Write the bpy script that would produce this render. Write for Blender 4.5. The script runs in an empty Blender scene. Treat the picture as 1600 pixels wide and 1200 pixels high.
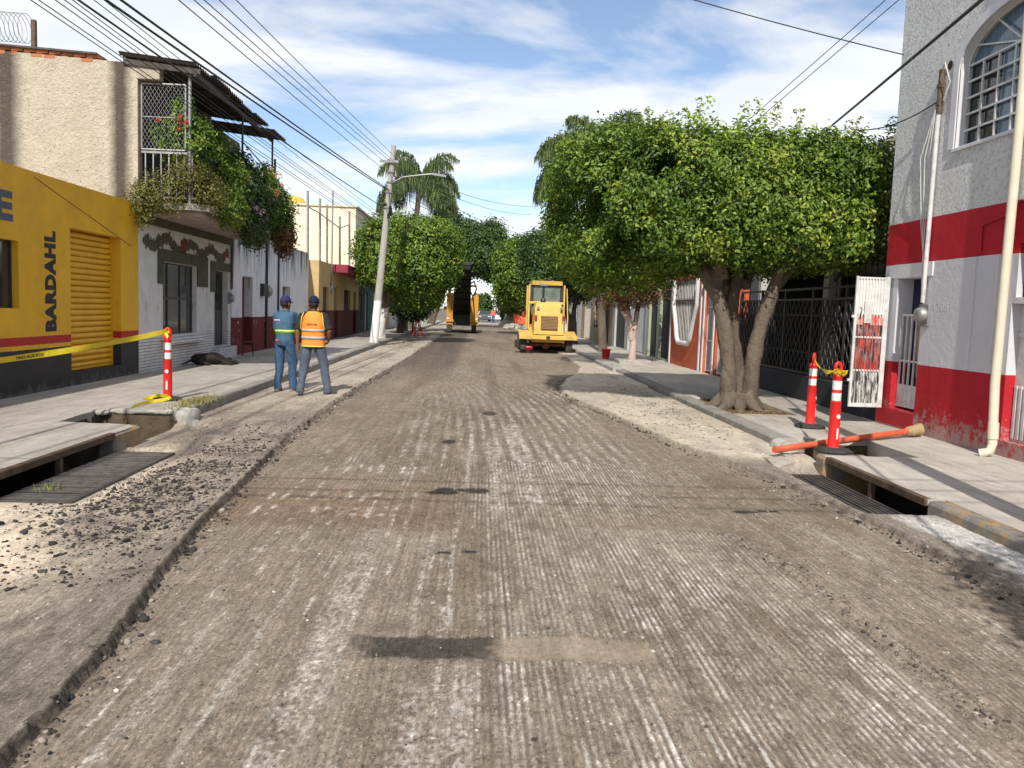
import bpy, bmesh, math, random
import numpy as np
from mathutils import Vector, Matrix, Quaternion

# ------------------------------------------------------------------ camera, sky, sun, exposure
scene = bpy.context.scene
COL = scene.collection
rnd = random.Random(7)
FPX, ROLL, CAMH = 1300.0, 0.035, 1.65          # focal length in px of the 1600 px wide photo
_u = -55*math.cos(ROLL) - 117*math.sin(ROLL); _v = 55*math.sin(ROLL) - 117*math.cos(ROLL)
_th = math.atan(-_v/FPX); _ps = math.atan(-_u/(FPX*math.cos(_th) - _v*math.sin(_th)))
CF = Vector((math.sin(_ps)*math.cos(_th), math.cos(_ps)*math.cos(_th), -math.sin(_th)))
_R0 = Vector((math.cos(_ps), -math.sin(_ps), 0)); _U0 = _R0.cross(CF)
CR = _R0*math.cos(ROLL) + _U0*math.sin(ROLL); CU = _U0*math.cos(ROLL) - _R0*math.sin(ROLL)
CC = Vector((0, 0, CAMH))
cam_d = bpy.data.cameras.new('camera'); cam = bpy.data.objects.new('camera', cam_d); COL.objects.link(cam)
cam_d.sensor_width = 36; cam_d.lens = 36*FPX/1600; cam_d.clip_start = .05; cam_d.clip_end = 6000
_m = Matrix((CR, CU, -CF)).transposed().to_4x4(); _m.translation = CC
cam.matrix_world = _m
scene.camera = cam

SUN_EL, SUN_AZ = math.radians(41), math.radians(7.5)
sdir = Vector((-math.sin(SUN_AZ)*math.cos(SUN_EL), -math.cos(SUN_AZ)*math.cos(SUN_EL), math.sin(SUN_EL)))
sun_d = bpy.data.lights.new('sun', 'SUN'); sun = bpy.data.objects.new('sun', sun_d); COL.objects.link(sun)
sun_d.energy = 4.6; sun_d.angle = math.radians(.53); sun_d.color = (1, .94, .845)
sun.rotation_euler = sdir.to_track_quat('Z', 'Y').to_euler(); sun.location = (-8, -40, 40)

world = bpy.data.worlds.new('World'); scene.world = world; world.use_nodes = True
wn = world.node_tree; wn.nodes.clear()
def wnode(t, **k):
    n = wn.nodes.new(t)
    for a, b in k.items(): setattr(n, a, b)
    return n
sky = wnode('ShaderNodeTexSky', sky_type='NISHITA', sun_disc=False, sun_elevation=SUN_EL,
            sun_rotation=math.pi + SUN_AZ, altitude=1500, air_density=1.0, dust_density=.5, ozone_density=1.1)
bg1 = wnode('ShaderNodeBackground'); bg1.inputs[1].default_value = .14
bg2 = wnode('ShaderNodeBackground'); bg2.inputs[1].default_value = .98
tc = wnode('ShaderNodeTexCoord'); sep = wnode('ShaderNodeSeparateXYZ')
mx = wnode('ShaderNodeMath', operation='MAXIMUM'); mx.inputs[1].default_value = 0.0
ad = wnode('ShaderNodeMath', operation='ADD'); ad.inputs[1].default_value = .16
d1 = wnode('ShaderNodeMath', operation='DIVIDE'); d2 = wnode('ShaderNodeMath', operation='DIVIDE')
cmb = wnode('ShaderNodeCombineXYZ')
L = wn.links.new
L(tc.outputs['Generated'], sep.inputs[0]); L(sep.outputs[2], mx.inputs[0]); L(mx.outputs[0], ad.inputs[0])
L(sep.outputs[0], d1.inputs[0]); L(ad.outputs[0], d1.inputs[1]); L(sep.outputs[1], d2.inputs[0]); L(ad.outputs[0], d2.inputs[1])
L(d1.outputs[0], cmb.inputs[0]); L(d2.outputs[0], cmb.inputs[1])
mp = wnode('ShaderNodeMapping'); mp.inputs['Location'].default_value = (3.55, 1.35, 0); mp.inputs['Rotation'].default_value = (0, 0, .5); mp.inputs['Scale'].default_value = (.62, .95, 1)
n1 = wnode('ShaderNodeTexNoise'); n1.inputs['Scale'].default_value = 1.6; n1.inputs['Detail'].default_value = 9; n1.inputs['Roughness'].default_value = .56; n1.inputs['Distortion'].default_value = .25
r1 = wnode('ShaderNodeValToRGB'); r1.color_ramp.elements[0].position = .425; r1.color_ramp.elements[1].position = .565
r1.color_ramp.elements[0].color = (.06, .06, .06, 1); r1.color_ramp.elements[1].color = (.93, .93, .93, 1)
L(cmb.outputs[0], mp.inputs[0]); L(mp.outputs[0], n1.inputs['Vector']); L(n1.outputs[0], r1.inputs[0])
# cloud body: grey bellies in the thick parts
n2 = wnode('ShaderNodeTexNoise'); n2.inputs['Scale'].default_value = 3.1; n2.inputs['Detail'].default_value = 6
r2 = wnode('ShaderNodeValToRGB'); r2.color_ramp.elements[0].position = .35; r2.color_ramp.elements[1].position = .68
r2.color_ramp.elements[0].color = (.82, .85, .90, 1); r2.color_ramp.elements[1].color = (.97, .975, .985, 1)
L(mp.outputs[0], n2.inputs['Vector']); L(n2.outputs[0], r2.inputs[0]); L(r2.outputs[0], bg2.inputs[0])
ms = wnode('ShaderNodeMixShader'); out = wnode('ShaderNodeOutputWorld')
L(sky.outputs[0], bg1.inputs[0]); L(r1.outputs[0], ms.inputs[0]); L(bg1.outputs[0], ms.inputs[1]); L(bg2.outputs[0], ms.inputs[2]); L(ms.outputs[0], out.inputs[0])
vs = scene.view_settings; vs.view_transform = 'Standard'; vs.look = 'None'; vs.exposure = 0.2; vs.gamma = 1; vs.use_curve_mapping = False

# ------------------------------------------------------------------ helpers
def ray(x, y): return CF + CR*((x-800)/FPX) - CU*((y-600)/FPX)
def atz(x, y, z=0.0):
    d = ray(x, y); return CC + d*((z-CAMH)/d.z)
def atx(x, y, X):
    d = ray(x, y); return CC + d*(X/d.x)
def aty(x, y, Y):
    d = ray(x, y); return CC + d*(Y/d.y)

def _hash(ix, iy, s):
    n = (ix.astype(np.int64)*374761393 + iy.astype(np.int64)*668265263 + s*974711) & 0x7fffffff
    n = (n ^ (n >> 13))*1274126177 & 0x7fffffff
    n = (n ^ (n >> 16))
    return (n & 0xffff)/65535.0
def vn(x, y, s=0):
    x = np.asarray(x, float); y = np.asarray(y, float)
    ix = np.floor(x); iy = np.floor(y); fx = x-ix; fy = y-iy
    fx = fx*fx*(3-2*fx); fy = fy*fy*(3-2*fy)
    a = _hash(ix, iy, s); b = _hash(ix+1, iy, s); c = _hash(ix, iy+1, s); d = _hash(ix+1, iy+1, s)
    return (a*(1-fx)+b*fx)*(1-fy) + (c*(1-fx)+d*fx)*fy
def fbm(x, y, s=0, o=4, g=.5):
    t = 0; a = 1; w = 0
    for i in range(o):
        t = t + a*vn(x*2**i, y*2**i, s+i*17); w += a; a *= g
    return t/w
def sst(a, b, x):
    t = np.clip((x-a)/(b-a), 0, 1); return t*t*(3-2*t)

def lnk(o, parent=None):
    COL.objects.link(o)
    if parent is not None: o.parent = parent
    return o
def tag(o, label=None, cat=None, group=None, kind=None):
    if label: o['label'] = label
    if cat: o['category'] = cat
    if group: o['group'] = group
    if kind: o['kind'] = kind
    return o
def empty(name, loc, rz=0, label=None, cat=None, group=None):
    o = bpy.data.objects.new(name, None); o.empty_display_size = .2
    o.location = loc; o.rotation_euler = (0, 0, rz); lnk(o); return tag(o, label, cat, group)
def mkmesh(name, V, F, mats, midx=None, smooth=False):
    me = bpy.data.meshes.new(name); me.from_pydata([tuple(v) for v in V], [], F)
    for m in (mats if isinstance(mats, (list, tuple)) else [mats]): me.materials.append(m)
    if midx is not None: me.polygons.foreach_set('material_index', midx)
    if smooth: me.polygons.foreach_set('use_smooth', [True]*len(me.polygons))
    me.update(); return me
class MB:
    """collects shapes; build() links them as ONE mesh object. origin = thing's base (verts stored relative to it)"""
    def __init__(s, origin=(0, 0, 0)): s.V = []; s.F = []; s.I = []; s.S = []; s.o = Vector(origin)
    def add(s, V, F, mi=0, smooth=False):
        b = len(s.V); s.V += [Vector(v) - s.o for v in V]
        s.F += [tuple(i+b for i in f) for f in F]; s.I += [mi]*len(F); s.S += [smooth]*len(F); return s
    def box(s, x0, x1, y0, y1, z0, z1, c=0.0, mi=0):
        if x0 > x1: x0, x1 = x1, x0
        if y0 > y1: y0, y1 = y1, y0
        if z0 > z1: z0, z1 = z1, z0
        return s.obox(((x0+x1)/2, (y0+y1)/2, (z0+z1)/2), (x1-x0, y1-y0, z1-z0), None, c, mi)
    def obox(s, cen, size, rot=None, c=0.0, mi=0):
        hx, hy, hz = [d/2 for d in size]; c = min(c, hx*.9, hy*.9, hz*.9)
        V = []; F = []
        if c <= 0:
            V = [Vector((a*hx, b*hy, d*hz)) for a in (-1, 1) for b in (-1, 1) for d in (-1, 1)]
            F = [(0, 1, 3, 2), (4, 6, 7, 5), (0, 4, 5, 1), (2, 3, 7, 6), (0, 2, 6, 4), (1, 5, 7, 3)]
        else:
            idx = {}
            for a in (-1, 1):
                for b in (-1, 1):
                    for d in (-1, 1):
                        for ax in range(3):
                            p = [a*(hx-c), b*(hy-c), d*(hz-c)]; p[ax] = (a*hx, b*hy, d*hz)[ax]
                            idx[(a, b, d, ax)] = len(V); V.append(Vector(p))
            for ax in range(3):
                o1, o2 = [(1, 2), (2, 0), (0, 1)][ax]
                for sg in (-1, 1):
                    q = []
                    for e, f_ in ((-1, -1), (1, -1), (1, 1), (-1, 1)):
                        k = [0, 0, 0]; k[ax] = sg; k[o1] = e; k[o2] = f_; q.append(idx[(k[0], k[1], k[2], ax)])
                    F.append(tuple(q if sg > 0 else q[::-1]))
            for ax in range(3):      # edge chamfers along ax
                o1, o2 = [(1, 2), (2, 0), (0, 1)][ax]
                for e in (-1, 1):
                    for f_ in (-1, 1):
                        k0 = [0, 0, 0]; k0[ax] = -1; k0[o1] = e; k0[o2] = f_; k1 = list(k0); k1[ax] = 1
                        q = [idx[(*k0, o1)], idx[(*k1, o1)], idx[(*k1, o2)], idx[(*k0, o2)]]
                        F.append(tuple(q if e*f_ < 0 else q[::-1]))
            for a in (-1, 1):
                for b in (-1, 1):
                    for d in (-1, 1):
                        q = [idx[(a, b, d, i)] for i in range(3)]; F.append(tuple(q if a*b*d > 0 else q[::-1]))
        if rot is not None: V = [rot @ v for v in V]
        cen = Vector(cen); return s.add([v+cen for v in V], F, mi)
    def bar(s, a, b, w, h=None, mi=0, up=(0, 0, 1), c=0.0):
        a = Vector(a); b = Vector(b); h = h or w; d = (b-a); l = d.length; y = d.normalized()
        u = Vector(up)
        if abs(y.dot(u)) > .98: u = Vector((1, 0, 0))
        x = y.cross(u).normalized(); z = x.cross(y)
        return s.obox((a+b)/2, (w, l, h), Matrix((x, y, z)).transposed(), c, mi)
    def tube(s, P, r, n=8, mi=0, caps=True, smooth=True, flat=None):
        P = [Vector(p) for p in P]; k = len(P); R = r if isinstance(r, (list, tuple)) else [r]*k
        V = []; F = []; px = None
        for i, p in enumerate(P):
            t = (P[min(i+1, k-1)] - P[max(i-1, 0)]).normalized()
            if px is None:
                px = t.cross(Vector((0, 0, 1)) if abs(t.z) < .95 else Vector((1, 0, 0))).normalized()
            px = (px - t*px.dot(t)).normalized(); py = t.cross(px)
            for j in range(n):
                a = 2*math.pi*j/n; V.append(p + (px*math.cos(a) + py*math.sin(a)*(flat or 1))*R[i])
        for i in range(k-1):
            for j in range(n): F.append((i*n+j, i*n+(j+1) % n, (i+1)*n+(j+1) % n, (i+1)*n+j))
        s.add(V, F, mi, smooth)
        if caps: s.add(V[:n], [tuple(range(n-1, -1, -1))], mi); s.add(V[-n:], [tuple(range(n))], mi)
        return s
    def lathe(s, cen, prof, n=16, mi=0, axis=(0, 0, 1), smooth=True):
        ax = Vector(axis).normalized(); cen = Vector(cen)
        px = ax.cross(Vector((1, 0, 0)) if abs(ax.x) < .9 else Vector((0, 1, 0))).normalized(); py = ax.cross(px)
        V = []; F = []
        for r, h in prof:
            for j in range(n):
                a = 2*math.pi*j/n; V.append(cen + ax*h + (px*math.cos(a)+py*math.sin(a))*r)
        for i in range(len(prof)-1):
            for j in range(n): F.append((i*n+j, i*n+(j+1) % n, (i+1)*n+(j+1) % n, (i+1)*n+j))
        s.add(V, F, mi, smooth); s.add(V[:n], [tuple(range(n-1, -1, -1))], mi); s.add(V[-n:], [tuple(range(n))], mi); return s
    def prism(s, poly, d, mi=0):
        """poly: 3-D points of one face (ccw seen from +d side); extruded by -d"""
        P = [Vector(p) for p in poly]; d = Vector(d); n = len(P)
        V = P + [p - d for p in P]
        F = [tuple(range(n)), tuple(range(2*n-1, n-1, -1))] + [(i, n+i, n+(i+1) % n, (i+1) % n) for i in range(n)]
        return s.add(V, F, mi)
    def quad(s, a, b, c, d, mi=0): return s.add([a, b, c, d], [(0, 1, 2, 3)], mi)
    def wall(s, ax, p, u0, u1, z0, z1, holes, depth, sg, mi=0, rmi=None):
        """wall face on plane (ax=0: X=p, u=Y; ax=1: Y=p, u=X), facing sg; rectangular holes with reveals going back by depth"""
        us = sorted({u0, u1, *[h[0] for h in holes], *[h[1] for h in holes]}); zs = sorted({z0, z1, *[h[2] for h in holes], *[h[3] for h in holes]})
        us = [u for u in us if u0 <= u <= u1]; zs = [z for z in zs if z0 <= z <= z1]
        P = (lambda u, z, q=p: (q, u, z)) if ax == 0 else (lambda u, z, q=p: (u, q, z))
        fl = (sg > 0) if ax == 0 else (sg < 0)
        for i in range(len(us)-1):
            for j in range(len(zs)-1):
                uc = (us[i]+us[i+1])/2; zc = (zs[j]+zs[j+1])/2
                if any(h[0] < uc < h[1] and h[2] < zc < h[3] for h in holes): continue
                q = [P(us[i], zs[j]), P(us[i+1], zs[j]), P(us[i+1], zs[j+1]), P(us[i], zs[j+1])]
                s.add(q if fl else q[::-1], [(0, 1, 2, 3)], mi)
        b = p - sg*depth; rm = mi if rmi is None else rmi
        for h in holes:
            c = [(h[0], h[2]), (h[1], h[2]), (h[1], h[3]), (h[0], h[3])]
            for k in range(4):
                a1, a2 = c[k], c[(k+1) % 4]
                q = [P(*a1), P(*a1, b), P(*a2, b), P(*a2)]
                s.add(q[::-1] if fl else q, [(0, 1, 2, 3)], rm)
        return s
    def mesh(s, name, mats):
        me = bpy.data.meshes.new(name); me.from_pydata([tuple(v) for v in s.V], [], s.F)
        for m in (mats if isinstance(mats, (list, tuple)) else [mats]): me.materials.append(m)
        me.polygons.foreach_set('material_index', s.I); me.polygons.foreach_set('use_smooth', s.S); me.update(); return me
    def build(s, name, mats, parent=None, **k):
        o = bpy.data.objects.new(name, s.mesh(name, mats))
        if parent is None: o.location = s.o
        lnk(o, parent); return tag(o, **k)

# ------------------------------------------------------------------ materials
def lin(h):
    if isinstance(h, str):
        h = h.lstrip('#'); v = [int(h[i:i+2], 16)/255 for i in (0, 2, 4)]
        return tuple(x/12.92 if x <= .04045 else ((x+.055)/1.055)**2.4 for x in v) + (1,)
    return tuple(h)+(1,) if len(h) == 3 else tuple(h)
class NT:
    def __init__(s, name):
        s.m = bpy.data.materials.new(name); s.m.use_nodes = True; s.t = s.m.node_tree; s.b = s.t.nodes['Principled BSDF']
        s.geo = s.n('ShaderNodeNewGeometry'); s.pos = s.geo.outputs['Position']
    def n(s, t, **k):
        x = s.t.nodes.new(t)
        for a, b in k.items(): setattr(x, a, b)
        return x
    def l(s, a, b): s.t.links.new(a, b)
    def set(s, inp, v):
        if hasattr(v, 'node'): s.l(v, inp)
        else: inp.default_value = v
    def map(s, vec=None, scale=(1, 1, 1), loc=(0, 0, 0), rot=(0, 0, 0)):
        x = s.n('ShaderNodeMapping'); s.l(vec or s.pos, x.inputs[0]); x.inputs['Scale'].default_value = scale; x.inputs['Location'].default_value = loc; x.inputs['Rotation'].default_value = rot
        return x.outputs[0]
    def noise(s, scale, detail=5, rough=.6, vec=None, dist=0):
        x = s.n('ShaderNodeTexNoise'); s.l(vec or s.pos, x.inputs['Vector']); x.inputs['Scale'].default_value = scale; x.inputs['Detail'].default_value = detail; x.inputs['Roughness'].default_value = rough; x.inputs['Distortion'].default_value = dist
        return x.outputs[0]
    def ramp(s, fac, stops, interp='LINEAR'):
        x = s.n('ShaderNodeValToRGB'); e = x.color_ramp.elements; x.color_ramp.interpolation = interp
        while len(e) < len(stops): e.new(.5)
        for i, (p, c) in enumerate(stops): e[i].position = p; e[i].color = lin(c) if not isinstance(c, (int, float)) else (c, c, c, 1)
        s.l(fac, x.inputs[0]); return x.outputs[0]
    def mix(s, f, a, b, mode='MIX'):
        x = s.n('ShaderNodeMix', data_type='RGBA', blend_type=mode); s.set(x.inputs[0], f)
        for i, v in ((6, a), (7, b)): s.set(x.inputs[i], v if hasattr(v, 'node') else lin(v))
        return x.outputs[2]
    def math(s, op, a, b=0.0, c=0.0):
        x = s.n('ShaderNodeMath', operation=op); s.set(x.inputs[0], a); s.set(x.inputs[1], b); s.set(x.inputs[2], c); return x.outputs[0]
    def sep(s, v=None):
        x = s.n('ShaderNodeSeparateXYZ'); s.l(v or s.pos, x.inputs[0]); return x.outputs
    def bump(s, h, strength=.4, dist=.01, nrm=None):
        x = s.n('ShaderNodeBump'); s.l(h, x.inputs['Height']); x.inputs['Strength'].default_value = strength; x.inputs['Distance'].default_value = dist
        if nrm is not None: s.l(nrm, x.inputs['Normal'])
        s.l(x.outputs[0], s.b.inputs['Normal']); return x.outputs[0]
    def fin(s, col, rough=.85, spec=.3, metal=0.0):
        s.set(s.b.inputs['Base Color'], col if hasattr(col, 'node') else lin(col)); s.set(s.b.inputs['Roughness'], rough)
        s.b.inputs['Specular IOR Level'].default_value = spec; s.b.inputs['Metallic'].default_value = metal; return s.m
def mat(name, c1, c2=None, scale=3.0, rough=.8, bump=.25, bscale=60, bdist=.004, spec=.3, metal=0.0, dirt=None, dscale=1.3, damt=.5, stretch=(1, 1, 1)):
    """two-tone mottled surface with fine relief and patches of dirt"""
    t = NT(name); c2 = c2 or tuple(x*.78 for x in lin(c1)[:3])
    v = t.map(scale=stretch) if stretch != (1, 1, 1) else None
    col = t.mix(t.ramp(t.noise(scale, 6, .65, v), [(.35, 0), (.68, 1)]), c1, c2)
    if dirt:
        col = t.mix(t.ramp(t.noise(dscale, 8, .7, v), [(.52, 0), (.68, damt)]), col, dirt)
    if bump: t.bump(t.noise(bscale, 4, .6), bump, bdist)
    return t.fin(col, rough, spec, metal)
def paint_bands(name, stops, rough=.75, wob=.02, wear=None, wamt=.6, bump=.3, bscale=30, bdist=.006, scuff=None):
    """wall painted in horizontal bands; stops = [(z from, colour)...] bottom up"""
    t = NT(name); z = t.sep()[2]
    zz = t.math('ADD', z, t.math('MULTIPLY', t.math('SUBTRACT', t.noise(9, 3), .5), wob))
    col = stops[0][1]
    for z0, c in stops[1:]:
        f = t.math('GREATER_THAN', zz, z0); col = t.mix(f, col, c)
    col = t.mix(t.ramp(t.noise(2.2, 7, .65), [(.3, .0), (.75, .30)]), col, (.06, .05, .045))
    if wear:
        w = t.ramp(t.noise(3.0, 10, .75), [(.56, 0), (.62, wamt)]); col = t.mix(w, col, wear)
    if scuff:          # splash-worn foot of the wall: noise thresholds loosen towards the pavement
        zc, c = scuff
        g = t.math('MULTIPLY', t.math('SUBTRACT', zc, z), 1/zc)
        f = t.ramp(t.math('ADD', t.math('MULTIPLY', g, .45), t.noise(7, 9, .75)), [(.66, 0), (.82, .75)]); col = t.mix(f, col, c)
    t.bump(t.noise(bscale, 5, .65), bump, bdist)
    return t.fin(col, rough, .25)
# ------------------------------------------------------------------ ground
KL, KR, WL, WR = -3.95, 3.93, -6.65, 6.1        # kerb faces and house fronts (m from the camera's street line)
SZ = .15                                        # pavement level
m_soil = mat('soil', (.10, .07, .045), (.05, .036, .025), 6, .95, .6, 25, .03)
m_void = mat('dark_void', (.03, .027, .024), (.015, .013, .012), 5, .9)  # dirty concrete blackened; darkness of chamber and wall hole put into the colour
g = MB()
g.quad((-2500, -300, -.62), (2500, -300, -.62), (2500, 4500, -.62), (-2500, 4500, -.62))
g.build('ground', mat('ground_earth', (.17, .15, .12), (.1, .1, .07), .05, .95, 0), kind='structure')

# ------------------------------------------------------------------ road: one height field, milled bed with raised unmilled margins
eLy = np.array([0, 2.9, 3.7, 4.6, 6.1, 8.15, 10.4, 15, 26.8, 45, 60, 400]); eLx = np.array([-1.45, -1.59, -1.65, -1.77, -1.95, -2.11, -2.23, -2.3, -2.1, -2.15, -2.2, -2.3])
eRy = np.array([0, 4.8, 6.2, 8.05, 10.25, 13.3, 15.2, 16.6, 18.0, 20, 22.4, 24.8, 29.7, 40, 400]); eRx = np.array([3.33, 3.34, 3.30, 3.10, 2.59, 2.18, 1.86, 1.76, 1.84, 2.2, 2.75, 3.1, 3.2, 3.4, 3.5])
def road_surface(x, y):
    jl = .07*(fbm(y*2.2, y*0+3, 5, 5, .6)-.5) + .025*(vn(y*22, x*9, 8)-.5); jr = .10*(fbm(y*2.0, y*0+9, 6, 4)-.5) + .03*(vn(y*16, x*6, 18)-.5)
    dl = np.interp(y, eLy, eLx) + jl - x           # >0 : left margin
    dr = x - np.interp(y, eRy, eRx) - jr           # >0 : right margin
    ml = sst(-.005, .011, dl); mr = sst(-.008, .022, dr); bed = 1-np.maximum(ml, mr)
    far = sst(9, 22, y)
    # ---- relief
    rough = (fbm(x*9, y*9, 1, 4, .55)-.5); fine = vn(x*60, y*60, 2)-.5; grit = vn(x*130, y*130, 4)-.5
    z = .010*rough + .0035*fine*(1-far) + .0020*grit*(1-far) + .012*(fbm(x*.9, y*.5, 3, 2)-.5)
    lift = .052*sst(1.2, .0, np.abs(dl))*.25 + .062
    z = z + ml*(lift*sst(2.0, .0, dl+.2) + .006*rough + .012*(fbm(x*5, y*5, 44, 4)-.5)) + mr*(.055 + .006*rough)
    dipL = np.maximum(sst(6.3, 7.0, y)*sst(9.9, 9.4, y)*sst(-2.75, -3.25, x), sst(9.3, 9.7, y)*sst(11.35, 11.0, y)*sst(-3.2, -3.75, x)); dipR = sst(6.72, 6.95, y)*sst(9.5, 9.0, y)*sst(3.30, 3.42, x)
    z = z*(1-np.maximum(dipL, dipR)) - .075*np.maximum(dipL, dipR)
    pit = ((x < -3.33) & (y > 6.955) & (y < 9.245)) | ((x > 3.45) & (y > 6.955) & (y < 8.945)); z = np.where(pit, -.42, z)
    # groove sets cut by the milling drum: (x0,x1,y0,y1,strength)
    wx = x + .015*np.sin(y*.5) - np.where(y > 7, (y-7)**2*.0012, 0)
    reg = lambda x0, x1, y0, y1, s=.06: sst(x0-s, x0+s, wx+.05*(fbm(x*3, y*3, 71, 3)-.5))*sst(x1+s, x1-s, wx+.05*(fbm(x*3, y*3, 72, 3)-.5))*sst(y0-s, y0+s, y+.12*(fbm(x*2, y*2, 73, 3)-.5))*sst(y1+s, y1-s, y+.12*(fbm(x*2, y*2, 74, 3)-.5))
    A1 = reg(.05, .86, 0, 3.78, .03); A2 = reg(.1, .95, 4.08, 7.6, .04); B = reg(.92, 2.06, 0, 6.22, .035); Cc = reg(-.1, 1.9, 6.2, 18, .3)*.75; Lm = reg(-1.9, .05, 0, 12, .1)*.17; Rm = reg(2.1, 3.6, 0, 9.5, .2)*.36*sst(.35, .6, fbm(x*1.1, y*.6, 75, 3))
    D = reg(-1.0, .9, 8, 24, .3)*.45
    gs = np.maximum.reduce([A1, A2*.9, B, Cc, Lm, Rm, D])*(.48+.52*sst(.34, .56, fbm(x*1.5+7, y*.8, 76, 4, .6)))
    ph = wx*2*np.pi/.034 + 1.6*fbm(x*1.5, y*.7, 31, 3)
    gr = .5+.5*np.sin(ph); broken = sst(.22, .55, fbm(x*9+np.floor(ph/6.283)*3.7, y*1.4, 33, 4, .6))
    z = z + bed*gs*(.006*(gr-.5)*broken)
    # raised seam between two passes
    sx = np.interp(y, [3.0, 3.6, 4.45, 5.24, 6.08, 6.4], [2.22, 2.19, 2.15, 2.13, 1.96, 1.75]) + .05*(fbm(y*3, y*0, 91, 4)-.5)
    ds = x-sx; sy = sst(6.35, 5.9, y)*sst(2.6, 3.5, y)
    z = z + bed*sy*(.020*sst(-.01, .02, ds)*sst(1.4, .2, ds) + .026*np.exp(-(ds/.04)**2)*vn(y*18, x*18, 92)*sst(.3, .6, fbm(y*4, x*2, 93, 3)))
    # ---- colour (dust, worn aggregate, damp patches, fresh-cut asphalt)
    n1 = fbm(x*.8, y*.45, 11, 4); n2 = fbm(x*3.5, y*1.2, 12, 4); n3 = fbm(x*14, y*10, 13, 3); n4 = vn(x*70, y*55, 14)
    def C(r, g_, b): return np.array([r, g_, b])
    lerp = lambda c, d, f: c*(1-f[..., None]) + d*f[..., None]
    c = np.zeros(x.shape+(3,)) + C(.212, .170, .130)
    c = lerp(c, C(.160, .122, .088), sst(.42, .68, n1)*.85)
    c = lerp(c, C(.29, .242, .192), sst(.5, .72, n2)*.5)
    # reddish soil band on the left lane and dusty drifts
    band = sst(5.9, 6.25, y)*sst(8.6, 6.7, y)*sst(-2.2, -1.9, x)*sst(.25, -.5, x); c = lerp(c, C(.17, .112, .072), band*(.45+.5*n2))
    band2 = sst(6.2, 6.35, y)*sst(8.2, 7.0, y)*sst(.5, .9, x)*sst(2.4, 1.9, x); c = lerp(c, C(.21, .165, .12), band2*.8)
    # grooves: pale ground-off ridges between dark cuts
    lane = _lane(np.floor(ph/6.283), y)
    white = gs*sst(.38, .80, gr)*broken
    wv = np.clip(.2+.9*fbm(x*2.2, y*.8, 41, 4), 0, 1)*lane
    c = lerp(c, C(.52, .485, .435), np.clip(white*wv*(1.0+.55*np.maximum(A1, B))*(.35+1.1*sst(.3, .7, .6*n3+.4*n4)), 0, .95))
    c = lerp(c, C(.14, .115, .09), gs*sst(.42, .12, gr)*.5)
    # long separate scratches left by single picks
    for (x0, x1, y0, y1, sd, st) in ((-1.75, .05, 2.5, 10, 51, 1.), (-2.1, -.4, 9, 17, 52, .8), (.2, 1.5, 7, 15, 53, .8), (2.1, 3.4, 2.5, 9, 54, .6)):
        cell = np.floor((wx+.02*fbm(x*2, y, sd, 2))/.052); on = vn(cell*1.37+.5, np.floor(y/1.3+cell*.37)+.5, sd) > .62
        prof = np.exp(-(((wx/.052) % 1-.5)/.23)**2)
        mk = reg(x0, x1, y0, y1, .25)*on*prof*sst(.47, .64, fbm(x*16, y*4.5, sd+3, 5, .7))*st*(.25+.9*sst(.35, .65, n4))
        c = lerp(c, C(.47, .43, .38), np.clip(mk, 0, .8)*bed)
    for (xc, w_, y0, y1, st, sd) in ((-.70, .055, 2.6, 6.1, .5, 55), (-.60, .025, 3.0, 5.4, .55, 56), (-.27, .018, 3.9, 6.2, .5, 57), (-.10, .018, 2.6, 6.6, .5, 58), (-1.02, .022, 2.4, 5.0, .32, 59), (-1.3, .035, 2.4, 4.2, .28, 62), (.0, .05, 2.5, 3.7, .6, 63), (-.2, .06, 2.4, 3.5, .5, 64), (.22, .05, 6.6, 10.5, .5, 65), (-.05, .03, 7.5, 11, .5, 66), (.55, .09, 7, 12, .5, 67)):
        mk = np.exp(-((wx-xc-.03*(fbm(x*0+y*1.1, y*0+sd, sd, 3)-.5))/w_)**2)*sst(y0-.3, y0+.3, y)*sst(y1+.3, y1-.3, y)*sst(.36, .62, .5*fbm(x*20, y*7, sd, 4, .7)+.5*n4)*st
        c = lerp(c, C(.53, .49, .44), np.clip(mk, 0, .85)*bed)
    # short chips in rows (where the drum was dropped)
    for (x0, x1, y0, y1) in ((-1.75, -.5, 6.45, 6.75), (-1.75, -.45, 6.95, 7.25), (-1.5, -.45, 8.2, 8.6)):
        cell = np.floor(wx/.11); mk = reg(x0, x1, y0, y1, .05)*np.exp(-(((wx/.11) % 1-.5)/.2)**2)*(vn(cell*2.7+.3, y*0+y0, 61) > .3)*sst(.42, .62, n3)*(.3+.8*n4)
        c = lerp(c, C(.52, .47, .41), np.clip(mk, 0, .85)*bed)
    # smooth tan fill and black damp patches
    sm = reg(.08, .93, 3.80, 4.06, .03); c = lerp(c, C(.34, .275, .21), sm*(.32+.35*n2)*bed)
    def spot(cx, cy, rx, ry, sd, k=1.0):
        d = np.sqrt(((x-cx)/rx)**2+((y-cy)/ry)**2)+.9*(fbm(x*8, y*6, sd, 4)-.5); return sst(1.08, .8, d)*k
    pt = sst(1.15, .75, np.maximum(np.abs((x+.20)/.33), np.abs((y-3.935)/.135))+.55*(fbm(x*9, y*9, 96, 4, .6)-.5))*sst(.25, .5, n2+.25*n4); c = lerp(c, C(.058, .050, .043), np.clip(pt*.95, 0, 1))
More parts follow.
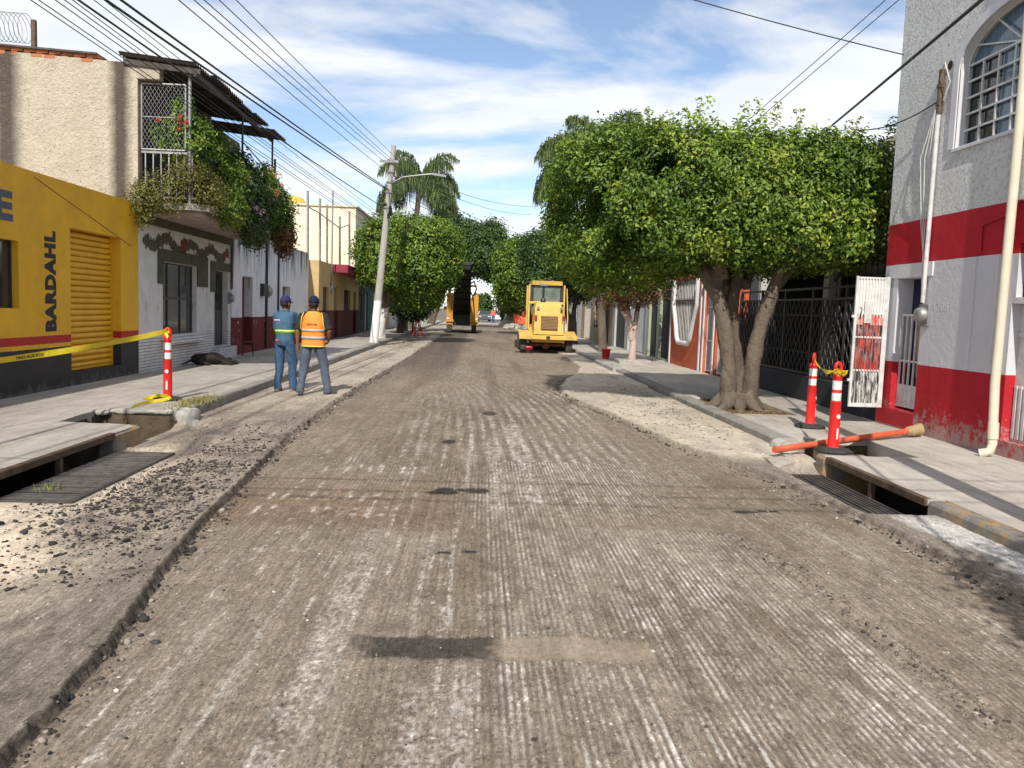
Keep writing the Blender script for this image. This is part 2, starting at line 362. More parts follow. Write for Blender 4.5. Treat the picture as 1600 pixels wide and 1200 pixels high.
    for a in ((-.25, 7.42, .15, .16, 81), (.02, 7.5, .14, .10, 82), (.0, 5.55, .05, .035, 83), (-.17, 5.52, .05, .03, 84), (2.35, 6.9, .12, .06, 85), (2.55, 6.95, .1, .05, 86), (-.3, 10.2, .1, .2, 87), (.25, 13.2, .12, .3, 88)):
        c = lerp(c, C(.032, .028, .026), spot(*a, .92))
    # fresh dark cut behind the milling machine, pale track beside it
    cut = sst(-2.15, -2.0, x+.0*y)*sst(-.35, -.75, x + .3*(n1-.5))*sst(17, 26, y)*sst(70, 60, y); c = lerp(c, C(.082, .066, .054), cut*.82*(.6+.5*n2))
    pale = sst(-2.5, -2.35, x)*sst(-1.9, -2.1, x)*sst(14, 20, y); c = lerp(c, C(.10, .08, .066), pale*.6)
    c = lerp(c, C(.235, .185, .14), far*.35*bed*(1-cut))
    c = lerp(c, C(.15, .115, .085), bed*sst(12, 18, y)*sst(.55, .75, fbm(x*2.5, y*.12, 95, 3))*.7)
    # left margin: old asphalt under pale dust, brighter toward the gutter
    cl = np.zeros_like(c) + C(.195, .165, .135); cl = lerp(cl, C(.30, .25, .20), sst(.35, .7, fbm(x*1.2, y*.7, 21, 5, .6)))
    dust = sst(.55, 1.35, dl + .9*(fbm(x*1.1, y*.8, 22, 4)-.5))*sst(11, 8, y)*sst(1.5, 3, y); cl = lerp(cl, C(.62, .515, .40), np.clip(dust*1.25, 0, .95))
    cl = lerp(cl, C(.40, .345, .28), sst(11, 15, y)*(.35+.6*sst(.3, .6, fbm(x*2, y*.8, 24, 4))))
    cl = lerp(cl, C(.115, .098, .083), sst(.55, .75, fbm(x*6, y*4, 25, 4))*.55*(1-dust*.8)*sst(13, 10, y))
    stain = sst(-3.75, -3.3, x)*sst(-2.4, -2.8, x)*sst(8.6, 9.3, y)*sst(11.5, 10.6, y); cl = lerp(cl, C(.12, .105, .09), stain*sst(.35, .55, n2)*.8)
    c = lerp(c, cl, ml)
    # right margin: pale concrete bay; limewashed gutter near the inlet
    crr = np.zeros_like(c) + C(.43, .37, .295); crr = lerp(crr, C(.52, .455, .365), sst(.4, .65, fbm(x*1.5, y*.7, 27, 4)))
    crr = lerp(crr, C(.33, .285, .235), sst(.52, .75, fbm(x*4, y*2, 28, 4))*.7)
    gut = sst(9.6, 8.9, y); cg = np.zeros_like(c) + C(.22, .19, .16); cg = lerp(cg, C(.47, .455, .43)*1.0, sst(.18, .36, dr + .3*(fbm(x*3, y*2, 29, 4)-.5))*sst(7.0, 6.3, y)); crr = lerp(crr, cg, gut)
    crr = lerp(crr, C(.15, .12, .095), sst(.09, .0, dr + .05*(n3-.5))*.75)
    c = lerp(c, crr, mr)
    # left cut edge: the step's shadow line put into the colour
    c = lerp(c, C(.055, .048, .042), np.clip(sst(.02, .0, np.abs(dl-.004)), 0, 1)*.75*sst(45, 30, y))
    end = sst(94, 97, y); c = lerp(c, np.zeros_like(c)+C(.42, .38, .33), end*sst(104, 100, y)); c = lerp(c, np.zeros_like(c)+C(.17, .17, .17), sst(100, 106, y))
    c = c*(1+.30*(n4-.5)[..., None]*(1-far)[..., None])*(1+.35*(n3-.5)[..., None])
    road_surface.grain = 1-.72*mr*(1-gut)-.35*ml*dust-.6*sm
    return z, np.clip(c, .01, .9)
def _lane(k, y): return .55 + .45*vn(k*.61+.2, y*.18, 35)
def grid(x0, x1, dx, ys):
    xs = np.arange(x0, x1+dx*.5, dx); Xg, Yg = np.meshgrid(xs, ys); Zg, Cg = road_surface(Xg, Yg)
    r, cN = Xg.shape; idx = np.arange(r*cN).reshape(r, cN)
    q = np.stack([idx[:-1, :-1], idx[:-1, 1:], idx[1:, 1:], idx[1:, :-1]], -1).reshape(-1, 4)
    return np.stack([Xg, Yg, Zg], -1).reshape(-1, 3), np.concatenate([Cg.reshape(-1, 3), road_surface.grain.reshape(-1, 1)], 1), q
def geo_steps(a, b, k, mn):
    o = [a]
    while o[-1] < b: o.append(o[-1]+max(mn, k*o[-1]**1.25))
    o[-1] = b; return np.array(o)
parts = [grid(KL-.03, KR+.05, .0095, geo_steps(1.6, 9.0, .0034, .012)), grid(KL-.03, KR+.05, .028, geo_steps(9.0, 34, .0036, .05)), grid(KL-.03, KR+.05, .12, geo_steps(34, 420, .006, .5)), grid(KL-.03, KR+.05, .2, np.linspace(-40, 1.6, 90))]
off = 0; Vs = []; Cs = []; Fs = []
for V_, C_, F_ in parts: Vs.append(V_); Cs.append(C_); Fs.append(F_+off); off += len(V_)
Vs = np.concatenate(Vs).astype(np.float32); Cs = np.concatenate(Cs); Fs = np.concatenate(Fs).astype(np.int32)
def npmesh(name, V, F, mats, smooth=False, attrs=()):
    k = F.shape[1]; me = bpy.data.meshes.new(name); me.vertices.add(len(V)); me.vertices.foreach_set('co', np.ascontiguousarray(V, np.float32).ravel())
    me.loops.add(F.size); me.loops.foreach_set('vertex_index', np.ascontiguousarray(F, np.int32).ravel())
    me.polygons.add(len(F)); me.polygons.foreach_set('loop_start', np.arange(0, F.size, k, dtype=np.int32)); me.polygons.foreach_set('loop_total', np.full(len(F), k, np.int32))
    for an, dom, typ, data in attrs:
        at = me.attributes.new(an, typ, dom)
        if typ == 'FLOAT_COLOR': at.data.foreach_set('color', np.concatenate([data, np.ones((len(data), 1))], 1).astype(np.float32).ravel())
        else: at.data.foreach_set('value', np.asarray(data, np.float32))
    for m in (mats if isinstance(mats, (list, tuple)) else [mats]): me.materials.append(m)
    if smooth: me.polygons.foreach_set('use_smooth', np.ones(len(F), bool))
    me.update(calc_edges=True); me.validate(); return me
t = NT('milled_asphalt'); at = t.n('ShaderNodeAttribute'); at.attribute_name = 'dust'
stv = t.map(scale=(1, .22, 1))
sp = t.ramp(t.noise(150, 5, .75), [(.28, .58), (.5, 1.0), (.72, 1.40)])
sp2 = t.ramp(t.noise(70, 6, .75, stv), [(.30, .62), (.5, 1.0), (.70, 1.32)])
sp3 = t.ramp(t.noise(13, 6, .7, t.map(scale=(1, .3, 1))), [(.32, .86), (.66, 1.13)])
sp4 = t.ramp(t.noise(26, 5, .8, t.map(scale=(1, .025, 1))), [(.32, .74), (.5, 1.0), (.68, 1.26)])
def chips(sc, lo, hi, vec=None):
    v = t.n('ShaderNodeTexVoronoi'); t.l(vec or t.pos, v.inputs['Vector']); v.inputs['Scale'].default_value = sc; v.inputs['Randomness'].default_value = 1
    return t.ramp(t.sep(v.outputs['Color'])[0], [(0, lo), (.12, .9), (.16, 1.0), (.9, 1.0), (.93, 1.15), (1, hi)])
gn = t.n('ShaderNodeAttribute'); gn.attribute_name = 'grain'; gf = gn.outputs['Fac']
col = t.mix(gf, t.mix(gf, at.outputs['Color'], sp, 'MULTIPLY'), sp2, 'MULTIPLY')
col = t.mix(gf, t.mix(gf, col, chips(120, .55, 1.6, t.map(scale=(1, .6, 1))), 'MULTIPLY'), t.mix(1.0, sp3, sp4, 'MULTIPLY'), 'MULTIPLY')
t.bump(t.math('ADD', t.noise(120, 5, .8), t.noise(55, 4, .7, stv)), .6, .007); m_road = t.fin(col, .95, .15)
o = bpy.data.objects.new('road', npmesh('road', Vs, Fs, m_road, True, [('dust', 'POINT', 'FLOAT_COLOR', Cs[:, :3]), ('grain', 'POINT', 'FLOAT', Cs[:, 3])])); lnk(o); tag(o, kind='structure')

# ------------------------------------------------------------------ pavements and kerbs
def concrete(name, a, b, dirt, sc=2.2, crack=True):
    t = NT(name); col = t.mix(t.ramp(t.noise(sc, 8, .68), [(.32, 0), (.7, 1)]), a, b)
    col = t.mix(t.ramp(t.noise(.7, 6, .7, t.map(scale=(1, .5, 1))), [(.46, 0), (.66, .8)]), col, dirt)
    col = t.mix(1.0, col, t.ramp(t.noise(120, 3, .7), [(.3, .85), (.7, 1.1)]), 'MULTIPLY')
    col = t.mix(1.0, col, t.ramp(t.noise(5, 6, .7, t.map(scale=(2.2, .3, 1), rot=(0, 0, .25))), [(.3, .76), (.66, 1.08)]), 'MULTIPLY')
    h = t.noise(90, 5, .7)
    if crack:
        vo = t.n('ShaderNodeTexVoronoi', feature='DISTANCE_TO_EDGE'); t.l(t.map(scale=(.22, .16, .5)), vo.inputs['Vector']); vo.inputs['Scale'].default_value = 1.0
        wv = t.n('ShaderNodeVectorMath', operation='ADD'); t.l(t.map(scale=(.55, .4, .5)), wv.inputs[0]); nz = t.n('ShaderNodeTexNoise'); t.l(t.pos, nz.inputs['Vector']); nz.inputs['Scale'].default_value = 3; nz.inputs['Detail'].default_value = 6
        t.l(nz.outputs['Color'], wv.inputs[1]); t.l(wv.outputs[0], vo.inputs['Vector'])
        ck = t.ramp(vo.outputs[0], [(0, 1), (.006, 0)]); col = t.mix(t.math('MULTIPLY', ck, .6), col, (.10, .09, .08))
    t.bump(h, .3, .004); return t.fin(col, .9, .2)
m_pave = concrete('pavement_concrete', (.44, .405, .355), (.355, .33, .295), (.27, .245, .21))
m_paveR = concrete('pavement_concrete_pale', (.50, .465, .405), (.42, .39, .345), (.33, .295, .25))
m_kerb = concrete('kerb_concrete', (.36, .335, .30), (.25, .235, .215), (.16, .145, .13), 5, False)
t = NT('ochre_painted_kerb'); col = t.mix(t.ramp(t.noise(6, 8, .7), [(.35, 0), (.65, 1)]), (.27, .255, .23), (.17, .16, .145)); col = t.mix(t.ramp(t.noise(2.6, 8, .72), [(.47, 0), (.56, .85)]), col, (.40, .255, .105)); t.bump(t.noise(30, 6, .75), .8, .015); m_ochre = t.fin(col, .9, .2)
m_lime = concrete('limewashed_concrete', (.44, .42, .39), (.31, .295, .27), (.2, .185, .165), 7, False)
m_steel = mat('rusty_steel', (.16, .105, .065), (.07, .05, .04), 9, .7, .4, 50, .003, .4, .3)
m_grate = mat('grate_steel', (.075, .072, .07), (.15, .135, .12), 12, .55, .3, 60, .002, .5, .55, dirt=(.22, .19, .16), dscale=4, damt=.5)
def jag(pts, amp, sd, step=.12):
    """break straight outline segments into ragged ones"""
    r = random.Random(sd); o = []
    for i, (p, q, j) in enumerate(pts):
        n = max(1, int(math.hypot(q[0]-p[0], q[1]-p[1])/step)) if j else 1
        for k in range(n):
            f = k/n; a = amp if j and k else 0
            o.append((p[0]+(q[0]-p[0])*f+r.uniform(-a, a), p[1]+(q[1]-p[1])*f+r.uniform(-a, a)))
    return o
def ring(*p):   # closed list of (x,y,ragged?)
    return [((p[i][0], p[i][1]), (p[(i+1) % len(p)][0], p[(i+1) % len(p)][1]), p[i][2] if len(p[i]) > 2 else 0) for i in range(len(p))]
def slab(parent, name, pts, m, z1=SZ, z0=-.6, amp=.03, sd=1):
    P = jag(pts, amp, sd); me = MB(); me.prism([(x, y, z1) for x, y in P], (0, 0, z1-z0))
    return me.build(name, m, parent)
kw = .16
sl = empty('sidewalk', (0, 0, 0)); tag(sl, kind='structure')
slab(sl, 'paving_slab', ring((WL-.3, -8), (KL-kw, -8), (KL-kw, 6.9), (-4.6, 6.9), (-4.6, 9.75), (KL-.0, 9.75), (-4.05, 9.93, 1), (-4.88, 10.02), (WL-.3, 10.02)), m_pave)
slab(sl, 'paving_slab', ring((WL-.3, 10.026), (-4.93, 10.026, 1), (-4.98, 11.28), (WL-.3, 11.28)), m_pave, sd=2)
slab(sl, 'paving_slab', ring((WL-.3, 11.286), (-4.95, 11.286, 1), (-4.05, 11.5), (KL-kw, 11.9), (KL-kw, 17.2), (WL-.3, 17.2)), m_pave, sd=3)
for i, (a, b) in enumerate(((17.206, 22.6), (22.606, 28), (28.006, 34), (34.006, 41), (41.006, 50), (50.006, 70), (70.006, 100))):
    slab(sl, 'paving_slab', ring((WL-.3 if a < 33 else WL-.3, a), (KL-kw, a), (KL-kw, b), (WL-.3, b)), m_pave, SZ-.003*(i % 2))
slab(sl, 'paving_slab', ring((-4.597, 6.9), (KL-.006, 6.9), (KL-.006, 9.747), (-4.597, 9.747)), m_pave, SZ-.002, SZ-.055)      # thin cover over the inlet
kl = empty('kerb', (0, 0, 0)); tag(kl, kind='structure')
def kerb_run(parent, x0, x1, ys, m, z1=SZ+.006):
    for a, b in zip(ys[:-1], ys[1:]):
        me = MB(); me.box(x0, x1, a+.004, b-.004, -.6, z1 + rnd.uniform(-.004, .004), .022); me.build('kerb_block', m, parent)
kerb_run(kl, KL-kw, KL, [-8, -4, 0, 3.2, 6.88], m_kerb)
kerb_run(kl, KL-kw, KL, [11.9, 14.6, 17.4, 20.3, 23.1, 26, 29, 32, 35, 38, 42, 46, 50, 56, 62, 70, 80, 90, 100], m_kerb)
# broken stub at the hole, and limewashed collar
LUMPS = [('kerb_block', (-3.95, 11.6, -.02), (.30, .55, .31), .25, kl, 9), ('kerb_block', (-3.78, 11.28, -.06), (.2, .24, .2), .9, kl, 10), ('broken_edge', (-4.5, 11.33, .115), (.9, .13, .065), .06, kl, 11), ('broken_edge', (-4.93, 11.2, .11), (.2, .16, .07), .5, kl, 12)]
b = MB(); b.box(KL-.2, KL+.012, 9.28, 9.98, -.4, .145, .03); b.build('kerb_block', m_ochre, kl)
b = MB(); b.box(KL-.17, KL+.01, 6.5, 6.9, -.4, .15, .03); b.build('kerb_block', m_ochre, kl)
# left inlet
dl_ = empty('storm_drain', (KL, 8.1, 0), 0, 'rusty kerb inlet with black opening and grate beside the shuttered yellow shop', 'drain', 'kerb storm drains')
def drain(root, kx, sg, y0, y1, g0, g1, gw, along=False):
    o = root.location
    b = MB(o); b.box(kx-sg*.012, kx+sg*.055, y0, y1, .085, SZ+.004, .006); b.build('lintel', m_steel, root)
    b = MB(o); b.box(kx+sg*.0, kx+sg*.05, (y0+y1)/2-.03, (y0+y1)/2+.03, -.35, .084); b.build('support_post', m_steel, root)
    b = MB(o)
    b.quad((kx+sg*.62, y0-.1, -.6), (kx+sg*.62, y1+.1, -.6), (kx+sg*.62, y1+.1, .09), (kx+sg*.62, y0-.1, .09)); b.build('chamber', m_void, root)
    b = MB(o); b.box(kx-sg*.02, kx-sg*gw, g0-.03, g0, -.12, -.052); b.box(kx-sg*.02, kx-sg*gw, g1, g1+.03, -.12, -.052); b.box(kx-sg*gw, kx-sg*(gw+.035), g0-.03, g1+.03, -.12, -.05); b.build('grate_frame', m_grate, root)
    L_ = (gw-.03) if along else (g1-g0); n = int(L_/.05); bar = None
    for i in range(n):
        f = (i+.5)*L_/n
        if bar is None:
            b = MB((0, 0, 0))
            if along: b.box(-.012, .012, g0, g1, -.12, -.05, .003)
            else: b.box(-sg*.022, -sg*gw, -.012, .012, -.12, -.05, .003)
            bar = b.mesh('grate_bar', m_grate)
        q = bpy.data.objects.new('grate_bar', bar); q.location = ((kx-sg*(.03+f))-o.x if along else kx-o.x, -o.y if along else g0+f-o.y, rnd.uniform(-.005, .003)); lnk(q, root)
drain(dl_, KL, -1, 6.92, 9.27, 6.95, 9.25, .62)
# right pavement, tree pit, broken pit at the inlet
sr = empty('sidewalk', (0, 0, 0)); tag(sr, kind='structure')
XR = WR+.5
slab(sr, 'paving_slab', ring((KR+kw, -8), (XR, -8), (XR, 9.1), (4.6, 9.1), (4.6, 6.95), (KR+kw, 6.95)), m_paveR)
slab(sr, 'paving_slab', ring((KR+.006, 6.9), (4.597, 6.9), (4.597, 9.1), (KR+.006, 9.1)), m_paveR, SZ-.002, SZ-.055)
slab(sr, 'paving_slab', ring((5.05, 9.106), (XR, 9.106), (XR, 10.35), (5.05, 10.35)), m_paveR, sd=4)
slab(sr, 'paving_slab', ring((KR+kw, 10.356), (XR, 10.356), (XR, 12.9), (KR+kw, 12.9)), m_paveR, sd=5)
slab(sr, 'paving_slab', ring((5.15, 12.906), (XR, 12.906), (XR, 15.4), (5.15, 15.4)), m_paveR, sd=6)
for a, b_ in ((15.406, 20.5), (20.506, 26), (26.006, 31), (31.006, 37), (37.006, 50), (50.006, 70), (70.006, 100)):
    slab(sr, 'paving_slab', ring((KR+kw, a), (XR+.4, a), (XR+.4, b_), (KR+kw, b_)), m_paveR, SZ-.002*rnd.random())
kr_ = empty('kerb', (0, 0, 0)); tag(kr_, kind='structure')
kerb_run(kr_, KR, KR+kw, [-8, -4, 0, 3], m_ochre); LUMPS += [('kerb_block', (KR+.085, 3.95, -.12), (.19, 1.89, .54), 0, kr_, 14), ('kerb_block', (KR+.085, 5.9, -.12), (.19, 1.98, .54), 0, kr_, 15)]
kerb_run(kr_, KR-.1, KR+kw, [10.3, 13, 15.6, 18.2], m_kerb)
kerb_run(kr_, KR, KR+kw, [18.2, 21, 23], m_kerb, SZ-.02); kerb_run(kr_, KR-.1, KR+kw+.1, [23, 24.9, 26.6], m_lime, SZ+.02); kerb_run(kr_, KR, KR+kw, [26.6, 30, 34, 38, 44, 50, 60, 70, 80, 100], m_kerb)
LUMPS.append(('kerb_block', (3.92, 10.12, -.02), (.30, .42, .36), .2, kr_, 13))
b = MB(); b.box(KR-.02, KR+.55, 8.98, 9.24, -.5, .146, .03); b.build('kerb_block', m_ochre, kr_)
dr_ = empty('storm_drain', (KR, 8, 0), 0, 'rusty kerb inlet with black opening and grate beside the orange pipe', 'drain', 'kerb storm drains')
drain(dr_, KR, 1, 6.92, 8.97, 6.95, 8.95, .49, True)
# soil in the pits
def soil(name, x0, x1, y0, y1, z, amp, sd, m, label=None, n=26):
    xs = np.linspace(x0, x1, n); ys = np.linspace(y0, y1, n); Xg, Yg = np.meshgrid(xs, ys); Zg = z + amp*(fbm(Xg*3, Yg*3, sd, 4)-.5)*2 + .03*(vn(Xg*14, Yg*14, sd+1)-.5)
    i = np.arange(n*n).reshape(n, n); F_ = np.stack([i[:-1, :-1], i[:-1, 1:], i[1:, 1:], i[1:, :-1]], -1).reshape(-1, 4)
    o = bpy.data.objects.new(name, npmesh(name, np.stack([Xg, Yg, Zg], -1).reshape(-1, 3), F_, m, True)); lnk(o); return tag(o, kind='structure')
soil('soil_pit', -5.0, -3.6, 9.9, 11.6, -.20, .08, 3, m_soil); soil('soil_pit', 3.7, 5.08, 9.1, 10.4, -.12, .08, 5, m_soil); soil('tree_pit', 3.95, 5.18, 12.88, 15.42, .115, .035, 7, mat('leaf_littered_soil', (.30, .2, .11), (.12, .085, .055), 14, .95, .7, 40, .02))

for (x0, x1, y0, y1) in ((-5.0, -4.0, 11.2, 11.30), (-5.04, -4.95, 10.0, 11.25), (4.1, 5.1, 10.33, 10.375)):
    n = 24; uu_ = np.linspace(0, 1, n); A_, B_ = np.meshgrid(uu_, uu_); dx_, dy_ = (x1-x0, y1-y0); face = .05*(fbm(A_*6, B_*4, 15, 4)-.3)
    if abs(dx_) > abs(dy_): Xg = x0+dx_*A_; Yg = y0+face+(.04 if y0 > 11 else .0)*1.0-.06*(1-B_)*1.2
    else: Yg = y0+dy_*A_; Xg = x1+face*.6+.03*(1-B_)
    Zg = -.45+.53*B_; i = np.arange(n*n).reshape(n, n)
    o = bpy.data.objects.new('soil_bank', npmesh('soil_bank', np.stack([Xg, Yg, Zg], -1).reshape(-1, 3), np.stack([i[:-1, :-1], i[:-1, 1:], i[1:, 1:], i[1:, :-1]], -1).reshape(-1, 4), m_soil, True)); lnk(o); tag(o, kind='structure')
# ------------------------------------------------------------------ shared building materials
m_glass = NT('dark_window_glass'); m_glass = m_glass.fin(m_glass.mix(m_glass.noise(1.5, 3), (.012, .014, .016), (.05, .055, .06)), .06, .6)
m_black = mat('black_painted_iron', (.018, .018, .019), (.04, .037, .035), 8, .45, .15, 80, .002, .5)
m_white = mat('white_painted_iron', (.62, .62, .62), (.48, .48, .47), 6, .5, .15, 80, .002, .4, dirt=(.30, .22, .16), dscale=5, damt=.5)
m_galv = mat('galvanised_pipe', (.36, .36, .35), (.24, .235, .23), 10, .45, .15, 90, .002, .5, .6)
m_brick = mat('orange_brick', (.46, .17, .075), (.33, .12, .06), 7, .9, .4, 60, .006)
m_cable = mat('cable_rubber', (.012, .012, .013), (.02, .02, .02), 8, .6, 0)
m_greypaint = mat('grey_steel', (.30, .30, .31), (.2, .2, .21), 9, .5, .2, 60, .002, .4, .3)
m_roof = mat('flat_roof_screed', (.33, .29, .25), (.22, .2, .18), 1.2, .95)
m_tar = mat('weathered_fibre_cement', (.115, .10, .09), (.06, .055, .05), 5, .95, .5, 40, .006, stretch=(1, 3, 1))
t = NT('roughcast_beige'); h = t.noise(13, 7, .7); col = t.mix(t.ramp(t.noise(3, 8, .7), [(.3, 0), (.7, 1)]), (.61, .535, .425), (.47, .405, .315))
vo = t.n('ShaderNodeTexVoronoi'); t.l(t.pos, vo.inputs['Vector']); vo.inputs['Scale'].default_value = 16
x = t.sep()[0]; stripe = 0
streak = t.ramp(t.noise(2.2, 5, .6, t.map(scale=(1.1, 1, .06))), [(.60, 0), (.68, 1)])
ht = t.ramp(t.sep()[2], [(0, 0), (1, 1)])
zup = t.math('SUBTRACT', t.sep()[2], 3.4); f = t.math('MULTIPLY', streak, .75)
def xs(c, w): return t.math('SUBTRACT', 1.0, t.math('MINIMUM', 1.0, t.math('DIVIDE', t.math('ABSOLUTE', t.math('ADD', t.math('SUBTRACT', x, c), t.math('MULTIPLY', t.math('SUBTRACT', t.noise(5, 4), .5), .12))), w)))
st = t.math('MINIMUM', 1.0, t.math('MULTIPLY', t.math('ADD', xs(-9.13, .34), xs(-6.98, .25)), 1.35))
col = t.mix(t.math('MULTIPLY', st, .92), col, (.075, .062, .05))
pit = t.ramp(t.noise(22, 5, .7), [(.34, .8), (.42, 0)]); col = t.mix(pit, col, (.22, .17, .12))
t.bump(t.math('ADD', h, t.math('MULTIPLY', t.noise(30, 5, .7), .5)), 1.0, .05); m_rough = t.fin(col, .95, .1)
m_yellow = paint_bands('yellow_wall_paint', [(-1, (.028, .027, .030)), (.815, (.80, .44, .02)), (.88, (.45, .022, .02)), (1.005, (.80, .44, .02))], .6, .02, bump=.3, bscale=18, bdist=.01, scuff=(.4, (.13, .12, .11)))
m_yshut = mat('yellow_shutter_paint', (.76, .42, .02), (.64, .35, .018), 3, .45, .1, 90, .002, .45)
m_letter = mat('black_lettering', (.018, .018, .022), (.03, .03, .034), 5, .6, 0)
m_bluegrey = mat('blue_grey_lettering', (.085, .10, .145), (.07, .083, .12), 5, .6, 0)
t = NT('whitewashed_brick'); br = t.n('ShaderNodeTexBrick'); cxyz = t.n('ShaderNodeCombineXYZ'); sxyz = t.sep(); t.l(sxyz[1], cxyz.inputs[0]); t.l(sxyz[2], cxyz.inputs[1]); t.l(cxyz.outputs[0], br.inputs['Vector'])
br.inputs['Scale'].default_value = 1; br.inputs['Brick Width'].default_value = .55; br.inputs['Row Height'].default_value = .062; br.inputs['Mortar Size'].default_value = .007; br.inputs['Mortar Smooth'].default_value = .3
low = t.math('LESS_THAN', t.math('ADD', t.sep()[2], t.math('MULTIPLY', t.noise(3, 3), .12)), .92)
col = t.mix(t.ramp(t.noise(2.5, 9, .72), [(.32, 0), (.66, 1)]), (.72, .70, .69), (.56, .55, .54))
col = t.mix(t.ramp(t.noise(3.4, 9, .75, t.map(scale=(1, 1, .45))), [(.56, 0), (.70, .8)]), col, (.22, .205, .19))
col = t.mix(t.math('MULTIPLY', t.math('MULTIPLY', br.outputs['Fac'], low), .75), col, (.13, .12, .11))
hb = t.math('ADD', t.math('MULTIPLY', t.math('MULTIPLY', br.outputs['Fac'], -1.0), t.math('ADD', t.math('MULTIPLY', low, .8), .2)), t.math('MULTIPLY', t.noise(25, 6, .7), .45))
t.bump(hb, .8, .014); m_wbrick = t.fin(col, .9, .2)
m_olive = mat('olive_paint', (.085, .082, .055), (.06, .058, .04), 5, .75, .3, 40, .004, dirt=(.2, .19, .16), dscale=4, damt=.4)
m_garland = mat('painted_garland_green', (.075, .082, .052), (.11, .11, .085), 12, .85)
m_garred = mat('painted_garland_red', (.23, .05, .035), (.16, .045, .035), 9, .85)
m_intbrick = mat('dark_brickwork', (.10, .088, .078), (.055, .05, .046), 6, .95, .6, 30, .01)  # dark brick tone of the balcony wall and roof beams

def fontmesh(txt, size, bold=.0, depth=.004, sx=1.0):
    c = bpy.data.curves.new('lettering', 'FONT'); c.body = txt; c.size = size; c.offset = bold; c.extrude = depth; c.resolution_u = 3; c.space_character = 1.12
    o = bpy.data.objects.new('tmp', c); COL.objects.link(o); dg = bpy.context.evaluated_depsgraph_get(); me = bpy.data.meshes.new_from_object(o.evaluated_get(dg))
    bpy.data.objects.remove(o); return me
def letters(name, txt, m, parent, org, adv, up, length=None, height=None, bold=.03, depth=.003):
    """text whose bounding box starts at org, runs along adv, stands along up"""
    me = fontmesh(txt, 1.0, bold, .02); co = np.empty(len(me.vertices)*3); me.vertices.foreach_get('co', co); co = co.reshape(-1, 3)
    mn = co.min(0); ex = co.max(0)-mn; adv = Vector(adv).normalized(); up = Vector(up).normalized(); nr = adv.cross(up)
    sx = length/ex[0] if length else height/ex[1]; sy = height/ex[1] if height else sx; sz = depth/max(ex[2], 1e-6)
    p = (co-mn)*np.array([sx, sy, sz]); org = np.array(org)
    W = org + p[:, :1]*np.array(adv) + p[:, 1:2]*np.array(up) + p[:, 2:]*np.array(nr)
    me.vertices.foreach_set('co', W.ravel().astype(np.float32)); me.materials.clear(); me.materials.append(m); me.update()
    o = bpy.data.objects.new(name, me); lnk(o, parent); return o
def rel(p, root): return Vector(p) - root.location
def window(root, ax, p, sg, u0, u1, z0, z1, nu, nz, depth, fr, m_f=None, m_g=None, name='window', us=None, zsp=None, back=True):
    """framed window set back by depth: frame part, each pane a sub-part"""
    m_f = m_f or m_black; m_g = m_g or m_glass; o = root.location; q = p - sg*depth
    P = (lambda a, b, u, v, s, e: (a, b, u, v, s, e)) if ax == 0 else (lambda a, b, u, v, s, e: (u, v, a, b, s, e))
    us = us or [u0+(u1-u0)*i/nu for i in range(nu+1)]; zsp = zsp or [z0+(z1-z0)*i/nz for i in range(nz+1)]
    b = MB(o)
    for i, u in enumerate(us):
        w = fr if 0 < i < len(us)-1 else fr*1.15
        b.box(*P(q-.025, q+.025, max(u-w/2, u0), min(u+w/2, u1), z0, z1), .003)
    for i, z in enumerate(zsp):
        b.box(*P(q-.02, q+.02, u0+.002, u1-.002, max(z-fr/2, z0), min(z+fr/2, z1)), .003)
    f = b.build(name, m_f, root)
    for i in range(len(us)-1):
        for j in range(len(zsp)-1):
            g_ = MB(o); g_.box(*P(q-.006, q+.004, us[i]+fr*.4, us[i+1]-fr*.4, zsp[j]+fr*.4, zsp[j+1]-fr*.4)); g_.build('pane', m_g, f)
    return f
def meter(root, p, nrm, r=.09, name='electric_meter', mb=None):
    o = root.location; n = Vector(nrm); p = Vector(p); b = MB(o)
    b.box(*sorted((p.x, p.x+n.x*.03)) if n.x else (p.x-.1, p.x+.1), p.y-r*1.05, p.y+r*1.05, p.z-r*1.3, p.z+r*1.3, .008)
    me = b.build(name, m_greypaint, root)
    c = MB(o); c.lathe(p+n*.03, [(r*.95, 0), (r*.95, .05), (r*.8, .09), (r*.5, .10)], 18, 0, n); c.build('dial_cover', m_galv, me)
    return me

# ------------------------------------------------------------------ yellow shop
ys = empty('yellow_shop', (WL, 13, 0), 0, 'yellow painted single storey shop with roller shutter and black base', 'building')
o = ys.location; b = MB(o)
b.wall(0, WL, 3.0, 16.74, -.6, 3.46, [(14.0, 15.93, .37, 2.74), (10.4, 12.45, 1.43, 2.40)], .24, 1)
b.box(WL-.25, WL-.24, 3.0, 16.74, -.6, 3.46)
b.quad((WL, 3, 3.46), (WL, 16.74, 3.46), (WL-.24, 16.74, 3.46), (WL-.24, 3, 3.46))
b.quad((WL, 3, -.6), (WL, 3, 3.46), (WL-6, 3, 3.46), (WL-6, 3, -.6)); b.build('wall', m_yellow, ys)
b = MB(o); b.box(WL-6, WL-.26, 3.02, 16.7, 3.0, 3.1); b.build('roof', m_roof, ys)
sh = MB(o); sh.box(WL-.23, WL-.15, 14.0, 14.04, .37, 2.74); sh.box(WL-.23, WL-.15, 15.89, 15.93, .37, 2.74); sh = sh.build('shutter_guides', m_yshut, ys)
nsl = 23; slat = None
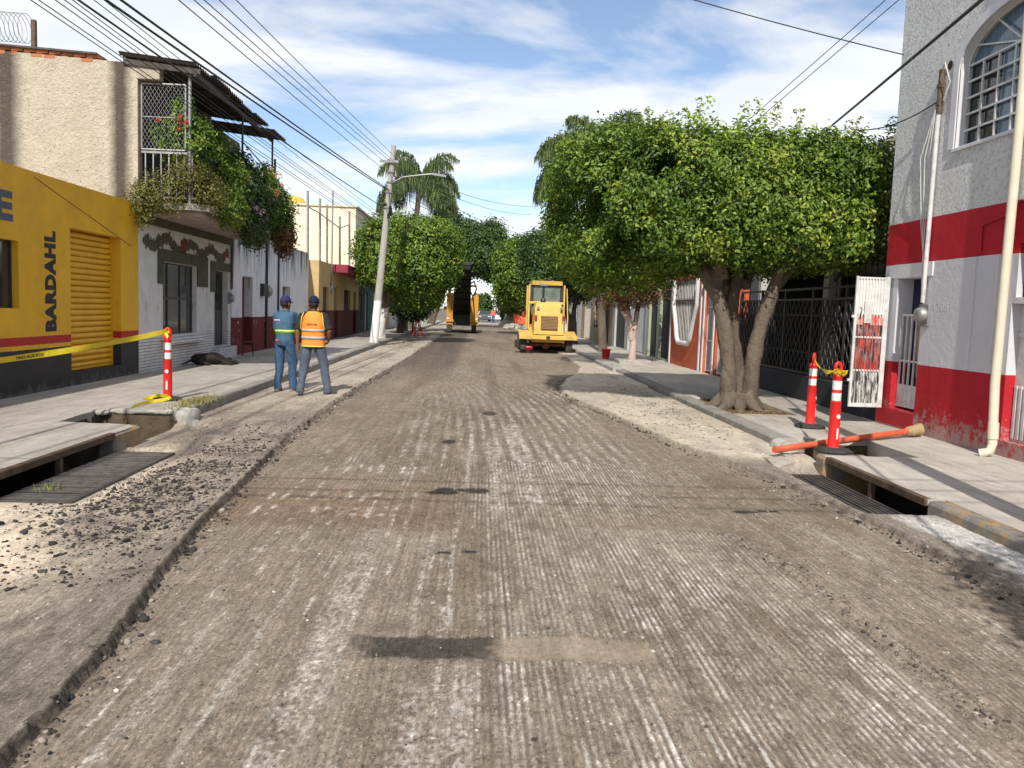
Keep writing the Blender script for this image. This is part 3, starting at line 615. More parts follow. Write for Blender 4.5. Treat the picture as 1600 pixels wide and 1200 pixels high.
for i in range(nsl):
    z0 = .40+i*(2.72-.40)/nsl; h_ = (2.72-.40)/nsl
    if slat is None:
        b = MB(); prof = [(-.03, 0), (.0, h_*.10), (.026, h_*.35), (.03, h_*.55), (.016, h_*.82), (-.012, h_*.93), (-.03, h_)]
        V_ = [(px_, yy, pz) for yy in (0, 1.84) for px_, pz in prof]; k = len(prof)
        b.add(V_, [(j, k+j, k+j+1, j+1) for j in range(k-1)], 0, True); slat = b.mesh('slat', m_yshut)
    q = bpy.data.objects.new('slat', slat); q.location = (WL-.19+rnd.uniform(-.004, .004)-o.x, 14.045-o.y, z0-o.z); lnk(q, sh)
b = MB(o); b.box(WL-.21, WL-.16, 14.05, 15.88, .372, .41, .005); b.build('bottom_rail', m_yshut, sh)
window(ys, 0, WL, 1, 10.4, 12.45, 1.43, 2.40, 3, 1, .12, .05)
letters('lettering', 'BARDAHL', m_letter, ys, rel((WL+.002, 13.52, 1.07), ys), (0, 0, 1), (0, -1, 0), 1.56, .34, .062)
letters('lettering', 'E', m_bluegrey, ys, rel((WL+.002, 11.86, 2.66), ys), (0, 1, 0), (0, 0, 1), .46, .42, .05)
b = MB(o)
b.bar((WL+.004, 12.9, 3.38), (WL+.004, 16.4, 2.62), .006); b.build('stray_wire', m_cable, ys)

# ------------------------------------------------------------------ whitewashed two storey house with planted balcony
H0, H1 = 16.75, 22.95
wh = empty('whitewashed_house', (WL, 19, 0), 0, 'whitewashed two storey house with dark window and overgrown balcony', 'building')
o = wh.location; XF = WL-.012
b = MB(o); b.wall(0, XF, H0, H1, -.6, 3.42, [(18.04, 20.19, .86, 2.42), (21.54, 22.7, .46, 2.40)], .2, 1); b.build('wall', m_wbrick, wh)
b = MB(o)      # roughcast side wall of the upper floor, with roof slope
zt = lambda X: 6.12 + (WL-X)*.045
b.prism([(WL-7.5, H0-.006, 3.0), (WL-.0, H0-.006, 3.0), (WL, H0-.006, zt(WL)), (WL-7.5, H0-.006, zt(WL-7.5))], (0, -.22, 0)); b.build('side_wall', m_rough, wh)
b = MB(o); b.box(WL-.25, WL-.02, H0+.22, 21.28, 3.43, 6.19); b.box(WL-.25, WL-.02, 21.28, H1+.8, 3.43, 5.97); b.build('upper_wall', m_intbrick, wh)
b = MB(o); b.box(WL-7.4, WL-7.2, H0+.22, H1+.8, 3.0, 6.3); b.box(WL-7.2, WL-.26, H1+.6, H1+.8, 3.0, 6.0); b.build('back_wall', m_wbrick, wh)
# brick courses along the wall head
bk = None; X = WL-7.4; i = 0
while X < WL-.95:
    w = .235; 
    for row in range(2):
        if row == 0 and rnd.random() < .25: continue
        bb = MB(); bb.box(0, w-.016, -.235, 0, 0, .068, .006); bk = bk or bb.mesh('brick', m_brick)
        q = bpy.data.objects.new('brick', bk); q.location = (X+row*.1-o.x, H0-.002+.235+rnd.uniform(-.01, .004)-o.y, zt(X)+.006+row*.078-(.078 if row == 0 else .072)*1-o.z+.0); q.rotation_euler = (0, -.045, rnd.uniform(-.02, .02)); lnk(q, wh)
    X += w
b = MB(o); b.prism([(WL-7.5, H0-.06, zt(WL-7.5)+.085), (WL-.75, H0-.06, zt(WL-.75)+.085), (WL-.75, H0-.06, zt(WL-.75)+.12), (WL-7.5, H0-.06, zt(WL-7.5)+.12)], (0, -7.0, 0)); b.build('roof', m_tar, wh)
# corrugated sheets pitching over the balcony
def corrugated(x0, z0, x1, z1, ya, yb, amp=.028, per=.15, th=.008):
    n = int((yb-ya)/per*6); V_ = []; F_ = []
    for i in range(n+1):
        y = ya+(yb-ya)*i/n; w = amp*math.cos((y-ya)/per*2*math.pi)
        V_ += [(x0, y, z0+w), (x1, y, z1+w), (x1, y, z1+w-th), (x0, y, z0+w-th)]
    for i in range(n):
        a = i*4; c = a+4; F_ += [(a, a+1, c+1, c), (a+2, a+3, c+3, c+2), (a+1, a+2, c+2, c+1), (a+3, a, c, c+3)]
    return V_, F_
for k, (x0, z0, x1, z1, ya, yb) in enumerate(((-6.95, 6.27, -5.50, 6.13, 16.6, 17.6), (-6.95, 6.28, -5.40, 6.12, 17.55, 18.5), (-6.95, 6.27, -5.38, 6.09, 18.45, 19.4), (-6.95, 6.26, -5.42, 6.07, 19.35, 20.3), (-6.95, 6.22, -5.30, 6.02, 20.25, 21.4), (-6.95, 6.06, -5.12, 5.86, 21.3, 22.5))):
    b = MB(o); b.add(*corrugated(x0, z0+.012*(k % 2), x1, z1+.012*(k % 2), ya, yb)); b.build('roof_sheet', m_tar, wh)
b = MB(o)
for y in (16.72, 18.6, 20.5, 22.3): b.bar((-6.9, y, 6.14), (-5.45, y, 6.0), .06, .1)
b.bar((-5.55, 16.7, 5.96), (-5.45, 22.4, 5.83), .06, .09); b.build('roof_beams', m_intbrick, wh)
# beam end over the gate
b = MB(o); b.box(WL-.02, WL+.42, H0-.02, H0+.2, 5.83, 6.10, .01); b.build('beam_end', mat('bare_concrete', (.42, .36, .29), (.3, .26, .21), 4, .95), wh)
# balcony slab and its parapet upstand, olive beam under it
b = MB(o); b.prism([(-5.62, 16.83, 3.52), (-5.38, 17.05, 3.52), (-5.38, 23.1, 3.52), (WL+.0, 23.1, 3.52), (WL+.0, 16.83, 3.52)], (0, 0, .13)); b.build('balcony_slab', mat('stained_balcony_edge', (.42, .39, .35), (.15, .13, .115), 5, .95, dirt=(.08, .07, .06), dscale=2, damt=.8), wh)
b = MB(o); b.prism([(-5.7, 16.95, 3.385), (-5.5, 17.1, 3.385), (-5.5, 23.0, 3.385), (WL+.0, 23.0, 3.385), (WL+.0, 16.95, 3.385)], (0, 0, .09)); b.build('soffit', mat('soffit_plaster', (.42, .33, .29), (.3, .23, .2), 3, .95), wh)
b = MB(o); b.box(WL, WL+.06, H0+.1, 22.95, 3.12, 3.29); b.build('olive_beam', m_olive, wh)
b = MB(o)
for i in range(58): b.box(-5.56, -5.535, 17.0+i*.105, 17.02+i*.105, 3.52, 4.5)
b.box(-5.58, -5.52, 16.9, 23.05, 4.5, 4.53); b.box(-5.575, -5.525, 16.9, 23.05, 3.6, 3.62); o_ = b.build('railing', m_black, wh); tag(o_, kind='stuff')
# end railing bars facing the sun, each one visible
eb = MB(o); eb.box(WL+.02, -5.6, 16.85, 16.88, 3.6, 3.63); eb.build('bottom_rail', m_galv, wh); eb = MB(o); eb.box(WL+.02, -5.6, 16.85, 16.88, 4.46, 4.5); eb = eb.build('end_rail', m_galv, wh)
bm_ = None
for i in range(7):
    bb = MB(); bb.box(-.011, .011, -.011, .011, 0, .86); bm_ = bm_ or bb.mesh('baluster', m_galv)
    q = bpy.data.objects.new('baluster', bm_); q.location = (WL+.10+i*.15-o.x, 16.865-o.y, 3.62-o.z); lnk(q, eb)
# chain link gate over the end of the balcony
gt = MB(o); a0, a1, c0, c1 = WL+.03, -5.78, 4.53, 5.78
for p_, q_ in (((a0, c0), (a1, c0)), ((a0, c1), (a1, c1)), ((a0, c0), (a0, c1)), ((a1, c0), (a1, c1)), ((a0, 5.15), (a1, 5.15))):
    gt.tube([(p_[0], 16.86, p_[1]), (q_[0], 16.86, q_[1])], .022 if p_[1] != 5.15 else .01, 8)
gt.tube([(-5.7, 16.86, 3.5), (-5.7, 16.86, 5.98)], .032, 10); gt = gt.build('gate_frame', m_galv, wh)
b = MB(o); n = 15
for i in range(-n, 24):
    for s_ in (1, -1):
        u0 = a0 + i*.075; pts = []
        # clip diagonal u = u0 + s*(z-c0) to the frame
        za, zb = c0, c1
        f0 = u0 if s_ > 0 else u0 + (c1-c0)
        lo, hi = za, zb
        for zz in ():
            pass
        def uu(z): return f0 + s_*(z-c0)*.6
        zl = [z for z in np.linspace(c0, c1, 60) if a0 <= uu(z) <= a1]
        if len(zl) > 1: b.bar((uu(zl[0]), 16.86, zl[0]), (uu(zl[-1]), 16.86, zl[-1]), .004)
tag(b.build('chain_link_mesh', m_galv, gt), kind='stuff')
b = MB(o)
for y in (19.8, 22.6): b.tube([(-5.5, y, 3.5), (-5.5, y, 5.9)], .025, 8)
b.tube([(-5.5, 22.9, 3.5), (-5.5, 22.9, 5.45)], .03, 8); b.tube([(-5.5, 19.8, 5.3), (-5.5, 22.9, 4.95)], .015, 6); b.build('balcony_posts', m_black, wh)
# ground floor window, door, painted surrounds
window(wh, 0, XF, 1, 18.04, 20.19, .86, 2.42, 3, 2, .13, .07, us=[18.04, 18.62, 19.4, 20.19], zsp=[.86, 1.66, 2.42])
b = MB(o); b.prism([(XF, 17.95, .86), (XF, 20.35, .86), (XF+.14, 20.35, .74), (XF+.14, 17.95, .74)][::-1], (0, 0, .08)); b.build('window_sill', m_wbrick, wh)
b = MB(o); x0 = XF+.002
b.box(x0, x0+.03, 17.75, 20.95, 2.425, 2.68, .004); b.box(x0, x0+.03, 17.75, 18.03, 1.95, 2.423); b.box(x0, x0+.03, 20.20, 20.95, 1.95, 2.423); b.build('window_surround', m_olive, wh)
b = MB(o); b.box(x0, x0+.03, 21.2, 22.93, 2.405, 2.62, .004); b.box(x0, x0+.03, 21.2, 21.53, 1.85, 2.403); b.build('door_surround', m_olive, wh)
dd = MB(o); dx = XF-.15
dd.box(dx-.03, dx, 21.54, 22.7, .46, 2.40); dd = dd.build('door', m_black, wh)
b = MB(o); b.box(dx, dx+.015, 21.6, 22.1, .55, 1.35, .01); b.box(dx, dx+.015, 22.14, 22.64, .55, 1.35, .01); b.build('door_panel', m_black, dd)
b = MB(o); b.box(dx, dx+.008, 21.62, 22.62, 1.85, 2.33); b.build('pane', m_glass, dd); b = MB(o); b.box(dx, dx+.008, 21.62, 22.62, 1.42, 1.8); b.build('pane', m_glass, dd)
b = MB(o)
for i in range(8): b.box(dx+.008, dx+.022, 21.68+i*.125, 21.695+i*.125, 1.40, 2.34)
b.build('door_grille', m_black, dd); b = MB(o); b.box(XF, XF+.18, 21.4, 22.94, -.3, .44, .01); b.build('doorstep', m_wbrick, wh)
# painted garland under the balcony
gr_ = random.Random(4); bg = MB(o); br_ = MB(o)
y = H0+.35
def leafdisc(B, y, z, ry, rz, a):
    n = 7; B.add([(XF+.004, y+math.cos(a)*math.cos(k*2*math.pi/n)*ry-math.sin(a)*math.sin(k*2*math.pi/n)*rz, z+math.sin(a)*math.cos(k*2*math.pi/n)*ry+math.cos(a)*math.sin(k*2*math.pi/n)*rz) for k in range(n)], [tuple(range(n))])
k = 0
while y < 22.7:
    ph = abs(((y-H0)/3.0) % 1-.5)*2; zc = 2.82+.10*math.cos((y-H0)*4.2)
    for _ in range(3): leafdisc(bg, y+gr_.uniform(-.06, .06), zc+gr_.uniform(-.07, .07), gr_.uniform(.08, .15), gr_.uniform(.045, .075), gr_.uniform(0, 3.1)); bg.V[-7:] = [v+Vector((gr_.uniform(0, .002), 0, 0)) for v in bg.V[-7:]]
    y += .075; k += 1
for yc, zc in ((19.3, 2.84), (22.45, 2.84)):
    br_ = MB(o)
    for _ in range(9): leafdisc(br_, yc+gr_.uniform(-.12, .12), zc+gr_.uniform(-.1, .1), .10, .08, gr_.uniform(0, 3)); br_.V[-7:] = [v+Vector((.003+gr_.uniform(0, .002), 0, 0)) for v in br_.V[-7:]]
    br_.build('painted_flower', m_garred, wh)
bg.build('painted_garland', m_garland, wh)
b = MB(o); b.tube([(XF+.05, 22.86, 3.2), (XF+.05, 22.86, 1.95)], .035, 8); b.build('conduit', m_steel, wh); meter(wh, (XF, 22.80, 1.72), (1, 0, 0), .12)
# razor coil and post on the roof behind
cf = empty('rooftop_razor_coil', (-10.2, 17.6, 6.2), 0, 'coiled razor wire with rusty post above the roughcast wall', 'razor wire')
b = MB(cf.location); b.obox((-9.02, 17.6, 6.62), (.09, .09, .95), None, .01); b.build('post', m_steel, cf)
b = MB(cf.location); b.tube([(-13.2+i*.0042, 17.6+.30*math.sin(i*.3), 6.92+(-9.1-(-13.2+i*.0042))*.03+.28*math.cos(i*.3)) for i in range(970)], .006, 4, caps=False); b.build('coil', m_galv, cf)
b = MB(cf.location); b.bar((-12.5, 17.7, 7.3), (-9.9, 17.7, 6.4), .05); b.build('brace', m_steel, cf)

# ------------------------------------------------------------------ white house with maroon dado
G0, G1 = 22.96, 33.3
t = NT('streaked_whitewash'); z = t.sep()[2]; col = t.mix(t.ramp(t.noise(2, 8, .7), [(.35, 0), (.7, 1)]), (.72, .72, .73), (.60, .60, .61))
top = t.math('MULTIPLY', t.math('SUBTRACT', z, 1.9), .55); sk = t.noise(3.0, 7, .7, t.map(scale=(1, 2.3, .14)))
col = t.mix(t.ramp(t.math('ADD', sk, t.math('MULTIPLY', top, .22)), [(.60, 0), (.74, .9)]), col, (.055, .052, .05))
low = t.math('LESS_THAN', t.math('ADD', z, t.math('MULTIPLY', t.noise(7, 3), .03)), 1.2); wear = t.ramp(t.noise(4, 9, .75), [(.60, 0), (.63, 1)])
col = t.mix(low, col, t.mix(wear, (.155, .030, .032), (.42, .40, .39))); t.bump(t.noise(20, 6, .7), .5, .012); m_streak = t.fin(col, .9, .2)
m_maroon = mat('maroon_paint', (.15, .028, .03), (.11, .022, .024), 4, .7)
mh = empty('streaked_white_house', (WL, 28, 0), 0, 'single storey white house with black streaks and maroon dado', 'building')
o = mh.location; b = MB(o)
b.wall(0, WL, G0, G1, -.6, 3.6, [(24.0, 25.1, .35, 2.35), (28.9, 30.1, .7, 2.2)], .3, 1)
b.box(WL-7, WL-.32, G0+.02, G1-.02, -.5, 3.45); b.quad((WL, G0, 3.6), (WL, G1, 3.6), (WL-.3, G1, 3.6), (WL-.3, G0, 3.6)); b.quad((WL-.3, G0, 3.4), (WL-.3, G0, 3.6), (WL-.3, G1, 3.6), (WL-.3, G1, 3.4))
b.build('wall', m_streak, mh)
b = MB(o); b.box(WL-.29, WL-.25, 24.0, 25.1, .35, 2.35); b.build('door', m_maroon, mh)
window(mh, 0, WL, 1, 28.9, 30.1, .7, 2.2, 2, 2, .2, .06, m_white)
b = MB(o); b.tube([(WL+.04, 26.6, .2), (WL+.04, 26.6, 3.55)], .04, 8); b.build('rain_pipe', m_black, mh)
b = MB(o); b.tube([(WL+.03, 28.2, .8), (WL+.03, 28.2, 3.5)], .035, 8); b.build('rain_pipe', m_black, mh)
b = MB(o); b.box(WL, WL+.12, 25.95, 26.35, 1.82, 2.2, .01); b.build('meter_box', m_black, mh); meter(mh, (WL+.0, 26.95, 1.98), (1, 0, 0), .15)

# ------------------------------------------------------------------ cream house with maroon dado and canopy
CX = -6.25
m_cream = paint_bands('cream_and_maroon_paint', [(-1, (.135, .03, .035)), (1.38, (.56, .40, .19))], .8, .01)
ch = empty('cream_house', (CX, 38, 0), 0, 'cream single storey house with maroon dado and maroon door canopy', 'building')
o = ch.location; b = MB(o)
b.wall(0, CX, 33.32, 44.5, -.6, 3.35, [(34.2, 35.6, .7, 2.35), (37.0, 38.1, .17, 2.4), (39.6, 41.6, 1.38, 2.35), (42.6, 43.6, .17, 2.3)], .25, 1)
b.quad((CX, 33.32, -.6), (CX, 33.32, 3.35), (CX-.9, 33.32, 3.35), (CX-.9, 33.32, -.6)); b.box(CX-8, CX-.26, 33.34, 44.48, -.5, 3.3); b.build('wall', m_cream, ch)
window(ch, 0, CX, 1, 34.2, 35.6, .7, 2.35, 2, 2, .15, .06); window(ch, 0, CX, 1, 39.6, 41.6, 1.38, 2.35, 3, 1, .15, .06)
for ya, yb in ((37.0, 38.1), (42.6, 43.6)):
    d_ = MB(o); d_.box(CX-.2, CX-.16, ya, yb, .17, 2.35); d_ = d_.build('door', m_black, ch); h_ = MB(o); h_.box(CX-.16, CX-.12, ya+.1, ya+.14, 1.1, 1.25); h_.build('handle', m_galv, d_)
b = MB(o); b.box(CX-.2, CX+.65, 36.4, 44.4, 3.0, 3.36, .015); b.build('canopy', mat('maroon_canopy_paint', (.27, .03, .055), (.2, .025, .04), 3, .7), ch)
b = MB(o); b.tube([(CX+.05, 35.9, 6.4), (CX+.05, 35.9, 2.7), (CX+.03, 36.0, 2.5)], .03, 8); b.build('service_mast', m_galv, ch); meter(ch, (CX, 36.0, 2.3), (1, 0, 0), .16)
# roof fence of pipes
rf = empty('rooftop_pipe_fence', (-7.4, 38, 3.3), 0, 'bare pipe fence posts on the roof of the cream house', 'fence')
for i, (px_, yb_, yt_) in enumerate(((481, 405, 298), (500, 400, 310), (511, 400, 320), (531, 415, 338), (546, 415, 330))):
    Yp = 34.5+i*2.0; p0 = aty(px_, yb_, Yp); p1 = aty(px_, yt_, Yp); b = MB(rf.location); b.tube([(p0.x, Yp, 3.29), (p1.x, Yp, p1.z)], .05, 8); b.build('post', m_galv, rf)
    if i: b = MB(rf.location); b.tube([(pp.x, pp.y, 3.29+(pp.z-3.29)*.78), (p1.x, Yp, 3.29+(p1.z-3.29)*.78)], .025, 6); b.build('rail', m_galv, rf)
    pp = Vector((p1.x, Yp, p1.z))
# tall cream block behind
tb = empty('tall_cream_building', (-10, 50, 0), 0, 'tall plain cream building rising behind the pipe fence', 'building')
b = MB(tb.location); b.box(-15.5, -6.7, 46.0, 56, -.6, 6.9); b.build('wall', mat('pale_cream_render', (.72, .64, .50), (.66, .58, .44), .8, .9, .2, 30, .006), tb)  # pale cream wall in two close tones
b = MB(tb.location); b.box(-15.6, -6.6, 45.9, 56.1, 6.9, 7.0); b.build('coping', mat('cream_coping', (.68, .62, .5), None, 2), tb)
b = MB(tb.location); b.lathe((-10.6, 49, 7.0), [(.62, 0), (.62, .35), (.45, .62), (.2, .72)], 16); b.build('water_tank', mat('orange_tank', (.75, .42, .08), None, 2, .6), tb)
# teal house and further left fronts
def plain_house(name, label, x, y0, y1, h, m, sg, ops, mtrim=None, depth=8, cat='building', group=None):
    r = empty(name, (x, (y0+y1)/2, 0), 0, label, cat, group); o = r.location; b = MB(o)
    b.wall(0, x, y0, y1, -.6, h, [q[:4] for q in ops], .22, sg); xa, xb = x-sg*.24, x-sg*depth
    b.box(xa, xb, y0+.02, y1-.02, -.5, h-.05); b.quad((x, y0, -.6), (x, y0, h), (xb, y0, h), (xb, y0, -.6)); b.box(x, xa, y0, y1, h, h+.06); b.build('wall', m, r)
    for q in ops:
        kind = q[4]
        if kind == 'w':
            window(r, 0, x, sg, *q[:4], 2, 2, .12, .05, mtrim or m_black)
        else:
            mm = q[5] if len(q) > 5 else m_black; d = MB(o); d.box(x-sg*.17, x-sg*.12, q[0], q[1], q[2], q[3]); d = d.build('door' if kind == 'd' else 'gate', mm, r)
            n = int((q[1]-q[0])/.16); pn = None
            for i in range(n):
                y = q[0]+(i+.5)*(q[1]-q[0])/n; pb = MB(); pb.box(-.02, .02, -.045, .045, q[2]+.05, q[3]-.05, .006); pn = pn or pb.mesh('gate_rib', mm)
                k = bpy.data.objects.new('gate_rib', pn); k.location = (x-sg*.105-o.x, y-o.y, 0); lnk(k, d)
    return r
m_teal = mat('teal_paint', (.05, .15, .135), (.04, .115, .105), 2, .8); m_tan = mat('tan_render', (.42, .33, .22), (.34, .26, .18), 2, .9); m_pgrey = mat('pale_grey_render', (.47, .47, .46), (.38, .38, .37), 2, .9)
plain_house('teal_house', 'dark teal house front behind the leaning utility pole', -6.4, 44.52, 52, 3.4, m_teal, 1, [(45.6, 46.9, .9, 2.4, 'w'), (48.2, 49.4, .15, 2.4, 'd', m_white)], m_white)
plain_house('tan_house', 'tan house front beyond the teal house, half hidden by trees', WL, 52.02, 64, 3.6, m_tan, 1, [(53.5, 55.5, .9, 2.4, 'w'), (57, 58.2, .15, 2.4, 'd'), (60, 62, .9, 2.4, 'w')])
plain_house('grey_house', 'pale grey house front beyond the milling machine on the tree-lined left', WL, 64.02, 84, 4.2, m_pgrey, 1, [(66, 68, .9, 2.4, 'w'), (70, 73, .15, 2.5, 'g', m_greypaint), (77, 79, .9, 2.4, 'w')])
# ------------------------------------------------------------------ right side: white and red two storey building
m_redwhite = NT('white_and_red_building_paint'); t = m_redwhite
z = t.sep()[2]; wob = t.math('ADD', z, t.math('MULTIPLY', t.math('SUBTRACT', t.noise(6, 3), .5), .012))
rd = t.mix(t.ramp(t.noise(3, 7, .7), [(.35, 0), (.7, 1)]), (.44, .017, .028), (.36, .014, .022)); gw = t.mix(t.ramp(t.noise(1.5, 5), [(.3, 0), (.7, 1)]), (.58, .58, .615), (.53, .53, .565))
foot = t.ramp(t.math('ADD', t.math('MULTIPLY', t.math('SUBTRACT', .75, z), .55), t.noise(9, 10, .78)), [(.66, 0), (.78, .8)])
low = t.mix(foot, rd, (.36, .30, .28)); low = t.mix(t.ramp(t.noise(30, 5, .8), [(.72, 0), (.74, .8)]), low, (.55, .5, .48))
upw = t.mix(t.ramp(t.noise(24, 6, .7), [(.38, .8), (.52, 0)]), t.mix(t.ramp(t.noise(1.0, 7, .7), [(.4, 0), (.7, 1)]), (.80, .80, .80), (.68, .68, .69)), (.46, .46, .47))
c = t.mix(t.math('GREATER_THAN', wob, 1.10), low, gw); c = t.mix(t.math('GREATER_THAN', wob, 2.505), c, rd); c = t.mix(t.math('GREATER_THAN', wob, 3.10), c, upw)
isup = t.math('GREATER_THAN', z, 3.10); hh = t.math('ADD', t.math('MULTIPLY', t.math('MULTIPLY', t.noise(26, 6, .72), isup), 1.0), t.math('MULTIPLY', t.noise(9, 5, .6), .18))
t.bump(hh, 1.0, .045); m_rw = t.fin(c, .8, .25)
m_smoothwhite = mat('smooth_white_render', (.62, .62, .645), (.54, .54, .565), 2, .8, .2, 25, .004)
m_redpaint = mat('red_paint', (.44, .017, .028), (.37, .015, .024), 3, .6, .25, 20, .006)
rb = empty('white_red_building', (WR, 9, 0), 0, 'white roughcast two storey building with red bands and arched window', 'building')
o = rb.location; b = MB(o)
DY0, DY1, DZ0, DZ1 = 11.22, 11.92, .42, 2.30
b.wall(0, WR, 9.52, 12.31, -.6, 3.10, [(DY0, DY1, DZ0, DZ1)], .24, -1)
b.wall(0, WR+.08, -3.0, 9.52, -.6, 3.10, [(8.2, 9.36, 2.0, 2.62), (8.1, 9.42, .33, 1.93)], .2, -1); b.quad((WR, 9.52, -.6), (WR, 9.52, 3.10), (WR+.08, 9.52, 3.10), (WR+.08, 9.52, -.6))
b.quad((WR, -3, 3.1), (WR, 9.52, 3.1), (WR+.08, 9.52, 3.1), (WR+.08, -3, 3.1))
# upper storey front with arched window opening (8.62..10.72 wide, spring 4.95, crown 5.45)
AY0, AY1, AZ0, AZS, ARC = 8.55, 10.74, 3.93, 4.93, .52
b.wall(0, WR, -3.0, 12.31, 3.10, AZ0, [], .2, -1); b.wall(0, WR, -3.0, AY0, AZ0, 6.75, [], .2, -1); b.wall(0, WR, AY1, 12.31, AZ0, 6.75, [], .2, -1)
ym = (AY0+AY1)/2; hw = (AY1-AY0)/2; n = 24
arc = [(ym-hw*math.cos(math.pi*i/n), AZS+ARC*math.sin(math.pi*i/n)) for i in range(n+1)]
for i in range(n):
    b.quad((WR, arc[i][0], 6.75), (WR, arc[i+1][0], 6.75), (WR, arc[i+1][0], arc[i+1][1]), (WR, arc[i][0], arc[i][1]))
b.box(WR+.3, WR+8, -2.95, 12.25, -.5, 6.7); b.quad((WR, 12.31, -.6), (WR, 12.31, 6.75), (WR+8, 12.31, 6.75), (WR+8, 12.31, -.6)); b.box(WR, WR+.28, -3, 12.31, 6.75, 6.8)
b.build('wall', m_rw, rb)
b = MB(o)      # smooth reveal of the arch
out_ = [(AY0, AZ0)]+arc+[(AY1, AZ0)]
for i in range(len(out_)):
    a, c_ = out_[i], out_[(i+1) % len(out_)]; b.quad((WR, a[0], a[1]), (WR, c_[0], c_[1]), (WR+.2, c_[0], c_[1]), (WR+.2, a[0], a[1]))
wr = b.build('window_reveal', m_smoothwhite, rb)
b = MB(o)      # raised smooth band round the opening
def off(pt, d):
    v = Vector((pt[0]-ym, (pt[1]-AZS)*1.5 if pt[1] > AZS else 0)); v.normalize(); return (pt[0]+v.x*d, pt[1]+v.y*d)
for i in range(len(out_)-1):
    a, c_ = out_[i], out_[i+1]; a2, c2 = off(a, .13), off(c_, .13)
    b.add([(WR-.018, a[0], a[1]), (WR-.018, c_[0], c_[1]), (WR-.018, c2[0], c2[1]), (WR-.018, a2[0], a2[1]), (WR+.01, a[0], a[1]), (WR+.01, c_[0], c_[1]), (WR+.01, c2[0], c2[1]), (WR+.01, a2[0], a2[1])], [(0, 3, 2, 1), (0, 1, 5, 4), (3, 7, 6, 2), (0, 4, 7, 3), (1, 2, 6, 5)])
b.build('window_band', m_smoothwhite, rb)
m_curtain = mat('blue_curtain_behind_glass', (.12, .20, .27), (.07, .12, .17), 3, .12, 0, spec=.6, stretch=(1, 7, .2))
aw = MB(o); xg = WR+.16      # grille bars as frame, panes under them
for i in range(8): 
    y = AY0+(AY1-AY0)*i/7; zt_ = AZS+ARC*math.sqrt(max(0, 1-((y-ym)/hw)**2)) if 0 < i < 7 else AZS
    aw.box(xg-.05, xg-.03, y-.012, y+.012, AZ0, min(zt_, 4.98))
for i in range(6): z = AZ0+.02+(4.95-AZ0)*i/5; aw.box(xg-.056, xg-.034, AY0, AY1, z-.012, z+.012)
for i in range(1, 6): a_ = math.pi*i/6; aw.bar((xg-.045, ym, 4.96), (xg-.045, ym-hw*math.cos(a_)*.98, AZS+ARC*math.sin(a_)*.98), .02)
aw.tube([(xg-.045, y_, z_) for y_, z_ in arc], .014, 6); aw = aw.build('window', m_white, rb)
for i in range(7):
    for j in range(5):
        y0_ = AY0+(AY1-AY0)*i/7; y1_ = AY0+(AY1-AY0)*(i+1)/7; z0_ = AZ0+.02+(4.95-AZ0)*j/5; z1_ = z0_+(4.95-AZ0)/5
        p_ = MB(o); p_.box(xg, xg+.006, y0_+.006, y1_-.006, z0_, z1_-.006); p_.build('pane', m_glass if (i > 4) else m_curtain, aw)
for i in range(6):
    a0_, a1_ = math.pi*i/6, math.pi*(i+1)/6; k = [(ym-hw*math.cos(a0_+(a1_-a0_)*q/4), AZS+.02+ARC*math.sin(a0_+(a1_-a0_)*q/4)) for q in range(5)]
    p_ = MB(o); p_.add([(xg, ym, 4.975)]+[(xg, *q) for q in k], [tuple(range(6))]); p_.build('pane', m_curtain, aw)
b = MB(o); b.box(WR-.03, WR+.2, AY0-.02, AY1+.02, AZ0-.05, AZ0-.004, .006); b.build('window_sill', m_smoothwhite, rb)
# door opening: blue inner door ajar with curtain, iron grille leaf with open bars, raised surround, step
b = MB(o); b.box(WR+.235, WR+.25, DY0, DY1, DZ0, DZ1); b.build('inner_door', mat('dark_blue_door', (.012, .014, .06), (.02, .02, .05), 4, .5), rb)
b = MB(o); b.prism([(WR+.2, 11.27, .9), (WR+.2, 11.62, .9), (WR+.2, 11.66, 1.5), (WR+.2, 11.58, 2.02), (WR+.2, 11.27, 2.04)][::-1], (-.01, 0, 0)); b.build('curtain', mat('beige_curtain', (.42, .35, .27), (.3, .25, .2), 6, .9, stretch=(1, 4, .3)), rb)
gl = MB(o); gx = WR+.10
for z_ in (DZ0+.05, 1.12, 1.78): gl.box(gx-.014, gx+.014, DY0+.01, DY1-.01, z_-.014, z_+.014)
for i in range(6): y = DY0+.03+i*(DY1-DY0-.06)/5; gl.box(gx-.011, gx+.011, y-.011, y+.011, DZ0+.04, 1.78)
gl.build('door_grille', m_white, rb); b = MB(o); b.box(gx-.004, gx+.004, DY0+.03, DY1-.03, DZ0+.05, .78); b.build('kick_panel', m_white, rb)
b = MB(o); b.prism([(WR-.02, 11.0, 2.31), (WR-.02, 12.08, 2.31), (WR-.02, 12.16, 2.34), (WR-.02, 12.18, 2.46), (WR-.02, 12.12, 2.50), (WR-.02, 11.0, 2.50)][::-1], (-.04, 0, 0)); b.build('door_hood', m_smoothwhite, rb)
b = MB(o); b.box(WR-.004, WR+.2, DY0-.02, 12.309, .16, DZ0+.004, .02); b.build('doorstep', m_redpaint, rb)
# vertical rendered strip (raised channel) and number
b = MB(o); b.box(WR-.03, WR+.01, 10.02, 10.045, 1.12, 2.50, .004); b.box(WR-.03, WR+.01, 9.56, 9.585, 1.10, 2.50, .004); b.build('channel_edges', m_smoothwhite, rb)
letters('house_number', '1208', m_rw, rb, rel((WR-.001, 10.93, 1.83), rb), (0, -1, 0), (0, 0, 1), .34, .12, .0, .0012)
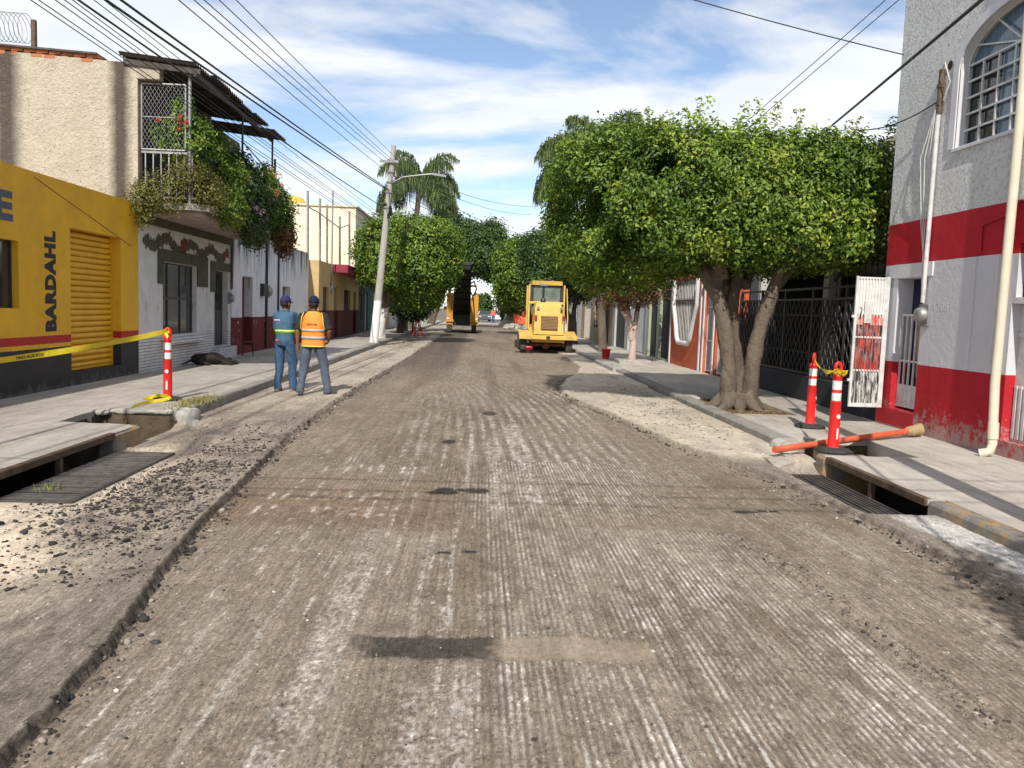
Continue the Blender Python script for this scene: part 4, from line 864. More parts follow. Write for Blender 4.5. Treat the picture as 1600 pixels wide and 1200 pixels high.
# window and ribbed steel door right of the pipe
window(rb, 0, WR+.08, -1, 8.2, 9.36, 2.0, 2.62, 3, 1, .1, .03, m_black)
sd = MB(o); sd.box(WR+.2, WR+.24, 8.1, 9.42, .33, 1.93); sd.box(WR+.185, WR+.2, 8.1, 9.42, 1.55, 1.60); sd = sd.build('steel_door', m_white, rb)
rm = None
for i in range(15):
    bb = MB(); bb.box(-.018, 0, -.028, .028, 0, .62, .006); rm = rm or bb.mesh('rib', m_white); q = bpy.data.objects.new('rib', rm); q.location = (WR+.2-o.x, 8.17+i*.086-o.y, .36); lnk(q, sd)
# service mast with meter, conduit, drain pipe
b = MB(o); b.tube([(WR-.05, 11.08, 4.72), (WR-.05, 11.10, 4.25), (WR-.05, 11.12, 1.95)], .03, 10); sm_ = b.build('service_mast', m_white, rb)
b = MB(o); b.tube([(WR-.05, 11.08, 5.02), (WR-.05, 11.08, 4.45)], .04, 8); b.box(WR-.09, WR-.02, 11.04, 11.12, 4.78, 4.83); b.box(WR-.09, WR-.02, 11.04, 11.12, 4.55, 4.6); b.build('insulator_rack', m_steel, sm_)
meter(rb, (WR-.0, 11.12, 1.78), (-1, 0, 0), .115)
b = MB(o)
for i in range(3): b.tube([(WR-.09, 11.1, 4.5), (WR-.06-.03*i, 11.22+.06*i, 3.9), (WR-.03, 11.25+.05*i, 3.0), (WR-.05, 11.2-.03*i, 2.4), (WR-.06, 11.14, 2.0)], .008, 5)
b.tube([(WR-.06, 11.08, 5.0), (WR-.12, 10.9, 5.05), (WR-.06, 10.85, 4.8), (WR-.05, 11.0, 4.6)], .008, 5); b.build('service_cables', m_white, rb)
p0, p1 = atx(1597, 150, WR-.08), atx(1551, 690, WR-.08)
b = MB(o); b.tube([(WR-.08, p0.y, 6.7), (WR-.08, p0.y, 4), (WR-.08, p1.y+.05, 1.0), (WR-.08, p1.y, .30), (WR-.10, p1.y, .22), (WR-.16, p1.y+.03, .19), (WR-.2, p1.y+.05, .18)], .052, 14)
b.tube([(WR-.08, p1.y+.012, .55), (WR-.08, p1.y, .36)], .06, 14); b.build('rain_pipe', mat('cream_pvc_pipe', (.66, .60, .47), (.58, .52, .41), 4, .4, .1, 60, .002, .4), rb)
b = MB(o); b.tube([(WR-.02, 9.95, 2.55), (WR-.02, 9.95, 2.88), (WR-.02, 9.5, 2.95)], .014, 6); b.build('conduit', m_redpaint, rb)
b = MB(o); b.lathe((WR-.004, 10.98, 5.1-.05), [(.06, 0), (.05, .006)], 10, 0, (-1, 0, 0)); b.build('dark_hole_disc', m_void, rb)  # raised disc, the darkness of a hole put into its colour
# open gate leaf with burnt and red-sprayed sheets
m_leaf = NT('scorched_gate_paint'); t = m_leaf; z = t.sep()[2]; xx = t.sep()[0]
rib = t.noise(4, 5, .7, t.map(scale=(14, 1, 1.2)))
base = t.mix(t.ramp(t.noise(6, 8, .7), [(.5, 0), (.7, .6)]), (.66, .65, .63), (.45, .42, .38))
def zone(a, b_): return t.math('MULTIPLY', t.math('GREATER_THAN', z, a), t.math('LESS_THAN', z, b_))
redz = t.math('MULTIPLY', zone(.93, 1.76), t.ramp(t.math('ADD', rib, t.math('MULTIPLY', t.noise(5, 5), .5)), [(.68, 0), (.84, .95)])); blk = t.math('MULTIPLY', zone(.46, 1.62), t.ramp(rib, [(.45, .95), (.6, 0)]))
c = t.mix(t.math('MULTIPLY', zone(.95, 1.74), .4), base, (.5, .2, .15)); c = t.mix(redz, c, (.60, .055, .035)); c = t.mix(blk, c, (.02, .018, .018)); m_leaf = t.fin(c, .5, .4)
gl = empty('open_gate_leaf', (WR, 12.1, .4), 0, 'white iron gate leaf swung open, scorched and sprayed red', 'gate'); o = gl.location
YG = 12.08; gx0, gx1, gz0, gz1 = 5.555, 6.06, .40, 2.33
b = MB(o)
for a_ in ((gx0, gx0+.035, gz0, gz1), (gx1-.07, gx1, gz0, gz1)): b.box(a_[0], a_[1], YG-.02, YG+.02, a_[2], a_[3], .004)
for z_ in (gz0, .93, 1.42, 1.77, gz1-.04): b.box(gx0+.035, gx1-.07, YG-.016, YG+.016, z_, z_+.03, .003)
b.build('frame', m_white, gl)
b = MB(o); b.box(gx0+.03, gx1-.06, YG+.004, YG+.010, gz0+.02, gz1-.02); b.build('sheet', m_leaf, gl)
bmn = None
for i in range(9):
    bb = MB(); bb.box(-.011, .011, -.02, -.0, 0, gz1-gz0-.06, .004); bmn = bmn or bb.mesh('rib', m_leaf); q = bpy.data.objects.new('rib', bmn); q.location = (gx0+.07+i*.045-o.x, YG+.004-o.y, gz0+.03-o.z); lnk(q, gl)
b = MB(o); b.box(gx0+.14, gx0+.25, YG-.035, YG-.018, 1.64, 1.98, .006); b.build('letter_flap', m_white, gl)
b = MB(o); b.tube([(gx0+.08, YG-.03, 1.7), (gx0+.065, YG-.07, 1.75), (gx0+.08, YG-.07, 1.84), (gx0+.075, YG-.03, 1.88)], .007, 6); b.build('handle', m_steel, gl)
b = MB(o); b.box(gx0-.035, gx0, YG-.015, YG+.015, 1.72, 1.76); b.box(gx0-.035, gx0, YG-.015, YG+.015, .78, .82); b.build('latch', m_white, gl)

# ------------------------------------------------------------------ carport lot with black lattice fence
m_dkwall = mat('charcoal_wall_and_shade_panel', (.028, .030, .036), (.045, .045, .05), 4, .8, .3, 25, .006)
lf = empty('black_lattice_fence', (6.25, 15.5, 0), 0, 'black iron lattice fence on a low charcoal wall', 'fence'); o = lf.location; FX = 6.25
b = MB(o); b.box(FX-.08, FX+.12, 12.35, 19.6, -.6, .62, .01); b.build('base_wall', m_dkwall, lf)
b = MB(o)
for y in (12.45, 13.9, 15.3, 16.7, 18.1, 19.5): b.box(FX-.02, FX+.03, y-.025, y+.025, .62, 2.28)
for z_ in (.66, 2.05, 2.25): b.box(FX-.016, FX+.024, 12.45, 19.5, z_-.02, z_+.02)
b.build('frame', m_black, lf); bar = None
for i in range(64):
    y = 12.54+i*.11
    bb = MB(); bb.tube([(0, .028*math.sin(k*math.pi/3.0), .68+k*.0455) for k in range(31)], .015, 5); bar = bar or bb.mesh('wavy_bar', m_black)
    q = bpy.data.objects.new('wavy_bar', bar); q.location = (FX-o.x, y-o.y, 0); q.rotation_euler = (0, 0, math.pi*(i % 2)); lnk(q, lf)
b = MB(o)
for i in range(63): b.lathe((FX, 12.595+i*.11, 1.05), [(.02, -.006), (.02, .006)], 6, 0, (1, 0, 0)); b.lathe((FX, 12.595+i*.11, 1.75), [(.02, -.006), (.02, .006)], 6, 0, (1, 0, 0))
tag(b.build('rivets', m_black, lf), kind='stuff')
# house behind the fence
bh = empty('carport_house', (9, 16, 0), 0, 'cream house with dark carport and outdoor stair behind the black fence', 'building'); o = bh.location
m_crm = mat('cream_render', (.60, .54, .42), (.52, .46, .36), 1.5, .9, .3, 25, .006)
b = MB(o); b.box(11.2, 11.4, 12.35, 19.8, -.5, 3.0); b.build('back_wall', mat('teal_grey_wall', (.16, .2, .2), (.12, .15, .15), 3, .9), bh)  # teal-grey back wall in two close tones
b = MB(o); b.box(6.5, 11.2, 12.33, 19.7, -.55, .17); b.build('carport_floor', m_roof, bh)
b = MB(o); b.box(6.9, 11.4, 12.34, 19.59, 2.75, 2.98, .01); b.build('carport_roof', m_crm, bh); b = MB(o); b.box(6.45, 11.2, 19.50, 19.60, -.5, 2.74); b.build('side_wall', m_dkwall, bh)  # roof extended to shade carport; dark side panel added to hide sunlit orange wall
b = MB(o); b.box(6.62, 6.86, 15.55, 15.8, .1, 2.95, .015); b.build('column', m_pgrey, bh); b = MB(o); b.box(6.62, 6.88, 19.3, 19.6, .1, 2.75, .015); b.build('column', m_pgrey, bh)
b = MB(o); b.box(8.2, 11.5, 12.34, 14.1, 2.99, 6.0); b.box(8.2, 11.5, 14.1, 19.9, 2.99, 5.4); b.build('upper_wall', m_crm, bh)
b = MB(o); b.box(6.75, 6.95, 12.5, 12.75, .2, 5.3, .01); b.build('stair_pier', m_crm, bh)
st = MB(o); st.bar((6.6, 15.2, 1.5), (6.6, 12.5, 2.9), .05, .16); st.bar((7.5, 15.2, 1.5), (7.5, 12.5, 2.9), .05, .16); st = st.build('stair_stringers', m_black, bh); stp = None
for i in range(10):
    bb = MB(); bb.box(-.45, .45, -.12, .12, -.015, .015); stp = stp or bb.mesh('tread', m_black); q = bpy.data.objects.new('tread', stp); q.location = (7.05-o.x, 15.05-i*.27-o.y, 1.6+i*.14-o.z); lnk(q, st)
for i in range(12): bb = MB(o); bb.bar((6.58, 15.1-i*.22, 1.6+i*.115), (6.58, 15.1-i*.22, 2.4+i*.115), .016); bb.build('baluster', m_black, st)
b = MB(o); b.bar((6.58, 15.2, 2.4), (6.58, 12.5, 3.8), .04); b.build('handrail', m_black, st)
bs = None
for i in range(9): bb = MB(); bb.box(0, .02, -1.6, 1.6, 0, .10, .004); bs = bs or bb.mesh('louvre_board', mat('blue_grey_louvre', (.18, .23, .25), (.14, .18, .2), 4, .7)); q = bpy.data.objects.new('louvre_board', bs); q.location = (11.15-o.x, 17.9-o.y, 1.6+i*.125); lnk(q, bh)

# ------------------------------------------------------------------ orange house
m_orange = mat('orange_paint', (.50, .115, .045), (.43, .095, .038), 2, .75, .3, 25, .005, dirt=(.3, .09, .05), dscale=3, damt=.5)
OX = 6.2
oh = empty('orange_house', (OX, 23, 0), 0, 'bright orange house front with white trimmed scalloped window and white gates', 'building'); o = oh.location
b = MB(o)      # front with scalloped window: vertical strips with varying sill
Y0, Y1 = 22.9, 26.4; n = 40
def sill(y):
    f = abs((y-(Y0+Y1)/2)/((Y1-Y0)/2-.32))
    return None if f >= 1 else (.85 if f < .42 else .85+(f-.42)*.9 if f < .6 else 1.02+(f-.6)**.8*2.1)
for i in range(n):
    ya, yb = Y0+(Y1-Y0)*i/n, Y0+(Y1-Y0)*(i+1)/n; s0 = sill((ya+yb)/2)
    if s0 is None: b.quad((OX, ya, -.6), (OX, ya, 3.3), (OX, yb, 3.3), (OX, yb, -.6))
    else: b.quad((OX, ya, -.6), (OX, ya, sill(ya) or s0), (OX, yb, sill(yb) or s0), (OX, yb, -.6)); b.quad((OX, ya, 2.75), (OX, ya, 3.3), (OX, yb, 3.3), (OX, yb, 2.75))
b.wall(0, OX, 19.62, 22.9, -.6, 3.3, [(21.6, 22.45, .15, 2.6), (19.9, 21.35, .15, 2.45)], .2, -1)
b.box(OX+.3, OX+8, 19.64, 26.38, -.5, 3.2); b.quad((OX, 19.62, -.6), (OX, 19.62, 3.3), (OX+8, 19.62, 3.3), (OX+8, 19.62, -.6)); b.box(OX, OX+.25, 19.62, 26.4, 3.3, 3.36); b.build('wall', m_orange, oh)
pts = [(Y0+(Y1-Y0)*k/60) for k in range(61)]; pts = [(y, sill(y)) for y in pts if sill(y)]
pts = [(pts[0][0], 2.75)]+pts+[(pts[-1][0], 2.75)]
b = MB(o); b.tube([(OX-.01, y, z_) for y, z_ in pts], .075, 8, flat=1); b.build('window_trim', m_smoothwhite, oh)
b = MB(o); b.box(OX+.18, OX+.2, Y0+.25, Y1-.25, .8, 2.8); b.build('pane', m_glass, oh)
wg = MB(o); wg.box(OX-.0, OX+.03, Y0+.3, Y1-.3, 2.15, 2.2); wg = wg.build('window_grille', m_white, oh)
for i in range(15):
    y = Y0+.45+i*.186; bb = MB(o); bb.box(OX+.02, OX+.035, y-.012, y+.012, (sill(y) or 2.0)-.0, 2.74); bb.build('grille_bar', m_white, wg)
for y in (22.86, 21.52, 22.52, 26.36): b = MB(o); b.box(OX-.03, OX+.01, y-.05, y+.05, .15, 2.6 if y < 26 else 3.2); b.build('white_trim', m_smoothwhite, oh)
b = MB(o); b.tube([(OX-.02, 22.02-.5*math.cos(math.pi*k/12), 2.5+.45*math.sin(math.pi*k/12)) for k in range(13)], .05, 8); b.build('arch_trim', m_smoothwhite, oh)
for (ya, yb, zt_) in ((21.62, 22.43, 2.58), (19.92, 21.33, 2.43)):
    gg = MB(o); gg.box(OX+.06, OX+.10, ya, ya+.05, .17, zt_); gg.box(OX+.06, OX+.10, yb-.05, yb, .17, zt_)
    for z_ in (.2, 1.0, 1.9, zt_-.05): gg.box(OX+.065, OX+.095, ya, yb, z_, z_+.04)
    gg = gg.build('gate', m_white, oh); nb = int((yb-ya)/.1)
    for i in range(1, nb): bb = MB(o); bb.box(OX+.07, OX+.09, ya+i*(yb-ya)/nb-.009, ya+i*(yb-ya)/nb+.009, .2, zt_); bb.build('gate_bar', m_white, gg)
    bb = MB(o); bb.box(OX+.19, OX+.2, ya, yb, .15, zt_+.02); bb.build('door', mat('red_brown_door', (.2, .04, .03), None, 4, .6), oh)

# further fronts down the right side
m_sage = mat('sage_paint', (.36, .40, .30), (.28, .32, .24), 3, .8); m_lgate = mat('pale_grey_gate', (.42, .43, .45), (.35, .36, .38), 3, .5)
m_fr = mat('dark_slate_steel', (.03, .036, .042), (.05, .055, .06), 4, .5)
plain_house('sage_house', 'house front with sage green pillars and dark steel doors', 6.3, 26.42, 30.6, 3.3, m_sage, -1, [(26.9, 28.5, .2, 2.7, 'g', m_fr), (28.9, 30.3, .17, 2.6, 'g', m_fr)])
plain_house('grey_gate_house', 'house front with wide pale grey steel gate', 6.3, 30.62, 38.4, 3.2, m_pgrey, -1, [(31.0, 34.4, .17, 2.5, 'g', m_lgate), (35.2, 37.8, .17, 2.5, 'g', m_fr)])
plain_house('ochre_house', 'ochre house front behind the yellow road machine', 6.3, 38.42, 50, 3.6, m_tan, -1, [(39.5, 41, .17, 2.5, 'd', m_fr), (42.5, 44.5, .9, 2.3, 'w'), (46, 48.5, .17, 2.5, 'g', m_white)])
plain_house('far_white_house', 'far white house front behind the rubble heap', 6.3, 50.02, 72, 3.8, m_smoothwhite, -1, [(52, 54, .9, 2.3, 'w'), (56, 59, .17, 2.5, 'g', m_white), (63, 65, .9, 2.3, 'w')])
plain_house('far_grey_house', 'far grey house front at the end of the right pavement', 6.3, 72.02, 100, 3.8, m_pgrey, -1, [(75, 77, .9, 2.3, 'w'), (82, 85, .17, 2.5, 'g', m_white), (90, 92, .9, 2.3, 'w')])
# ------------------------------------------------------------------ foliage tools
NR = np.random.default_rng(11)
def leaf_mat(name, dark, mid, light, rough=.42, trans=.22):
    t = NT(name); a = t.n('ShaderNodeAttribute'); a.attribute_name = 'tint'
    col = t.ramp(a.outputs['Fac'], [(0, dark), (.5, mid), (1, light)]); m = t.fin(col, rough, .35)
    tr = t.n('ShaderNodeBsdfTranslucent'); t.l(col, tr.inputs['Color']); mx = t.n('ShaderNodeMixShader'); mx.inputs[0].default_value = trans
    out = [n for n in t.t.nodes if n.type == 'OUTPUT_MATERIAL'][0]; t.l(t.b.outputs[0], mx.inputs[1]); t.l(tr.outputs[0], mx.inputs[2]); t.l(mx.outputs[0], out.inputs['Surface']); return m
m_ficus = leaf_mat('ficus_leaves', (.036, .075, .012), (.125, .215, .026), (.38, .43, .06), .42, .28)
m_ficusdk = leaf_mat('shaded_tree_leaves', (.02, .045, .012), (.05, .10, .022), (.12, .18, .03))  # darker copy of the ficus greens, shade put into the colour
m_dry = leaf_mat('dry_leaves', (.10, .055, .025), (.20, .11, .05), (.30, .19, .09), .8)
m_olivel = leaf_mat('olive_succulent_leaves', (.055, .065, .018), (.15, .15, .035), (.27, .25, .06))
m_palm = leaf_mat('palm_leaflets', (.045, .07, .025), (.11, .15, .05), (.22, .26, .10), .45, .3)
m_bark = mat('grey_bark', (.17, .135, .10), (.09, .07, .055), 5, .95, .9, 22, .03, stretch=(1, 1, .35))
m_barkwhite = paint_bands('bark_with_whitewash', [(-1, (.66, .64, .62)), (1.55, (.14, .11, .085))], .95, .25, wear=(.25, .21, .18), wamt=.7, bump=.8, bscale=18, bdist=.03)
m_barkpink = paint_bands('bark_with_pink_wash', [(-1, (.56, .42, .36)), (1.75, (.17, .12, .09))], .95, .3, wear=(.4, .3, .25), wamt=.6, bump=.7, bscale=18, bdist=.03)
def unit(a): return a/np.maximum(np.linalg.norm(a, axis=-1, keepdims=True), 1e-9)
def leaf_mesh(name, C_, N_, size, wid, m, tint, fold=.25, jit=1.0, up=.35):
    """one folded diamond per leaf: centre C_, preferred facing N_"""
    n = len(C_); nr = unit(N_ + NR.normal(0, .55*jit, (n, 3)) + np.array([0, 0, up])); ax = unit(np.cross(nr, NR.normal(0, 1, (n, 3)))); sd = np.cross(nr, ax)
    s = size*NR.uniform(.65, 1.25, (n, 1)); w = wid*NR.uniform(.75, 1.2, (n, 1))
    V = np.stack([C_-ax*s*.5, C_+sd*w*.5+nr*w*fold, C_+ax*s*.5-nr*s*.12, C_-sd*w*.5+nr*w*fold], 1).reshape(-1, 3)
    F_ = np.arange(n*4).reshape(n, 4); F_ = np.concatenate([F_[:, [0, 1, 2]], F_[:, [0, 2, 3]]]); tt = np.concatenate([tint, tint])
    return npmesh(name, V, F_, m, False, [('tint', 'FACE', 'FLOAT', tt)])
def shell_tips(cen, half, n, e=4.0, shell=.16, nz=.35, seed=0, inner=.15, fr=1.6):
    """twig ends on a lumpy super-ellipsoid; returns points, outward directions"""
    cen = np.array(cen); half = np.array(half); P = NR.uniform(-1.12, 1.12, (n*14, 3)); r = (np.abs(P)**e).sum(1)**(1/e)
    W = P*half+cen; lump = nz*(fbm(W[:, 0]*fr+W[:, 2]*.7, W[:, 1]*fr+W[:, 2]*1.3, seed, 3)-.5) + .07*(vn(W[:, 0]*4+W[:, 2]*3, W[:, 1]*4-W[:, 2]*3, seed+5)-.5)
    q = r-lump*.5; k = ((q > 1-shell) & (q < 1.0)) | ((q < 1-shell) & (NR.random(len(q)) < inner)); i = np.where(k)[0][:n]
    N_ = unit(np.sign(P[i])*np.abs(P[i])**(e-1)/half); return W[i], N_
def foliage(name, blobs, m, parent, per=9, size=.085, wid=.045, spread=.13, seed=3, young=.16, org=(0, 0, 0), holes=(), e=4.0, shell=.16, nz=.35):
    T, N_ = [], []
    for cen, half, n in blobs:
        a, b = shell_tips(cen, half, n, e, shell, nz, seed); T.append(a); N_.append(b)
    T = np.concatenate(T); N_ = np.concatenate(N_); clump = fbm(T[:, 0]*2.2+T[:, 2]*2, T[:, 1]*2.2-T[:, 2]*1.7, seed+9, 3)
    for hc, hr in holes: k = np.linalg.norm((T-np.array(hc))/np.array(hr), axis=1) > 1; T, N_, clump = T[k], N_[k], clump[k]
    ty = NR.random(len(T)) < young
    C_ = np.repeat(T, per, 0) + np.repeat(N_, per, 0)*NR.uniform(-.5, 1., (len(T)*per, 1))*spread + NR.normal(0, spread*.55, (len(T)*per, 3))
    Nn = np.repeat(N_, per, 0); tint = np.clip(np.repeat(.05+.75*clump + .32*ty, per) + NR.normal(0, .11, len(C_)), 0, 1)
    o = bpy.data.objects.new(name, leaf_mesh(name, C_-np.array(org), Nn, size, wid, m, tint)); return lnk(o, parent)
def remeshed(B, name, m, voxel, smooth_it=2, noise=None, mats=None):
    """fuse the shapes in B into one continuous surface"""
    me = B.mesh('tmp', m); ob = bpy.data.objects.new('tmp', me); COL.objects.link(ob); md = ob.modifiers.new('r', 'REMESH'); md.mode = 'VOXEL'; md.voxel_size = voxel; md.use_smooth_shade = True
    if smooth_it: sm = ob.modifiers.new('s', 'SMOOTH'); sm.iterations = smooth_it; sm.factor = .5
    dg = bpy.context.evaluated_depsgraph_get(); r = bpy.data.meshes.new_from_object(ob.evaluated_get(dg)); bpy.data.objects.remove(ob); r.name = name
    r.materials.clear()
    for k in (mats or [m]): r.materials.append(k)
    if noise:
        amp, fr = noise; n = len(r.vertices); co = np.empty(n*3, np.float32); no = np.empty(n*3, np.float32); r.vertices.foreach_get('co', co); r.vertices.foreach_get('normal', no); co = co.reshape(-1, 3); no = no.reshape(-1, 3)
        d = amp*(fbm(co[:, 0]*fr+co[:, 2]*fr*.6+50, co[:, 1]*fr+co[:, 2]*fr*.4+50, 77, 3)-.5)*2; r.vertices.foreach_set('co', (co+no*d[:, None]).astype(np.float32).ravel())
    r.polygons.foreach_set('use_smooth', [True]*len(r.polygons)); r.update(); return r
def limb(p, q, r0, r1, sag=.06, n=7, seed=0):
    r = random.Random(seed); p = Vector(p); q = Vector(q); d = (q-p); pts = []
    for i in range(n+1):
        f = i/n; pts.append(p+d*f+Vector((math.sin(f*5+seed)*sag, math.cos(f*4+seed*2)*sag, 0))*math.sin(f*math.pi)+Vector((0, 0, d.length*.06*math.sin(f*math.pi))))
    return pts, [r0+(r1-r0)*i/n for i in range(n+1)]

# ------------------------------------------------------------------ big clipped ficus on the right pavement
bt = empty('clipped_tree', (4.5, 14.05, .12), 0, 'large flat-clipped green street tree with thick forked trunk in front of black fence', 'tree'); O = bt.location
B = MB(O)
for (p, q, r0, r1, sd) in (((4.33, 13.98, .1), (3.98, 13.9, 2.9), .15, .085, 1), ((4.50, 14.12, .1), (4.5, 14.3, 2.9), .13, .085, 2), ((4.68, 13.98, .1), (5.1, 13.9, 2.9), .15, .085, 3), ((4.5, 14.25, .9), (4.3, 14.9, 2.9), .15, .1, 4), ((4.06, 13.9, 2.0), (3.1, 14.4, 3.3), .13, .05, 5), ((4.2, 14, 2.1), (2.4, 15.2, 3.3), .10, .04, 6), ((5.0, 13.9, 2.2), (6.1, 14.2, 3.4), .11, .04, 7), ((4.6, 14.3, 2.2), (5.4, 15.6, 3.5), .10, .04, 8), ((4.1, 13.9, 2.3), (3.7, 13.1, 3.3), .09, .04, 9), ((5, 13.9, 2.3), (5.6, 13.0, 3.4), .09, .04, 10)):
    P, R = limb(p, q, r0, r1, .07, 9, sd); B.tube(P, R, 10)
for k in range(9):
    a = k*.72+.3; L_ = .16+.16*((k*7) % 3)/2; B.tube([(4.5+.18*math.cos(a), 14.05+.18*math.sin(a), .32), (4.5+.38*math.cos(a), 14.05+.38*math.sin(a), .16), (4.5+(.35+L_)*math.cos(a), 14.05+(.35+L_)*math.sin(a), .08)], [.15, .10, .03], 8)
tr = remeshed(B, 'trunk', m_bark, .022, 1, (.03, 6)); lnk(bpy.data.objects.new('trunk', tr), bt)
foliage('crown', [((4.40, 14.75, 3.57), (2.36, 1.9, 1.03), 9600), ((2.5, 15.2, 3.52), (1.25, 1.7, 1.22), 3600), ((4.2, 14.6, 4.2), (2.2, 1.5, .42), 900)], m_ficus, bt, 10, .088, .046, .12, 3, .20, O, holes=[((1.7, 13.9, 3.35), (.5, .9, .4)), ((2.3, 13.6, 2.6), (.35, .5, .45)), ((3.5, 12.85, 3.1), (.22, .35, .2)), ((5.3, 12.85, 3.9), (.2, .35, .18)), ((4.6, 12.85, 2.75), (.3, .35, .16)), ((2.9, 13.3, 4.0), (.25, .4, .2))], e=4.6, nz=.6)
# sprigs standing above the clipped top
T = np.stack([NR.uniform(2.2, 6.4, 60), NR.uniform(12.9, 16, 60), NR.uniform(4.45, 4.6, 60)], 1); hgt = NR.uniform(.12, .5, 60)*(1+.6*(np.abs(T[:, 0]-3.9) < .5))
C_ = []
for p, h in zip(T, hgt):
    k = int(18+60*h); f = NR.random(k); C_.append(p+np.stack([NR.normal(0, .05, k), NR.normal(0, .05, k), f*h], 1))
C_ = np.concatenate(C_); lnk(bpy.data.objects.new('top_sprigs', leaf_mesh('top_sprigs', C_-np.array(O), np.tile([0, -.5, .6], (len(C_), 1)), .085, .042, m_ficus, np.clip(NR.normal(.72, .16, len(C_)), 0, 1))), bt)

def street_tree(name, label, base, top, blobs, m, per=8, size=.12, wid=.06, spread=.18, stems=3, r=.16, bark=None, young=.12, e=3.2, seed=5, group=None, nz=.5, shell=.2, clear=None):
    t_ = empty(name, base, 0, label, 'tree', group); O = t_.location; B = MB(O); rr = random.Random(seed)
    c0 = Vector(blobs[0][0])
    for k in range(stems):
        q = Vector(top)+Vector((rr.uniform(-.5, .5), rr.uniform(-.5, .5), rr.uniform(-.2, .3)))*(stems > 1); P, R = limb(Vector(base)+Vector((rr.uniform(-.1, .1), rr.uniform(-.1, .1), -.05)), q, r, r*.6, .05, 6, k+seed); B.tube(P, R, 8)
        for j in range(3):
            bb = rr.choice(blobs); e_ = Vector(bb[0])+Vector([rr.uniform(-.6, .6)*h for h in bb[1]]); P, R = limb(q, e_, r*.5, r*.12, .1, 6, j+k*3+seed); B.tube(P, R, 6)
    lnk(bpy.data.objects.new('trunk', remeshed(B, 'trunk', bark or m_bark, max(.03, r*.25), 2, (.015, 5))), t_)
    foliage('crown', blobs, m, t_, per, size, wid, spread, seed, young, O, (), e, shell, nz); return t_
GT = 'clipped trees along the street'
street_tree('clipped_tree', 'clipped round green tree with whitewashed trunk beside the leaning utility pole', (-4.45, 39.0, .1), (-4.1, 39, 2.4), [((-3.15, 39, 4.05), (2.35, 2.1, 1.62), 3600), ((-2.9, 39.6, 2.7), (1.3, 1.5, 1.1), 700)], m_ficus, 9, .15, .085, .2, 3, .24, m_barkwhite, .16, 3.2, 21, GT)
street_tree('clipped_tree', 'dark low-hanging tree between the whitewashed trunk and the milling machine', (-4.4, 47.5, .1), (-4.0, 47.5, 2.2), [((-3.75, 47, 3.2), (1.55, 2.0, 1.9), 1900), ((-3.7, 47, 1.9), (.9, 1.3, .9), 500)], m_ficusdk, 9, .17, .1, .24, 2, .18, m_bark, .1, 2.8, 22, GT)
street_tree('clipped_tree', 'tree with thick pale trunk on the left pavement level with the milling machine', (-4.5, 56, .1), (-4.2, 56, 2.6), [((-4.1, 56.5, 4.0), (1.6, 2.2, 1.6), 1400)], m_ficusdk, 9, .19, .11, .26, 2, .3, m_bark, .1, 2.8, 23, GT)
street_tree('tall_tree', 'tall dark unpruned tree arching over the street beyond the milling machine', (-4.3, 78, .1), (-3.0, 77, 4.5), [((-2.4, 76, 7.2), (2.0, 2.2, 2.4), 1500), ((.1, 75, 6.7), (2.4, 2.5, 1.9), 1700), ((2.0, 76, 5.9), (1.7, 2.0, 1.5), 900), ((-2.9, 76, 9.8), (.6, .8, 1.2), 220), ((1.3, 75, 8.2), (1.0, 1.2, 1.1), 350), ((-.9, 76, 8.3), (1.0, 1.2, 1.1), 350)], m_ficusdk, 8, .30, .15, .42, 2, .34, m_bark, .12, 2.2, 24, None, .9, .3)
street_tree('clipped_tree', 'leafy green tree over the rubble heap on the right pavement', (4.55, 57, .1), (4.2, 57, 2.2), [((3.5, 57, 4.6), (2.3, 2.4, 2.0), 2000), ((2.4, 57, 3.6), (1.1, 1.6, 1.4), 600)], m_ficus, 8, .2, .11, .3, 3, .2, m_barkwhite, .14, 2.6, 25, GT, .7)
street_tree('clipped_tree', 'small yellow-green tree at the far end of the right pavement', (4.6, 84, .1), (4.5, 84, 2), [((3.9, 84, 3.2), (2.0, 2.0, 2.0), 900)], m_ficus, 8, .28, .15, .34, 2, .2, m_bark, .3, 2.4, 26, GT, .7)
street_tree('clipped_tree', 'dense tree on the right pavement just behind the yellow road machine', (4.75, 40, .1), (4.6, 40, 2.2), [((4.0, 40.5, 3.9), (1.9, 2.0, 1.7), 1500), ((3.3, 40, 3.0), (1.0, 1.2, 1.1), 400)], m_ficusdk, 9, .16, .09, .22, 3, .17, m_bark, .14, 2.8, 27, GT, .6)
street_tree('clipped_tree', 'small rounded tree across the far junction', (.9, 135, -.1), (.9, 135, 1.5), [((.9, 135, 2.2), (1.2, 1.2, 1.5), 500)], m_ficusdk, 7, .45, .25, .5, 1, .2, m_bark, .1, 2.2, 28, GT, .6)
street_tree('clipped_tree', 'bushy tree standing beyond the far crossing cars', (7.5, 140, -.1), (7.5, 140, 2), [((7.3, 140, 3.4), (2.3, 2, 2.3), 700)], m_ficus, 7, .5, .28, .6, 1, .25, m_bark, .2, 2.2, 29, GT, .7)
pk = street_tree('small_pruned_tree', 'small tree with pink-washed forked trunk and dry brown twigs', (4.8, 25.4, .12), (4.75, 25.4, 1.3), [((4.2, 25.2, 3.6), (1.7, 1.8, 1.3), 1300)], m_ficus, 9, .11, .06, .16, 1, .13, m_barkpink, .2, 2.6, 30, None, .7)
O = pk.location; B = MB(O)
for (q, k) in (((4.35, 25.3, 2.6), 1), ((5.15, 25.5, 2.5), 2)): P, R = limb((4.78, 25.4, .85), q, .10, .06, .04, 6, k); B.tube(P, R, 8)
lnk(bpy.data.objects.new('fork', remeshed(B, 'fork', m_barkpink, .035, 2, (.012, 6))), pk)
B = MB(O); rr = random.Random(8)
